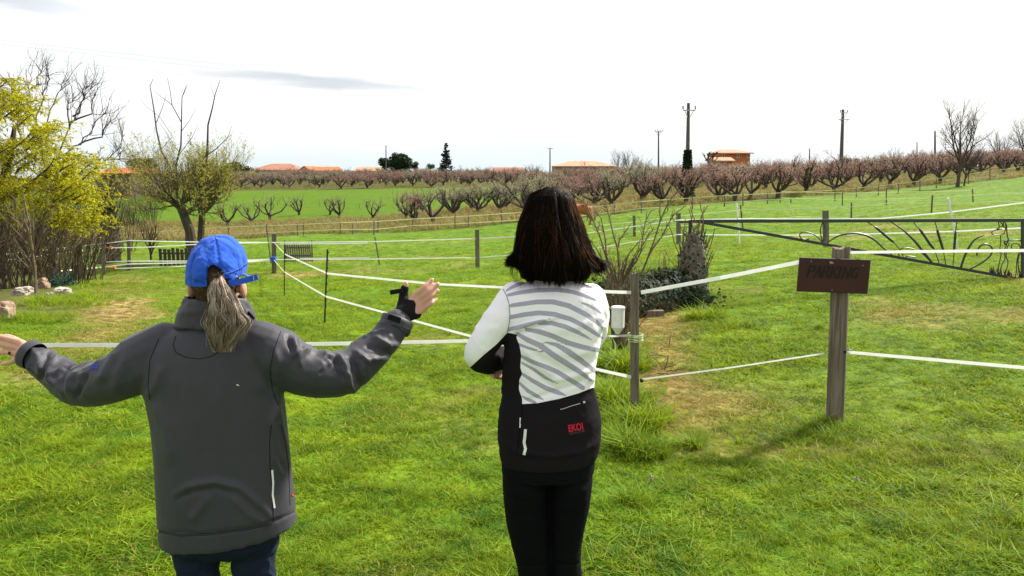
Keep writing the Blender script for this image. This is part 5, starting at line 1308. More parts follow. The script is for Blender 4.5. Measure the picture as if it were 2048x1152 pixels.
for k in range(46):
    x = r.uniform(1722, 1955); yb = 520 + (x - 1722) * .17; hh = r.uniform(18, 50) if x < 1850 else r.uniform(25, 130 if k % 6 == 0 else 60)
    a = z8(x, yb + 6); b = z8(x + r.uniform(-16, 16), yb - hh); m_ = a.lerp(b, .5); gs.tube([a, m_, b], [.007, .006, .001], 4)
gs.build('grass_spikes', M['iron'], t)

# ------------------------------------------------------------------ the grazing horse (mostly behind the woman's head)
hp = hit(1164, 452); HY = hp.y
bm = bmesh.new(); sk = bm.verts.layers.skin.verify(); Vh = []
def hv(x, y, z, r_, par=None):
    v_ = bm.verts.new((x, y, z)); v_[sk].radius = (r_, r_); v_[sk].use_root = par is None
    if par is not None: bm.edges.new((v_, par))
    return v_
b0 = hv(0, 0, 1.0, .29); b1 = hv(-.35, 0, .98, .31, b0); b2 = hv(-.75, 0, 1.0, .28, b1); rp = hv(.32, 0, 1.05, .27, b0); rp2 = hv(.5, 0, .98, .18, rp)
nk = hv(-1.0, 0, .98, .19, b2); nk2 = hv(-1.28, .0, .72, .13, nk); hd = hv(-1.42, 0, .48, .12, nk2); mz = hv(-1.5, 0, .16, .07, hd); mz2 = hv(-1.5, 0, .06, .06, mz)
for s in (-1, 1):
    a = hv(.38, s * .17, .72, .15, rp); b = hv(.42, s * .18, .52, .08, a); c = hv(.52, s * .18, .38, .055, b); d = hv(.45, s * .18, .14, .04, c); e = hv(.42, s * .18, .03, .055, d)
    a = hv(-.78, s * .16, .7, .12, b2); b = hv(-.78, s * .16, .45, .06, a); c = hv(-.8, s * .16, .38, .058, b); d = hv(-.8, s * .16, .13, .038, c); e = hv(-.83, s * .16, .03, .055, d)
    er = hv(-1.36, s * .07, .66, .03, hd); er2 = hv(-1.34, s * .09, .74, .012, er)
me = bpy.data.meshes.new('horse'); bm.to_mesh(me); bm.free(); me.transform(Matrix.Translation(hp + Vector((0, 0, 0))))
M['horse'] = mat_simple('chestnut_coat', (.24, .065, .018), (.42, .13, .035), 3, .6, .1)
horse = link('horse', me, M['horse'], None, True); horse.modifiers.new('skin', 'SKIN'); horse.modifiers['skin'].use_smooth_shade = True; horse.modifiers.new('sub', 'SUBSURF').render_levels = 2
tag(horse, 'chestnut horse grazing in the paddock behind the dark-haired woman', 'horse')
mb = MB(); r = random.Random(2)
for k in range(50):
    mb.tube([hp + Vector((.62, r.uniform(-.03, .03), 1.12)), hp + Vector((.74 + r.uniform(-.03, .03), r.uniform(-.06, .06), .85)), hp + Vector((.74 + r.uniform(-.07, .05), r.uniform(-.08, .08), .35 + r.uniform(-.1, .1)))], [.012, .012, .004], 4)
tl = mb.build('tail', mat_simple('tail_hair', (.3, .12, .04), (.5, .26, .1), 8, .6, 0), horse); tl.matrix_parent_inverse = Matrix.Identity(4)
mb = MB()
for k in range(40):
    f = k / 40; a = hp + Vector((-1.0 - .3 * f, 0, 1.2 - .34 * f)); mb.tube([a, a + Vector((-.02, r.choice((-.1, .1)), -.08)), a + Vector((-.03, r.choice((-.14, .14)), -.24))], [.012, .01, .003], 4)
mn = mb.build('mane', M['horse'], horse); mn.matrix_parent_inverse = Matrix.Identity(4)
# ------------------------------------------------------------------ people
def ring_pts(xl, yl, xr, yr, Y, th, n=40, ex=2.3, dy=0.0):
    A = P(xl, yl, Y); B = P(xr, yr, Y); c = (A + B) / 2; a = (B - A) / 2; o = []
    for k in range(n):
        t = 2 * math.pi * k / n; ct, st = math.cos(t), math.sin(t)
        sx = math.copysign(abs(ct) ** (2 / ex), ct); sy = math.copysign(abs(st) ** (2 / ex), st)
        o.append(c + a * sx + Vector((0, 1, 0)) * (sy * th / 2 + dy))
    return o
def loft(mb, rings, cap=True):
    n = len(rings[0]); vs = [v_ for rg_ in rings for v_ in rg_]
    fs = [(i * n + k, i * n + (k + 1) % n, (i + 1) * n + (k + 1) % n, (i + 1) * n + k) for i in range(len(rings) - 1) for k in range(n)]
    if cap: fs += [tuple(range(n - 1, -1, -1)), tuple(range((len(rings) - 1) * n, len(rings) * n))]
    mb.add(vs, fs)
def ell(mb, c, rx, ry, rz_, n=20, m_=14, tilt=0.0):
    vs = []; R = Matrix.Rotation(tilt, 3, 'X')
    for i in range(m_ + 1):
        ph = math.pi * i / m_
        ph = min(max(ph, .02), math.pi - .02)
        for k in range(n):
            t = 2 * math.pi * k / n; vs.append(Vector(c) + R @ Vector((rx * math.sin(ph) * math.cos(t), ry * math.sin(ph) * math.sin(t), rz_ * math.cos(ph))))
    fs = [(i * n + k, (i + 1) * n + k, (i + 1) * n + (k + 1) % n, i * n + (k + 1) % n) for i in range(m_) for k in range(n)]
    fs += [tuple(range(n)), tuple(range((m_ + 1) * n - 1, m_ * n - 1, -1))]
    mb.add(vs, fs)
def stube(mb, pts, rad, n=14):
    """smooth tapered limb with round ends"""
    pts = [Vector(p) for p in pts]; pp = []; rr = []
    for i in range(len(pts) - 1):
        p0 = pts[max(i - 1, 0)]; p1 = pts[i]; p2 = pts[i + 1]; p3 = pts[min(i + 2, len(pts) - 1)]
        for k in range(6):
            s = k / 6; pp.append(.5 * ((2 * p1) + (p2 - p0) * s + (2 * p0 - 5 * p1 + 4 * p2 - p3) * s * s + (3 * p1 - p0 - 3 * p2 + p3) * s ** 3)); rr.append(rad[i] + (rad[i + 1] - rad[i]) * s)
    pp.append(pts[-1]); rr.append(rad[-1])
    d0 = (pp[0] - pp[1]).normalized(); d1 = (pp[-1] - pp[-2]).normalized(); r0, r1 = rr[0], rr[-1]
    pp = [pp[0] + d0 * r0 * q for q in (.97, .8, .45)] + pp + [pp[-1] + d1 * r1 * q for q in (.45, .8, .97)]
    rr = [r0 * q for q in (.25, .6, .89)] + rr + [r1 * q for q in (.89, .6, .25)]
    mb.tube(pp, rr, n)
def union(mb, voxel, smooth=4, sf=.5):
    me = bpy.data.meshes.new('tmp'); me.from_pydata(mb.v, [], mb.f)
    bm = bmesh.new(); bm.from_mesh(me); bmesh.ops.recalc_face_normals(bm, faces=bm.faces); bm.to_mesh(me); bm.free()
    o = bpy.data.objects.new('tmp', me); COL.objects.link(o)
    md = o.modifiers.new('r', 'REMESH'); md.mode = 'VOXEL'; md.voxel_size = voxel; md.use_smooth_shade = True
    ms = o.modifiers.new('s', 'SMOOTH'); ms.iterations = smooth; ms.factor = sf
    dg = bpy.context.evaluated_depsgraph_get(); r_ = bpy.data.meshes.new_from_object(o.evaluated_get(dg))
    bpy.data.objects.remove(o); return r_
def getV(me):
    V = np.empty(len(me.vertices) * 3, np.float32); me.vertices.foreach_get('co', V); V = V.reshape(-1, 3).astype(float)
    N = np.empty(len(me.vertices) * 3, np.float32); me.vertex_normals.foreach_get('vector', N); return V, N.reshape(-1, 3).astype(float)
def setV(me, V): me.vertices.foreach_set('co', V.astype(np.float32).ravel()); me.update()
def segd(px, py, pl):
    """distance in px to a polyline, with the local half width taken off when given"""
    best = np.full(len(px), 1e9); 
    for i in range(len(pl) - 1):
        ax, ay = pl[i][:2]; bx, by = pl[i + 1][:2]; dx, dy = bx - ax, by - ay; L2 = dx * dx + dy * dy + 1e-9
        t = np.clip(((px - ax) * dx + (py - ay) * dy) / L2, 0, 1); d = np.hypot(px - ax - t * dx, py - ay - t * dy)
        if len(pl[i]) > 2: d = d - (pl[i][2] + (pl[i + 1][2] - pl[i][2]) * t)
        best = np.minimum(best, d)
    return best
def poly_sd(px, py, pg):
    ins = np.zeros(len(px), bool); n = len(pg)
    for i in range(n):
        x1, y1 = pg[i]; x2, y2 = pg[(i + 1) % n]
        c = ((y1 > py) != (y2 > py)) & (px < (x2 - x1) * (py - y1) / (y2 - y1 + 1e-12) + x1); ins ^= c
    d = segd(px, py, list(pg) + [pg[0]]); return np.where(ins, -d, d)
def crease(V, N, pl, sig, amp, back=True):
    px, py = PXA(V[:, 0], V[:, 1], V[:, 2]); d = segd(px, py, pl); w_ = np.exp(-(d / sig) ** 2) * amp
    if back: w_ = w_ * np.clip(-N[:, 1] * 1.6 + .5, 0, 1)
    # fade toward the ends
    x0, y0 = pl[0][:2]; x1, y1 = pl[-1][:2]; L = math.hypot(x1 - x0, y1 - y0) + 1e-6
    t = ((px - x0) * (x1 - x0) + (py - y0) * (y1 - y0)) / L ** 2; w_ = w_ * np.clip(np.minimum(t, 1 - t) * 5 + .15, 0, 1)
    V += N * w_[:, None]; return V
def arm_folds(V, N, chain, amp, k1, env, seed=0, skew=1.4, rmax=.12):
    chain = [np.array(p) for p in chain]; best = np.full(len(V), 1e9); S = np.zeros(len(V)); s0 = 0
    for i in range(len(chain) - 1):
        a, b = chain[i], chain[i + 1]; d = b - a; L = np.linalg.norm(d); t = np.clip(((V - a) @ d) / (L * L), 0, 1); q = a + t[:, None] * d; r_ = np.linalg.norm(V - q, axis=1)
        m_ = r_ < best; best = np.where(m_, r_, best); S = np.where(m_, s0 + t * L, S); s0 += L
    f = S / s0; e = np.interp(f, [q[0] for q in env], [q[1] for q in env]) * (best < rmax)
    wob = fbm(V[:, 0] * 1.0 + seed, V[:, 2] + V[:, 1], .11, 3 + seed) - .5
    ph = S * k1 + (V[:, 2] * 9 + V[:, 1] * 6) * skew + wob * 7
    rd = (1 - np.abs(np.sin(ph))) ** 1.7; rd = rd * (.35 + 1.1 * fbm(V[:, 0] * 1.3 + 3, V[:, 2] * 1.3, .07, seed + 8))
    dn = np.clip(N[:, 2] * 1.2 + .75, .15, 1); V += N * ((rd * amp * e - amp * .25 * e) * dn)[:, None]; return V
def cloth_noise(V, N, amp, sx, sz, seed=1):
    n = fbm(V[:, 0] / sx + V[:, 1] / sx, V[:, 2] / sz, 1.0, seed); rd = 1 - np.abs(2 * n - 1)
    V += N * ((rd - .7) * amp)[:, None]; return V
def surf_line(bvh, pl, wd, h, name, mat, parent, th=.0012, step=5):
    pts = []; 
    for i in range(len(pl) - 1):
        L = math.hypot(pl[i + 1][0] - pl[i][0], pl[i + 1][1] - pl[i][1]); n = max(int(L / step), 1)
        for k in range(n): pts.append((pl[i][0] + (pl[i + 1][0] - pl[i][0]) * k / n, pl[i][1] + (pl[i + 1][1] - pl[i][1]) * k / n))
    pts.append(pl[-1][:2]); Q = []; Ns = []
    for (a, b) in pts:
        loc, nn, ix, ds = bvh.ray_cast(CAM, ray(a, b).normalized())
        if loc is None or ds > 4: continue
        if nn.dot(ray(a, b)) > 0: nn = -nn
        Q.append(loc + nn * h); Ns.append(nn)
    if len(Q) < 2: return None
    ups = []
    for i in range(len(Q)):
        t_ = (Q[min(i + 1, len(Q) - 1)] - Q[max(i - 1, 0)]).normalized(); ups.append(Ns[i].cross(t_))
    mb = MB(); mb.strip(Q, ups, wd, th); return mb.build(name, mat, parent)
def fabric(name, c1, c2, weave=900, rough=.8, sheen=.0, bump=.15, spec=.12, nscale=5):
    m = NM(name); v = m.pos(); n = m.noise(nscale, 5, .6, v); n2 = m.noise(weave, 2, .6, v); n3 = m.noise(60, 4, .6, v)
    m.col(m.mix(m.ramp(m.math('ADD', m.math('MULTIPLY', n, .6), m.math('MULTIPLY', n2, .4)), [(.35, 0.), (.65, 1.)]), c1, c2)); m.rough(rough, spec)
    if sheen: m.b.inputs['Sheen Weight'].default_value = sheen
    m.bump(m.math('ADD', m.math('MULTIPLY', n2, .5), n3), bump, .003); return m.m
M['jacket'] = fabric('softshell_grey', (.028, .027, .035), (.039, .037, .047), 700, .58, .06, .12, .30)
M['jacket_dark'] = fabric('softshell_seam', (.008, .008, .009), (.014, .014, .015), 700, .7)
M['knit_black'] = fabric('knit_black', (.006, .006, .007), (.013, .013, .015), 500, .85)
M['denim'] = fabric('denim', (.006, .010, .022), (.014, .022, .045), 420, .85)
M['legging'] = fabric('legging_black', (.0028, .0028, .004), (.0048, .0048, .0065), 800, .85, .0, .15, .07)
M['cap_blue'] = fabric('cap_blue', (.012, .062, .38), (.024, .105, .56), 600, .85, .1, .45, nscale=28)
M['reflect'] = fabric('reflective_strip', (.6, .6, .58), (.8, .8, .76), 300, .4)
M['shoe'] = fabric('shoe', (.03, .03, .03), (.06, .06, .06), 200, .7)
def skin_mat():
    m = NM('skin'); v = m.pos(); n = m.noise(45, 5, .6, v); n2 = m.noise(260, 3, .6, v)
    m.col(m.mix(n, (.46, .22, .15), (.62, .35, .26))); m.rough(.5, .4); m.b.inputs['Subsurface Weight'].default_value = .25; m.b.inputs['Subsurface Radius'].default_value = (.02, .006, .003); m.b.inputs['Subsurface Scale'].default_value = .6
    m.bump(m.math('ADD', n2, n), .35, .0015); return m.m
M['skin'] = skin_mat()
def hair_mat(name, stops, sp=.5, tr=None):
    m = NM(name); m.col(m.ramp(m.attr('va'), stops)); m.rough(.55, .05)
    if tr: m.translucent(m.mix(m.ramp(m.attr('va'), [(.74, 0.), (1., 1.)]), (.008, .004, .002), tr), .3)
    return m.m
def inpoly(x, y, pg): return float(poly_sd(np.array([x]), np.array([y]), pg)[0]) < 0
def strands(name, paths, r0, r1, va, mat, parent):
    """paths: (S,T,3) array -> one mesh of thin three-sided hairs"""
    S_n, T = paths.shape[:2]; tg = np.gradient(paths, axis=1); tg /= np.linalg.norm(tg, axis=2, keepdims=True) + 1e-9
    ref = np.zeros_like(tg); ref[..., 1] = 1; a = np.cross(tg, ref); a /= np.linalg.norm(a, axis=2, keepdims=True) + 1e-6; b = np.cross(tg, a)
    rad = np.linspace(1, .35, T)[None, :, None] * (r0 + (r1 - r0) * np.random.RandomState(1).rand(S_n))[:, None, None]
    V = np.stack([paths + rad * (a * math.cos(q) + b * math.sin(q)) for q in (0, 2.094, 4.189)], 2)  # S,T,3,3
    idx = np.arange(S_n * T * 3).reshape(S_n, T, 3); f = []
    for k in range(3): f.append(np.stack([idx[:, :-1, k], idx[:, :-1, (k + 1) % 3], idx[:, 1:, (k + 1) % 3], idx[:, 1:, k]], -1).reshape(-1, 4))
    return np_mesh(name, V.reshape(-1, 3), np.concatenate(f), mat, parent, True, {'va': np.repeat(va, T * 3)})
def finger(mb, pts, r0, r1):
    n = len(pts); stube(mb, pts, [r0 + (r1 - r0) * i / (n - 1) for i in range(n)], 10)
def leg_foot(mb, cx, cy, zt, g, side, r_top, skin=True):
    stube(mb, [(cx, cy, zt), (cx, cy - .005, .47), (cx, cy + .0, .36), (cx, cy, .14), (cx, cy, .09)], [r_top * .8, .036, .036, .028, .030], 16)
    stube(mb, [(cx, cy - .03, .06), (cx + side * .01, cy + .14, .04)], [.04, .032], 12)
def shoe(parent, cx, cy, side):
    mb = MB(); stube(mb, [(cx, cy - .045, .055), (cx, cy + .03, .06), (cx + side * .015, cy + .15, .042)], [.048, .052, .042], 14)
    ell(mb, (cx + side * .005, cy + .05, .018), .05, .14, .02, 18, 8); me = union(mb, .006, 4); link('shoe', me, M['shoe'], parent, True)

# ================= the woman in the grey jacket ====================================
Y1 = 2.42
pA = P(440, 900, Y1); W1 = thing('person', 'woman seen from behind in grey jacket and blue cap with both arms spread wide', 'person', (pA.x, Y1, g1(pA.x, Y1)))
hc = P(433, 548, Y1)
bm_ = MB()
ell(bm_, hc - Vector((0, 0, .008)), .066, .086, .096); ell(bm_, hc + Vector((0, .035, -.05)), .055, .06, .06)            # skull, jaw
ell(bm_, hc + Vector((0, .098, -.02)), .013, .018, .022, 10, 8); ell(bm_, hc + Vector((0, .085, -.065)), .022, .012, .008, 10, 8)   # nose, mouth
for s in (-1, 1):
    ec = hc + Vector((s * .0815, -.004, -.046)); ell(bm_, ec, .011, .020, .031, 12, 10, .25); stube(bm_, [hc + Vector((s * .055, 0, -.045)), ec], [.016, .012]); ell(bm_, hc + Vector((s * .03, .088, .005)), .014, .008, .009, 8, 6)
stube(bm_, [hc + Vector((0, -.01, -.06)), P(432, 650, Y1), P(432, 720, Y1)], [.055, .06, .08])
loft(bm_, [ring_pts(340, 672, 520, 672, Y1, .12), ring_pts(310, 720, 540, 720, Y1, .16), ring_pts(315, 850, 555, 850, Y1, .18), ring_pts(325, 1000, 560, 1000, Y1, .2), ring_pts(335, 1050, 560, 1050, Y1, .2)])
LA = [P(292, 728, 2.42), P(240, 752, 2.42), P(190, 768, 2.45), P(150, 768, 2.49), P(112, 745, 2.53), P(80, 722, 2.56), P(50, 706, 2.58)]
RA = [P(545, 705, 2.42), P(600, 738, 2.44), P(650, 748, 2.47), P(692, 742, 2.51), P(740, 708, 2.56), P(772, 675, 2.61), P(793, 646, 2.64)]
stube(bm_, LA, [.05, .045, .042, .04, .036, .032, .027]); stube(bm_, RA, [.05, .045, .042, .04, .036, .032, .027])
# left hand: fingers run out of the picture to the left, ring on the ring finger
YL_ = 2.60
for (a, b, c, r0, r1) in (((40, 684), (10, 676), (-27, 666), .0098, .0082), ((37, 695), (4, 689), (-36, 682), .0100, .0082), ((36, 706), (8, 704.5), (-28, 702), .0094, .0078), ((38, 716), (20, 725), (4, 728.5), .0088, .0068)):
    dz_ = .008 * (a[1] - 695) / 20
    finger(bm_, [P(60, 706 + (a[1] - 700) * .4, YL_), P(*a, YL_ + .01), P(*b, YL_ + .02), P((b[0] + c[0]) / 2, (b[1] + c[1]) / 2, YL_ + .028), P(*c, YL_ + .03)], .0125, r1) if False else None
    stube(bm_, [P(58, 706 + (a[1] - 700) * .5, YL_ - .005), P(*a, YL_)], [.017, .0125], 10)
    stube(bm_, [P(*a, YL_), P(*b, YL_ + .012), P((b[0] * .45 + c[0] * .55), (b[1] * .45 + c[1] * .55), YL_ + .022), P(*c, YL_ + .030)], [.0115, r0, (r0 + r1) / 2, r1], 10)
stube(bm_, [P(56, 700, YL_ + .015), P(38, 684, YL_ + .045), P(24, 676, YL_ + .06), P(10, 672, YL_ + .065)], [.015, .012, .0105, .009], 10)
# right hand, back towards the camera, thumb up
YR_ = 2.68
for (mc, pi_, di, ti, r0, r1) in (((829, 591), (846, 577), (856, 567), (864.5, 559.5), .0098, .0078), ((836, 598), (855, 585), (866, 575), (876, 567.5), .0100, .0078), ((842, 607), (859, 595), (868.5, 587), (876, 581), .0094, .0074), ((847, 617), (861, 608), (867.5, 602.5), (872.5, 598), .0086, .0068)):
    stube(bm_, [P(803 + (mc[0] - 829) * .45, 632 + (mc[1] - 591) * .2, YR_ - .02), P(*mc, YR_)], [.017, .0125], 10)
    stube(bm_, [P(*mc, YR_), P(*pi_, YR_ - .004), P(*di, YR_ + .008), P(*ti, YR_ + .018)], [.0118, r0, (r0 + r1) / 2, r1], 10)
stube(bm_, [P(805, 622, YR_ - .01), P(807, 598, YR_ + .01), P(809, 582, YR_ + .012), P(812.5, 567, YR_ + .01)], [.016, .0135, .0108, .0088], 10)
xl_, xr_ = P(393, 1100, Y1).x, P(507, 1100, Y1).x
for cx, s in ((xl_, -1), (xr_, 1)): leg_foot(bm_, cx, Y1 + .01, .72, 0, s, .07)
me = union(bm_, .0045, 3, .45); body1 = link('body', me, M['skin'], W1, True)

# jacket
jk = MB()
T1 = [(378, 640, 484, 640, .13), (350, 655, 512, 653, .145), (312, 670, 545, 668, .18), (287, 690, 560, 686, .205), (277, 715, 566, 710, .225), (277, 750, 566, 745, .24), (287, 795, 568, 785, .25), (298, 850, 573, 842, .262), (304, 910, 578, 895, .275), (308, 970, 583, 950, .285), (312, 1030, 589, 1005, .295), (317, 1082, 593, 1048, .30)]
loft(jk, [ring_pts(a + max(0, min(9, (b - 700) * .1)), b, c - max(0, min(2, (b - 700) * .1)), d, Y1, th * .95, 44, 2.3) for a, b, c, d, th in T1])
stube(jk, LA[:-1], [.088, .080, .074, .068, .056, .050]); stube(jk, RA, [.090, .083, .079, .076, .062, .055, .051])
stube(jk, [P(330, 690, Y1), P(280, 720, Y1)], [.075, .085]); stube(jk, [P(520, 690, Y1), P(560, 712, Y1)], [.08, .088])
me = union(jk, .0062, 7, .55); V, N = getV(me)
V = arm_folds(V, N, LA, .009, 40, [(0, 0), (.12, .25), (.4, .9), (.62, 1.2), (.9, .9), (1, .3)], 1, 1.0)
V = arm_folds(V, N, RA, .009, 38, [(0, .1), (.12, .5), (.4, 1.0), (.62, 1.25), (.85, .9), (1, .2)], 5, -1.0)
px_, py_ = PXA(V[:, 0], V[:, 1], V[:, 2])
tors = np.clip((px_ - 285) / 30, 0, 1) * np.clip((590 - px_) / 20, 0, 1) * np.clip((py_ - 700) / 60, 0, 1)
n_ = fbm(V[:, 0] * 9 + .6 * V[:, 2], V[:, 2] * 2.0 + V[:, 1] * 3, 1.0, 31); V += N * ((n_ - .5) * .016 * tors)[:, None]
for pl, sg, am in (([(345, 990), (380, 972), (430, 963), (480, 975), (520, 1010), (545, 1035)], 7, .010), ([(350, 1000), (385, 984), (430, 977), (470, 988)], 6, -.006), ([(300, 800), (330, 850), (345, 930)], 12, .007), ([(290, 800), (312, 770), (325, 730)], 9, .009),
                   ([(560, 790), (545, 840), (548, 900), (560, 950)], 7, .011), ([(555, 800), (562, 850), (575, 900), (582, 960)], 5, .009), ([(540, 850), (552, 905), (572, 945)], 5, -.008), ([(420, 990), (400, 1020), (380, 1045)], 9, .006), ([(460, 990), (500, 1030), (540, 1050)], 8, .006),
                   ([(550, 690), (555, 730), (550, 770), (560, 800)], 8, .010), ([(535, 700), (530, 740), (520, 790)], 12, .006), ([(585, 672), (592, 700), (590, 715)], 6, .012), ([(575, 668), (580, 690), (588, 708)], 4, -.010), ([(612, 690), (600, 715), (598, 735)], 6, .010),
                   ([(640, 702), (660, 712), (664, 730)], 6, .014), ([(650, 700), (672, 725), (690, 760)], 5, -.012), ([(665, 700), (690, 730), (700, 770), (712, 790)], 7, .014), ([(700, 715), (716, 745), (722, 775)], 5, -.014), ([(705, 700), (735, 720), (775, 715)], 6, .012), ([(728, 690), (760, 698), (790, 712)], 5, -.010), ([(745, 672), (775, 690), (800, 690)], 6, .010),
                   ([(60, 690), (75, 715), (85, 750)], 6, .012), ([(100, 700), (85, 730), (80, 765)], 5, -.012), ([(120, 705), (100, 735), (100, 770)], 6, .014), ([(145, 722), (125, 745), (120, 775)], 5, -.010), ([(160, 740), (140, 760), (135, 790)], 6, .012), ([(175, 745), (165, 765), (150, 800)], 5, -.012), ([(235, 700), (215, 740), (195, 765)], 10, .010), ([(260, 700), (240, 745), (225, 790)], 12, .007)):
    V = crease(V, N, pl, sg, am)
# hem band stands slightly proud, below a stitched groove
hy = np.interp(px_, [315, 400, 500, 560, 595], [1062, 1068, 1055, 1038, 1020]); 
V += N * (np.exp(-((py_ - hy) / 2.6) ** 2) * -.006)[:, None]
setV(me, V); jacket = link('jacket', me, M['jacket'], W1, True)
bv = BVHTree.FromPolygons([Vector(q) for q in V], [tuple(p.vertices) for p in me.polygons])
for pl in ([(352, 672), (346, 690), (352, 705), (372, 715), (400, 718), (425, 712), (440, 702)], [(318, 676), (300, 720), (296, 770), (300, 800)], [(562, 662), (548, 700), (540, 740), (545, 780), (556, 810)], [(543, 850), (539, 880), (540, 930), (545, 1000), (547, 1042)],
           [(562, 850), (570, 880), (577, 930), (580, 1010)], [(318, 1062), (360, 1069), (420, 1067), (500, 1056), (545, 1045), (592, 1020)], [(318, 1064.5), (360, 1072), (420, 1070), (500, 1059), (545, 1048)], [(44, 734), (60, 738), (74, 752)]):
    surf_line(bv, pl, .0022, .0004, 'seam', M['jacket_dark'], W1)
surf_line(bv, [(544, 940), (546, 965), (545, 990), (549, 1016)], .0062, .0012, 'reflective_strip', M['reflect'], W1)
surf_line(bv, [(473, 769), (478, 771)], .003, .001, 'lint', M['reflect'], W1)
for k, pl in enumerate(([(184, 740), (186, 729)], [(188, 741), (190, 730)], [(192, 742), (196, 731)], [(186, 735), (196, 736)], [(185, 730), (197, 731)])): surf_line(bv, pl, .0025, .0014, 'sleeve_print', M['cap_blue'], W1)
o, b = (593, 988), None
surf_line(bv, [(583, 990), (586, 990)], .006, .002, 'tag', fabric('red_tag', (.5, .02, .01), (.7, .05, .03)), W1)
# collar
cl = MB(); loft(cl, [ring_pts(350, 650, 512, 650, Y1, .16, 36, 2.1), ring_pts(356, 632, 508, 632, Y1, .155, 36, 2.1), ring_pts(362, 612, 500, 612, Y1, .15, 36, 2.1), ring_pts(372, 592, 490, 594, Y1, .145, 36, 2.1)], False)
me = bpy.data.meshes.new('collar'); me.from_pydata(cl.v, [], cl.f); o = bpy.data.objects.new('tmp', me); COL.objects.link(o)
o.modifiers.new('s', 'SUBSURF').levels = 2; sm_ = o.modifiers.new('t', 'SOLIDIFY'); sm_.thickness = .006
me = bpy.data.meshes.new_from_object(o.evaluated_get(bpy.context.evaluated_depsgraph_get())); bpy.data.objects.remove(o)
V, N = getV(me); V = cloth_noise(V, N, .010, .05, .03, 4); V = crease(V, N, [(352, 630), (385, 622), (420, 624)], 5, .006); V = crease(V, N, [(360, 612), (375, 600), (395, 596)], 4, -.005); setV(me, V)
link('collar', me, M['jacket'], W1, True)
mb = MB(); a, b, c = P(497, 622, 2.40), P(509, 636, 2.36), P(498, 652, 2.38); n3_ = Vector((0, .006, 0)); mb.add([a, b, c, P(490, 640, 2.38), a + n3_, b + n3_, c + n3_, P(490, 640, 2.38) + n3_], [(0, 1, 2, 3), (7, 6, 5, 4), (0, 4, 5, 1), (1, 5, 6, 2), (2, 6, 7, 3), (3, 7, 4, 0)]); mb.build('lapel_tip', M['jacket_dark'], W1)
# sleeve ends: left cuff edge, right cuff with strap
def cuff(c, d, r_, L, name, mat, flare=1.06, parent=W1):
    d = d.normalized(); mb = MB(); mb.tube([c - d * L, c - d * L * .3, c, c + d * .001, c - d * .004, c - d * L * .6], [r_, r_ * flare, r_ * flare, r_ * flare * .93, r_ * .86, r_ * .8], 32, cap=False); return mb.build(name, mat, parent, True)
dL = (LA[-1] - LA[-2]); cuff(P(57, 707, 2.565), dL, .048, .03, 'cuff', M['jacket'])
dR = (P(805, 616, 2.66) - P(790, 655, 2.63)); cuff(P(796, 638, 2.65), dR, .0535, .045, 'cuff', M['jacket'])
for s_ in (.030, .038): 
    mb = MB(); c = P(796, 638, 2.65) - dR.normalized() * s_; e1 = dR.normalized().cross(Vector((0, 1, 0))).normalized(); e2 = dR.normalized().cross(e1); mb.tube([c + (e1 * math.cos(a) + e2 * math.sin(a)) * .0565 for a in np.linspace(0, 6.283, 33)], .0014, 5, cap=False); mb.build('seam', M['jacket_dark'], W1)
mb = MB(); mb.bar(P(776, 633, 2.585), P(801, 641, 2.588), .019, .003, up=Vector((-.4, 0, 1))); mb.build('cuff_strap', M['knit_black'], W1)
# black wrist warmer over the right hand
gl = MB(); stube(gl, [P(795, 650, 2.64), P(803, 632, 2.655), P(815, 620, YR_ - .01), P(821, 610, YR_ - .005)], [.034, .033, .031, .024], 16)
for q in ((812, 604), (820, 612), (827, 620), (834, 628)): stube(gl, [P(806, 632, YR_ - .02), P(*q, YR_ - .004)], [.026, .0165], 12)
stube(gl, [P(803, 624, YR_ - .01), P(806, 600, YR_ + .008), P(808, 583, YR_ + .012), P(809.5, 577, YR_ + .012)], [.021, .018, .0145, .0145], 12)
me = union(gl, .003, 4); V, N = getV(me); V = cloth_noise(V, N, .003, .02, .02, 9); setV(me, V); link('wrist_warmer', me, M['knit_black'], W1, True)
mb = MB(); mb.bar(P(805, 581, 2.655), P(780, 585, 2.65), .016, .003, up=Vector((0, 0, 1))); mb.build('warmer_tab', M['knit_black'], W1)
mb = MB(); c = P(23, 705.3, YL_ + .006); ax_ = Vector((1, 0, -.05)).normalized(); mb.tube([c + Vector((0, math.cos(a) * .0112, math.sin(a) * .0112)) for a in np.linspace(0, 6.283, 25)], .0016, 6, cap=False); mb.build('ring', M['steel'], W1)
mb = MB(); ell(mb, c + Vector((0, -.0125, .001)), .0045, .0025, .006, 10, 6); mb.build('ring_stone', M['black_plastic'], W1, True)
M['nails'] = mat_simple('finger_nail', (.62, .42, .36), (.7, .5, .44), 60, .3, 0, spec=.5)
for (di, ti, r1) in (((856, 567), (864.5, 559.5), .0078), ((866, 575), (876, 567.5), .0078), ((868.5, 587), (876, 581), .0074), ((867.5, 602.5), (872.5, 598), .0068)):
    mb = MB(); ell(mb, P(ti[0] - .5, ti[1] + .5, YR_ + .018 - r1 * .82), .0042, .0018, .0052, 10, 6); mb.build('finger_nail', M['nails'], body1, True)
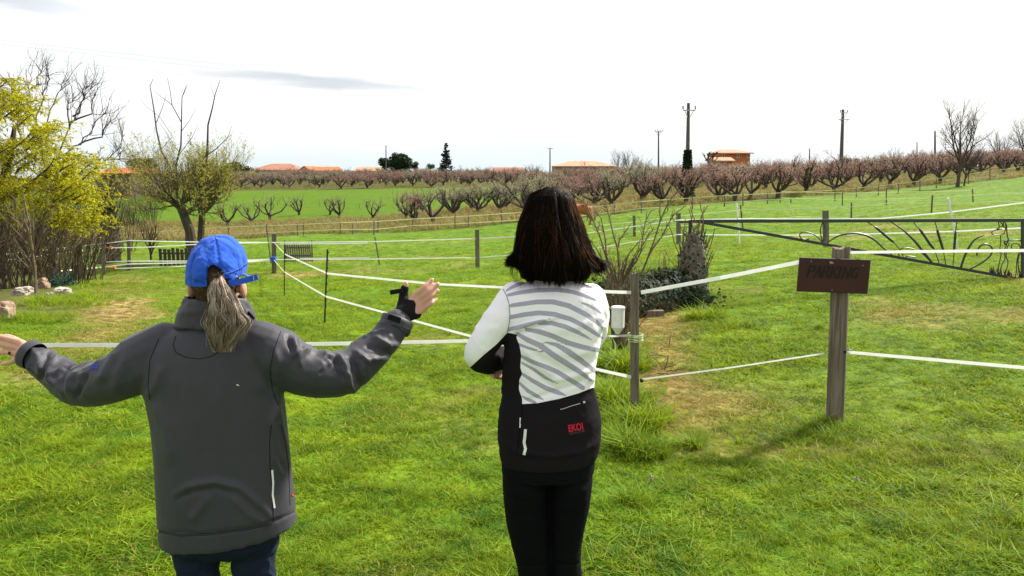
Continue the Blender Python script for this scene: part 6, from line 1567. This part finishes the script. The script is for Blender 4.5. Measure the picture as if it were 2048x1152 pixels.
# jeans
jn = MB()
loft(jn, [ring_pts(334, 1035, 556, 1035, Y1, .24), ring_pts(337, 1075, 556, 1075, Y1, .24), ring_pts(345, 1098, 553, 1098, Y1, .18)])
for cx, s in ((xl_, -1), (xr_, 1)):
    stube(jn, [(cx, Y1, .72), (cx, Y1, .60), (cx, Y1 - .003, .47), (cx, Y1 + .005, .33), (cx, Y1, .14)], [.078, .0745, .068, .066, .062], 24)
me = union(jn, .004, 6); V, N = getV(me); V = cloth_noise(V, N, .012, .06, .05, 14); setV(me, V); link('jeans', me, M['denim'], W1, True)
for cx, s in ((xl_, -1), (xr_, 1)): shoe(W1, cx, Y1, s)
# cap
ax, ay, az = .0850, .107, .094; cc = P(433, 536, Y1); nth, nph = 220, 70; VV = []; 
zz = np.concatenate([np.cos(np.linspace(0.03, math.pi / 2, 46)) * az, np.linspace(0, -.026, 25)[1:]]); nph = len(zz)
th = np.linspace(0, 2 * math.pi, nth, endpoint=False)
TH, Z_ = np.meshgrid(th, zz, indexing='xy'); rr_ = np.where(Z_ > 0, np.sqrt(np.clip(1 - (Z_ / az) ** 2, 0, 1)) ** .92, 1 + .25 * Z_)
Zt = Z_ + np.where(Z_ < 0, 1, (1 - Z_ / az) * .4) * (.010 * np.cos(TH)) * 1.0
Xc = rr_ * ax * np.cos(TH); Yc = rr_ * ay * np.sin(TH)
Zt = Zt + Yc * .16       # worn with the back pulled low
pan = np.abs(((TH / (2 * math.pi) * 6 + .5) % 1) - .5); puff = .0035 * np.clip(pan * 8, 0, 1)
wr = (fbm(Xc * 1.0 + 5, Zt + Yc * .7 + 5, .04, 6) - .5) * .016
k_ = 1 + (puff + wr) / .09
Vc = np.stack([Xc * k_, Yc * k_, Zt + (k_ - 1) * Z_], -1); Vc = Vc.reshape(-1, 3) + np.array(cc)
ix = np.arange(nth * nph).reshape(nph, nth); Fc = np.stack([ix[:-1], np.roll(ix, -1, 1)[:-1], np.roll(ix, -1, 1)[1:], ix[1:]], -1).reshape(-1, 4)
ctr_ = Vc[Fc].mean(1); qx, qy = PXA(ctr_[:, 0], ctr_[:, 1], ctr_[:, 2])
hole = (poly_sd(qx, qy, [(413, 590), (414.5, 537), (419, 531.5), (428, 530), (438, 535), (446, 545), (449, 556), (468, 562), (468, 590)]) < 0) & (ctr_[:, 1] < cc.y)
Fc = Fc[~hole]; Fc = np.vstack([Fc])
cap_o = np_mesh('cap', Vc, Fc, M['cap_blue'], W1, True); sm_ = cap_o.modifiers.new('s', 'SOLIDIFY'); sm_.thickness = .0028; sm_.offset = 1
bv = BVHTree.FromPolygons([Vector(q) for q in Vc], [tuple(int(a) for a in f) for f in Fc])
for pl in ([(434, 480), (424, 500), (417, 522), (415, 532)], [(434, 480), (458, 492), (474, 512), (480, 535), (482, 552)], [(434, 480), (405, 490), (390, 510), (383, 535)], [(414, 534), (413, 548), (414, 565)], [(418, 529), (430, 527), (441, 534), (449, 546)], [(383, 556), (398, 562), (412, 566)], [(455, 556), (470, 556), (484, 549)]):
    surf_line(bv, pl, .0016, .0031, 'stitching', fabric('cap_stitch', (.006, .035, .24), (.01, .05, .3)), cap_o, .0006, 3)
mb = MB(); ell(mb, cc + Vector((0, 0, az + .001)), .007, .007, .004, 10, 6); mb.build('button', M['cap_blue'], cap_o, True)
mb = MB(); vs = []
for i in range(13):
    a = math.pi * (.12 + .76 * i / 12); c0_ = cc + Vector((math.cos(a) * ax * .98, math.sin(a) * ay * .96, -.030)); vs += [c0_, c0_ + Vector((0, .065 * math.sin(a) ** .6, -.012 + .004 * math.sin(a))), c0_ + Vector((0, .065 * math.sin(a) ** .6, -.015)), c0_ - Vector((0, 0, .003))]
mb.add(vs, [(i * 4 + k, i * 4 + (k + 1) % 4, i * 4 + 4 + (k + 1) % 4, i * 4 + 4 + k) for i in range(12) for k in range(4)]); mb.build('brim', M['cap_blue'], cap_o)
Yb_ = cc.y - ay + .004
mb = MB(); pts = [P(458, 567, Yb_), P(474, 564.5, Yb_ - .006), P(492, 560.5, Yb_ - .008), P(515.5, 553.5, Yb_ - .004)]; mb.strip(pts, Vector((.0, 0, 1)), .0175, .003); mb.build('strap', M['cap_blue'], cap_o)
mb = MB(); ell(mb, P(473, 553.5, Yb_ + .012), .004, .003, .004, 10, 6); mb.build('rivet', M['steel'], cap_o, True)
mb = MB(); pts = [P(508, 561, Yb_ - .0065), P(507, 551, Yb_ - .0065)]; mb.strip(pts, Vector((1, 0, 0)), .001, .001); mb.build('stitching', M['reflect'], cap_o)
# hair: nape, then the pony tail
HG = hair_mat('hair_grey', [(0.0, (.030, .017, .010)), (.35, (.12, .070, .042)), (.7, (.29, .225, .17)), (1.0, (.55, .48, .41))], .5)
rs2 = np.random.RandomState(3); nS = 900; T = 10
tt = np.linspace(0, 1, T)
an = rs2.uniform(-2.85, -.3, nS); zt = rs2.uniform(-.085, .02, nS)
st_ = np.stack([.074 * np.cos(an) * np.sqrt(np.clip(1 - (zt / .115) ** 2, 0, 1)), .097 * np.sin(an) * np.sqrt(np.clip(1 - (zt / .115) ** 2, 0, 1)), zt], -1) + np.array(hc)
en = np.array(P(437, 556, Y1 - .105))[None] + rs2.randn(nS, 3) * .005
pth = st_[:, None] * (1 - tt)[None, :, None] + en[:, None] * tt[None, :, None]
rel = pth - np.array(hc); L_ = np.sqrt((rel[..., 0] / .074) ** 2 + (rel[..., 1] / .098) ** 2 + (rel[..., 2] / .115) ** 2); pth = np.array(hc) + rel / np.minimum(L_, 1)[..., None] * 1.0
hair1 = strands('hair', pth, .0009, .0022, np.clip(rs2.rand(nS) * .45, 0, 1), HG, W1)
mb = MB(); ell(mb, hc + Vector((0, -.004, -.010)), .0715, .092, .094, 30, 20); vq = [q for q in mb.v]
fm = [f for f in mb.f if all(vq[i][1] < hc.y + .01 for i in f)]; mb.f = fm; mb.att = [.05] * len(mb.v); o = mb.build('hair_under', HG, hair1, True)
cpl = [(0, 437, 552, 7, 2.318), (.12, 437, 566, 17, 2.300), (.3, 444, 594, 28, 2.285), (.5, 451, 622, 38, 2.272), (.68, 454, 646, 44, 2.268), (.84, 451, 668, 37, 2.270), (1.0, 443, 700, 12, 2.272)]
cpl = np.array(cpl, float); nS = 4200; T = 22; tt = np.linspace(0, 1, T)
ln = rs2.uniform(.72, 1.04, nS); uu = rs2.uniform(-1, 1, nS); vv = rs2.uniform(-1, 1, nS) * np.sqrt(1 - uu ** 2)
tS = np.clip(tt[None] * ln[:, None], 0, 1.1)
cx_ = np.interp(tS, cpl[:, 0], cpl[:, 1]); cy_ = np.interp(tS, cpl[:, 0], cpl[:, 2]) + np.clip(tS - 1, 0, 1) * 120; hw_ = np.interp(tS, cpl[:, 0], cpl[:, 3]); yd = np.interp(tS, cpl[:, 0], cpl[:, 4])
lock = np.floor((uu + 1) * 7); lph = lock * 1.1 + np.floor((vv + 1) * 2) * .9 + rs2.randn(nS) * .55
ln = ln * (1 - .14 * np.sin(lph) ** 2 * (np.abs(uu) > .3)); tS = np.clip(tt[None] * ln[:, None], 0, 1.1)
wave = 6.5 * np.sin(tS * 17 + lph[:, None]) * tS ** .8 + 2.4 * np.sin(tS * 31 + lph[:, None] * 2 + rs2.rand(nS)[:, None] * 1.5) * tS + rs2.randn(nS)[:, None] * 3.0 * tS
pinch = 1 - .12 * np.cos((uu[:, None] * 7 * math.pi)) * tS
pxs = cx_ + uu[:, None] * hw_ * .9 * pinch + wave; ydep = yd + (-vv[:, None]) * hw_ / F * 2.3 * .42 + .006 * np.cos(tS * 15 + lph[:, None]) * tS + .004 * np.cos(uu[:, None] * 22) * tS
a_ = (pxs - W / 2) / F; b_ = (H / 2 - cy_) / F; dy_ = cP + b_ * sP; dz_ = -sP + b_ * cP; s_ = ydep / dy_
pth = np.stack([a_ * s_, ydep, CAM.z + dz_ * s_], -1)
va = np.clip(.56 + .30 * np.sin(lph * 1.7) * .6 + rs2.randn(nS) * .26, 0, 1)
pony = strands('ponytail', pth, .0004, .0011, va, HG, W1)
core = MB(); loft(core, [ring_pts(c - h * .8, y, c + h * .8, y, Yd + .004, h / F * 2.3 * .7, 20) for _, c, y, h, Yd in cpl[:6]]); core.att = [.08] * len(core.v); core.build('ponytail_core', HG, pony, True)

# ================= the woman in the striped jersey ==================================
Y2 = 2.52
pB = P(1105, 900, Y2); W2 = thing('person', 'dark-haired woman seen from behind in a grey and white striped cycling jersey, arms folded', 'person', (pB.x, Y2, g1(pB.x, Y2)))
hc = P(1104, 466, Y2)
bm_ = MB(); ell(bm_, hc, .066, .082, .108); ell(bm_, hc + Vector((0, .035, -.055)), .055, .06, .06); ell(bm_, hc + Vector((0, .1, -.02)), .013, .018, .022, 10, 8); ell(bm_, hc + Vector((0, .087, -.068)), .022, .012, .008, 10, 8)
for s in (-1, 1): ell(bm_, hc + Vector((s * .068, 0, -.03)), .009, .018, .028, 12, 10); ell(bm_, hc + Vector((s * .03, .09, .005)), .014, .008, .009, 8, 6)
stube(bm_, [hc + Vector((0, -.01, -.07)), P(1110, 570, Y2), P(1110, 620, Y2)], [.052, .056, .075])
loft(bm_, [ring_pts(1040, 600, 1180, 600, Y2, .13), ring_pts(1035, 700, 1180, 700, Y2, .17), ring_pts(1030, 780, 1170, 780, Y2, .17), ring_pts(1025, 860, 1175, 860, Y2, .19), ring_pts(1025, 930, 1170, 930, Y2, .19)])
A2L = [P(1034, 598, 2.53), P(1000, 640, 2.50), P(972, 680, 2.49), P(957, 708, 2.50), P(975, 722, 2.57), P(1005, 712, 2.66), P(1060, 690, 2.74)]
A2R = [P(1178, 600, 2.54), P(1188, 630, 2.60), P(1186, 665, 2.68), P(1160, 700, 2.74), P(1090, 722, 2.76), P(1035, 735, 2.70)]
stube(bm_, A2L, [.045, .04, .036, .034, .032, .028, .024]); stube(bm_, A2R, [.045, .04, .036, .034, .030, .026])
# right hand tucked round the left elbow
hb = P(1030, 736, 2.68)
for i, (a, b, c) in enumerate((((1012, 731), (985, 732), (966, 733)), ((1010, 738), (988, 740), (972, 739)), ((1009, 745), (990, 747), (978, 745)), ((1010, 752), (996, 754), (987, 751)))):
    stube(bm_, [hb, P(*a, 2.635)], [.018, .012], 10); stube(bm_, [P(*a, 2.635), P(*b, 2.60), P(*c, 2.575)], [.0105, .0095, .0075], 10)
stube(bm_, [hb, P(1015, 722, 2.66), P(1000, 712, 2.645)], [.015, .012, .009], 10)
hL = P(1075, 684, 2.78)
for i in range(4): stube(bm_, [hL, hL + Vector((.05, .02, .02 - i * .016)), hL + Vector((.09, .0, .02 - i * .018))], [.018, .010, .008], 10)
stube(bm_, [hL, hL + Vector((.02, 0, .045)), hL + Vector((.045, -.005, .055))], [.015, .011, .009], 10)
xl2, xr2 = P(1052, 1000, Y2).x, P(1138, 1000, Y2).x
for cx, s in ((P(1068, 1152, Y2).x, -1), (P(1133, 1152, Y2).x, 1)): leg_foot(bm_, cx, Y2 + .01, .75, 0, s, .05)
me = union(bm_, .0045, 3, .45); link('body', me, M['skin'], W2, True)
# jersey
js = MB()
T2 = [(1078, 562, 1140, 560, .11), (1048, 570, 1166, 566, .14), (1026, 580, 1188, 574, .165), (1014, 598, 1200, 592, .19), (1010, 622, 1205, 618, .21), (1009, 655, 1206, 650, .225), (1008, 690, 1200, 685, .225), (1007, 725, 1193, 715, .215), (1008, 755, 1189, 745, .21), (1005, 785, 1189, 775, .215), (999, 815, 1196, 805, .235), (996, 850, 1202, 842, .255), (996, 880, 1201, 872, .262), (999, 905, 1197, 897, .262), (1003, 922, 1190, 914, .255)]
loft(js, [ring_pts(a, b, c, d, Y2, th, 44, 2.35) for a, b, c, d, th in T2])
stube(js, A2L[:-1], [.062, .056, .051, .049, .045, .037]); stube(js, A2R[:-1], [.058, .052, .048, .044, .037])
me = union(js, .0058, 5, .5); V, N = getV(me)
V = arm_folds(V, N, A2L, .006, 50, [(0, 0), (.3, .4), (.5, 1), (.7, 1), (1, .3)], 3, 1.0)
for pl, sg, am in (([(1018, 668), (1050, 652), (1090, 640), (1120, 632)], 4, .009), ([(1020, 674), (1055, 660), (1095, 648)], 4, -.009), ([(1045, 672), (1080, 700), (1130, 725), (1180, 750)], 9, .006), ([(1040, 690), (1080, 730), (1120, 760)], 7, .006), ([(1045, 720), (1085, 760), (1120, 785)], 6, -.005),
                   ([(1190, 640), (1150, 655), (1110, 660)], 8, .005), ([(1190, 700), (1150, 710), (1100, 700)], 9, .006), ([(1185, 755), (1150, 770), (1090, 790), (1045, 805)], 4, -.006), ([(1185, 738), (1150, 752), (1100, 762)], 6, .006), ([(1188, 760), (1178, 757), (1170, 762)], 5, .010), ([(1200, 632), (1207, 645), (1204, 660)], 5, .010),
                   ([(1003, 700), (1010, 740), (1002, 790)], 6, .006), ([(1020, 740), (1026, 780), (1018, 820)], 7, -.004), ([(1000, 880), (1040, 905), (1100, 912), (1160, 905), (1195, 885)], 5, .007), ([(1045, 805), (1040, 850), (1036, 905)], 3, -.004), ([(1010, 590), (1019, 610), (1020, 660)], 3, -.003)):
    V = crease(V, N, pl, sg, am)
V = cloth_noise(V, N, .006, .09, .06, 23); setV(me, V)
px_, py_ = PXA(V[:, 0], V[:, 1], V[:, 2]); zx = (px_ - 900) * 3.2; zy = (py_ - 560) * 3.2
STR = [[(345, 78, 3), (400, 45, 10), (470, 15, 11), (520, 0, 9)], [(600, -5, 5), (717, -14, 9), (803, 4, 9), (878, 35, 3)], [(365, 98, 8), (450, 80, 12), (560, 65, 13), (680, 62, 13), (780, 75, 12), (860, 100, 10), (935, 130, 5)],
       [(380, 165, 10), (450, 155, 13), (560, 140, 14), (660, 140, 15), (760, 165, 15), (860, 215, 15), (940, 270, 12), (985, 318, 5)], [(825, 138, 2), (880, 160, 8), (940, 190, 9), (968, 215, 5)],
       [(380, 240, 12), (470, 222, 14), (570, 210, 14), (670, 220, 15), (770, 250, 14), (850, 290, 13), (920, 335, 12), (975, 372, 6)], [(368, 318, 12), (430, 305, 13), (500, 285, 12), (570, 265, 8), (640, 250, 2)],
       [(570, 280, 8), (650, 275, 13), (740, 300, 14), (820, 335, 12), (910, 385, 3)], [(490, 318, 10), (570, 330, 15), (660, 360, 15), (750, 400, 15), (850, 430, 15), (950, 450, 13)],
       [(430, 345, 10), (500, 385, 15), (580, 420, 16), (660, 480, 17), (740, 530, 17), (820, 580, 15), (900, 640, 9)], [(600, 395, 3), (680, 415, 12), (760, 460, 18), (830, 510, 17), (930, 585, 12)],
       [(435, 410, 8), (500, 435, 8), (590, 462, 3)], [(460, 490, 9), (530, 525, 12), (610, 555, 14), (690, 590, 14), (770, 640, 14), (850, 690, 14)], [(460, 530, 6), (540, 575, 9), (610, 625, 9), (700, 668, 2)],
       [(460, 600, 8), (530, 645, 12), (610, 690, 14), (690, 720, 14), (740, 738, 4)], [(445, 660, 7), (500, 710, 11), (560, 745, 11), (600, 768, 3)], [(462, 745, 5), (500, 765, 10), (545, 785, 9)]]
sd_ = np.minimum.reduce([segd(zx, zy, s_) for s_ in STR]) - 1.2
BLK = [[(368, 336), (430, 350), (425, 370), (445, 420), (456, 480), (450, 560), (462, 600), (444, 640), (441, 700), (462, 760), (462, 796), (560, 790), (700, 762), (820, 728), (915, 690), (1010, 672), (1010, 1250), (250, 1250), (320, 760), (345, 620), (340, 400)], [(368, 336), (300, 410), (215, 480), (128, 560), (100, 620), (100, 700), (420, 700), (420, 400)]]
bk = np.minimum.reduce([poly_sd(zx, zy, b_) for b_ in BLK])
sleeve = poly_sd(zx, zy, [(352, 60), (372, 120), (384, 180), (384, 250), (368, 336), (300, 400), (120, 570), (-200, 700), (-200, -60), (300, -60)])
sd_ = np.maximum(sd_, -sleeve)
arm_r = np.where(zx > 985, 1.0, 0.0)
for nm, ar in (('stripe', sd_ + arm_r * 30), ('black', bk)):
    a = me.attributes.new(nm, 'FLOAT', 'POINT'); a.data.foreach_set('value', np.clip(ar, -60, 60).astype(np.float32))
m = NM('jersey_fabric'); v = m.pos(); mesh_n = m.n('ShaderNodeTexVoronoi'); mesh_n.inputs['Scale'].default_value = 380; m.l(v, mesh_n.inputs['Vector'])
wov = m.noise(700, 2, .5, v); fS = m.ramp(m.math('ADD', m.math('MULTIPLY', m.attr('stripe'), .35), .5, True), [(.3, 1.), (.7, 0.)]); fB = m.ramp(m.math('ADD', m.math('MULTIPLY', m.attr('black'), .5), .5, True), [(.3, 1.), (.7, 0.)])
gr = m.mix(mesh_n.outputs['Distance'], (.27, .255, .33), (.43, .41, .50)); wh = m.mix(wov, (.76, .73, .77), (.86, .83, .86)); bl = m.mix(wov, (.0075, .006, .0075), (.014, .011, .014))
m.col(m.mix(fB, m.mix(fS, wh, gr), bl)); m.rough(.85, .08)
m.bump(m.math('ADD', wov, m.noise(55, 4, .6, v)), .15, .003)
jersey = link('jersey', me, m.m, W2, True)
bv = BVHTree.FromPolygons([Vector(q) for q in V], [tuple(p.vertices) for p in me.polygons])
def z6(pl): return [(900 + a / 3.2, 560 + b / 3.2) for a, b in pl]
M['seam_grey'] = fabric('seam_grey', (.10, .10, .11), (.16, .16, .17)); M['logo_red'] = fabric('logo_red', (.42, .012, .03), (.5, .02, .04)); M['logo_dim'] = fabric('logo_dim', (.10, .05, .06), (.14, .07, .08))
surf_line(bv, z6([(340, 58), (362, 100), (378, 150), (383, 220), (380, 270), (366, 335)]), .0018, .0006, 'seam', M['seam_grey'], jersey, step=3)
for pl in ([(462, 796), (455, 900), (440, 1000), (430, 1110)], [(462, 796), (560, 790), (700, 762), (820, 728), (915, 690)]): surf_line(bv, z6(pl), .0016, .0006, 'seam', M['legging'], jersey, step=3)
surf_line(bv, z6([(484, 955), (480, 1000), (475, 1040), (484, 1080), (474, 1118)]), .0092, .0012, 'reflective_strip', M['reflect'], jersey); surf_line(bv, z6([(450, 880), (449, 945)]), .0045, .0012, 'reflective_strip', M['reflect'], jersey)
surf_line(bv, z6([(718, 826), (770, 808), (832, 790)]), .0022, .0012, 'zip', M['steel'], jersey); surf_line(bv, z6([(850, 784), (862, 780)]), .006, .0025, 'zip_pull', M['steel'], jersey); surf_line(bv, z6([(706, 826), (716, 828)]), .003, .0025, 'zip_end', M['steel'], jersey)
def surf_text(body, x0, y0, size, slant, rot, mat, extr=.0, bold=0.0, xs=1.0):
    """x0,y0: left end of the base line in px; size in px"""
    cu = bpy.data.curves.new('t', 'FONT'); cu.body = body; cu.size = 1; cu.offset = bold; cu.shear = slant; cu.resolution_u = 4; ob = bpy.data.objects.new('t', cu); COL.objects.link(ob)
    me = bpy.data.meshes.new_from_object(ob.evaluated_get(bpy.context.evaluated_depsgraph_get())); bpy.data.objects.remove(ob)
    bm = bmesh.new(); bm.from_mesh(me); bmesh.ops.triangulate(bm, faces=bm.faces[:])
    bmesh.ops.subdivide_edges(bm, edges=[e for e in bm.edges if e.calc_length() > .25], cuts=2); 
    cr_, sr_ = math.cos(rot), math.sin(rot)
    for v_ in bm.verts:
        u, w_ = v_.co.x * size * xs, v_.co.y * size; X = x0 + u * cr_ + w_ * sr_; Yp = y0 + u * sr_ - w_ * cr_
        loc, nn, i_, d_ = bv.ray_cast(CAM, ray(X, Yp).normalized())
        if loc is None: loc = P(X, Yp, Y2 - .1); nn = Vector((0, -1, 0))
        if nn.dot(ray(X, Yp)) > 0: nn = -nn
        v_.co = loc + nn * .0016
    me2 = bpy.data.meshes.new('logo'); bm.to_mesh(me2); bm.free(); return me2
link('logo', surf_text('EKOI', 900 + 758 / 3.2, 560 + 972 / 3.2, 19.5, .06, -.17, None, bold=.03, xs=.70), M['logo_red'], jersey); link('logo_line', surf_text('WITH LOVE', 900 + 763 / 3.2, 560 + 992 / 3.2, 6.2, .0, -.2, None, bold=.0, xs=.95), M['logo_dim'], jersey)
# leggings
lg = MB(); loft(lg, [ring_pts(1008, 860, 1190, 852, Y2, .22, 36), ring_pts(1002, 905, 1191, 900, Y2, .245, 36), ring_pts(1003, 945, 1187, 942, Y2, .25, 36), ring_pts(1030, 955, 1165, 955, Y2, .12, 36)])
def lring(xl, xr, y, th): return ring_pts(xl, y, xr, y, Y2, th, 28, 2.1)
def wring(cx, cy, z, rx, ry): return [Vector((cx + rx * math.cos(2 * math.pi * k / 28), cy + ry * math.sin(2 * math.pi * k / 28), z)) for k in range(28)]
lc, rc = P(1068, 1152, Y2).x, P(1133, 1152, Y2).x
loft(lg, [lring(1006, 1092, 935, .20), lring(1005, 1097, 960, .215), lring(1006, 1099, 985, .205), lring(1008, 1099, 1005, .195), lring(1013, 1100, 1045, .18), lring(1022, 1100.5, 1085, .16), lring(1032, 1101, 1120, .14), lring(1036, 1101, 1152, .125), wring(lc, Y2 - .002, .42, .050, .058), wring(lc, Y2 - .012, .33, .053, .060), wring(lc, Y2 - .004, .2, .042, .045), wring(lc, Y2, .1, .036, .038)])
loft(lg, [lring(1098, 1184, 935, .20), lring(1100, 1184, 960, .215), lring(1100, 1182, 985, .205), lring(1098, 1179, 1005, .195), lring(1100, 1171, 1045, .175), lring(1101, 1163, 1085, .155), lring(1102, 1161, 1120, .135), lring(1103, 1164, 1152, .125), wring(rc, Y2 - .002, .42, .048, .058), wring(rc, Y2 - .012, .33, .051, .060), wring(rc, Y2 - .004, .2, .042, .045), wring(rc, Y2, .1, .036, .038)])
me = union(lg, .0045, 10); V, N = getV(me); V = cloth_noise(V, N, .004, .07, .05, 31)
for pl in ([(1060, 966), (1085, 970), (1100, 965)], [(1035, 1130), (1065, 1133), (1095, 1128)], [(1104, 1128), (1135, 1131), (1160, 1126)]): V = crease(V, N, pl, 3, -.004)
setV(me, V); link('leggings', me, M['legging'], W2, True)
for cx, s in ((lc, -1), (rc, 1)): shoe(W2, cx, Y2, s)
# hair: a wavy bob to the shoulders, ends turned out with the sun's orange rim glow painted into the side strands
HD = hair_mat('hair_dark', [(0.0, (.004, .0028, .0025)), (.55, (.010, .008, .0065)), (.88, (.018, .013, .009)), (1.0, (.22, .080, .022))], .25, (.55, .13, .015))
yk = np.array([374, 380, 388, 400, 420, 445, 475, 505, 530, 550, 566], float); wl = np.array([5, 30, 47, 54, 63, 72, 77, 80, 85, 84, 72], float); wr_ = np.array([5, 20, 33, 39, 45, 55, 64, 76, 83, 82, 72], float); cxk = np.array([1106, 1107, 1108, 1109, 1110, 1110, 1110, 1110, 1110, 1111, 1110], float)
def hair_shell(an, y, k):
    """an: azimuth (0 = right, -pi/2 = toward the camera); y px row; k radial factor"""
    c = np.interp(y, yk, cxk); hw = np.where(np.cos(an) < 0, np.interp(y, yk, wl), np.interp(y, yk, wr_)); rx = hw / F * Y2; ry = np.maximum(hw * .92, 0) / F * Y2
    ry = np.minimum(ry, .112); X = (c - W / 2) / F * Y2 * 1.0 + rx * np.cos(an) * k; Yw = Y2 + .0 + ry * np.sin(an) * k
    # rows are px rows at the depth of the head axis
    b_ = (H / 2 - y) / F; dyy = cP + b_ * sP; dzz = -sP + b_ * cP
    Xa = ((c - W / 2) / F) * (Y2 / dyy) + (hw / F) * (Y2 / dyy) * np.cos(an) * k; return Xa, Yw, CAM.z + dzz * (Y2 / dyy)
rs3 = np.random.RandomState(8); nS = 6500; T = 20; tt = np.linspace(0, 1, T)
an0 = rs3.uniform(-math.pi - .75, .75, nS); kk = rs3.uniform(.80, 1.0, nS) ** .6
yst = np.where(rs3.rand(nS) < .7, 375 + 6 * rs3.rand(nS), 380 + 90 * rs3.rand(nS) ** 1.5); yen = 556 + rs3.randn(nS) * 4 + 5 * np.sin(an0 * 7) + np.where(np.abs(np.cos(an0)) > .75, -16, 0) - 8 * (rs3.rand(nS) < .3)
Yr = yst[:, None] + (yen - yst)[:, None] * tt[None] ** .85
lock = np.floor(an0 * 6.5); lp = lock * 1.9
anS = an0[:, None] + .105 * np.sin(tt[None] * 9 + lp[:, None]) * tt[None] ** .5 + .10 * tt[None] ** 2 * np.sin(lp[:, None] * 3) + rs3.randn(nS)[:, None] * .012
# ends of the locks gather, then turn out
anS = anS + (np.round(an0 * 6.5) / 6.5 - an0)[:, None] * (tt[None] ** 2) * .45
fl = np.clip((tt - .78) / .22, 0, 1)[None] ** 1.5
kS = kk[:, None] * (1 + .05 * tt[None] * np.sin(tt[None] * 12 + lp[:, None])) + fl * (.10 * np.sin(lp[:, None] * 1.3) + .13 * (np.cos(an0)[:, None] < -.80) + .16 * (np.cos(an0)[:, None] > .80))
xx_, yy_, zz_ = hair_shell(anS, Yr, kS); zz_ = zz_ + fl * (np.where(np.cos(an0) < -.8, .022, .004))[:, None]
pth = np.stack([xx_, yy_, zz_], -1) + rs3.randn(nS, 1, 3) * .0008
va = np.clip(rs3.rand(nS) * .55 + .25 * (rs3.rand(nS) < .08) + .55 * (np.cos(an0) > .60) * rs3.rand(nS) + .15 * (np.cos(an0) < -.9) * rs3.rand(nS), 0, 1)  # right strands, a few left ones, raised toward the painted orange sun glow
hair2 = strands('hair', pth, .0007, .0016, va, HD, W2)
core = MB(); rings = []
for y in (376, 384, 396, 415, 440, 470, 500, 525, 545, 555):
    r__ = []
    for k in range(40): 
        a = 2 * math.pi * k / 40; x_, y_2, z_ = hair_shell(np.array([a]), np.array([float(y)]), np.array([.92 if y < 545 else .86])); r__.append(Vector((x_[0], y_2[0], z_[0])))
    rings.append(r__)
loft(core, rings); core.att = [.05] * len(core.v); core.build('hair_mass', HD, hair2, True)
# loose fly-away hairs and a wavy lighter lock
nS = 420; an0 = rs3.uniform(-math.pi - .3, .3, nS); T = 14; tt = np.linspace(0, 1, T); ys_ = 376 + 100 * rs3.rand(nS); ye = ys_ + rs3.uniform(60, 150, nS); ye = np.minimum(ye, 575)
Yr = ys_[:, None] + (ye - ys_)[:, None] * tt[None]; anS = an0[:, None] + rs3.randn(nS)[:, None] * .25 * tt[None] + .05 * np.sin(tt[None] * 8 + an0[:, None] * 9)
kS = 1.0 + rs3.rand(nS)[:, None] * .10 * tt[None]; x_, y_2, z_ = hair_shell(anS, Yr, kS); strands('flyaway_hair', np.stack([x_, y_2, z_], -1), .0003, .0006, rs3.uniform(.5, 1, nS), HD, hair2)
nS = 110; T = 22; tt = np.linspace(0, 1, T); u = rs3.rand(nS)
PX = np.interp(tt, [0, .3, .6, .85, 1], [1115, 1122, 1131, 1140, 1134])[None] + (u[:, None] - .5) * 16 * tt[None] + 4.5 * np.sin(tt[None] * 13 + u[:, None] * 1.2) * tt[None]; PY = np.interp(tt, [0, .3, .6, .85, 1], [430, 460, 490, 512, 522])[None] + u[:, None] * 8
Yd = Y2 - .122 - .006 * np.sin(tt[None] * 9 + u[:, None]); Yd = np.broadcast_to(Yd, PX.shape); Yd = np.where(tt[None] < .2, Yd + (.2 - tt[None]) * .12, Yd)
a_ = (PX - W / 2) / F; b_ = (H / 2 - PY) / F; dy_ = cP + b_ * sP; dz_ = -sP + b_ * cP; s_ = Yd / dy_; strands('wavy_lock', np.stack([a_ * s_, Yd, CAM.z + dz_ * s_], -1), .0004, .0008, .45 + .5 * rs3.rand(nS), HD, hair2)
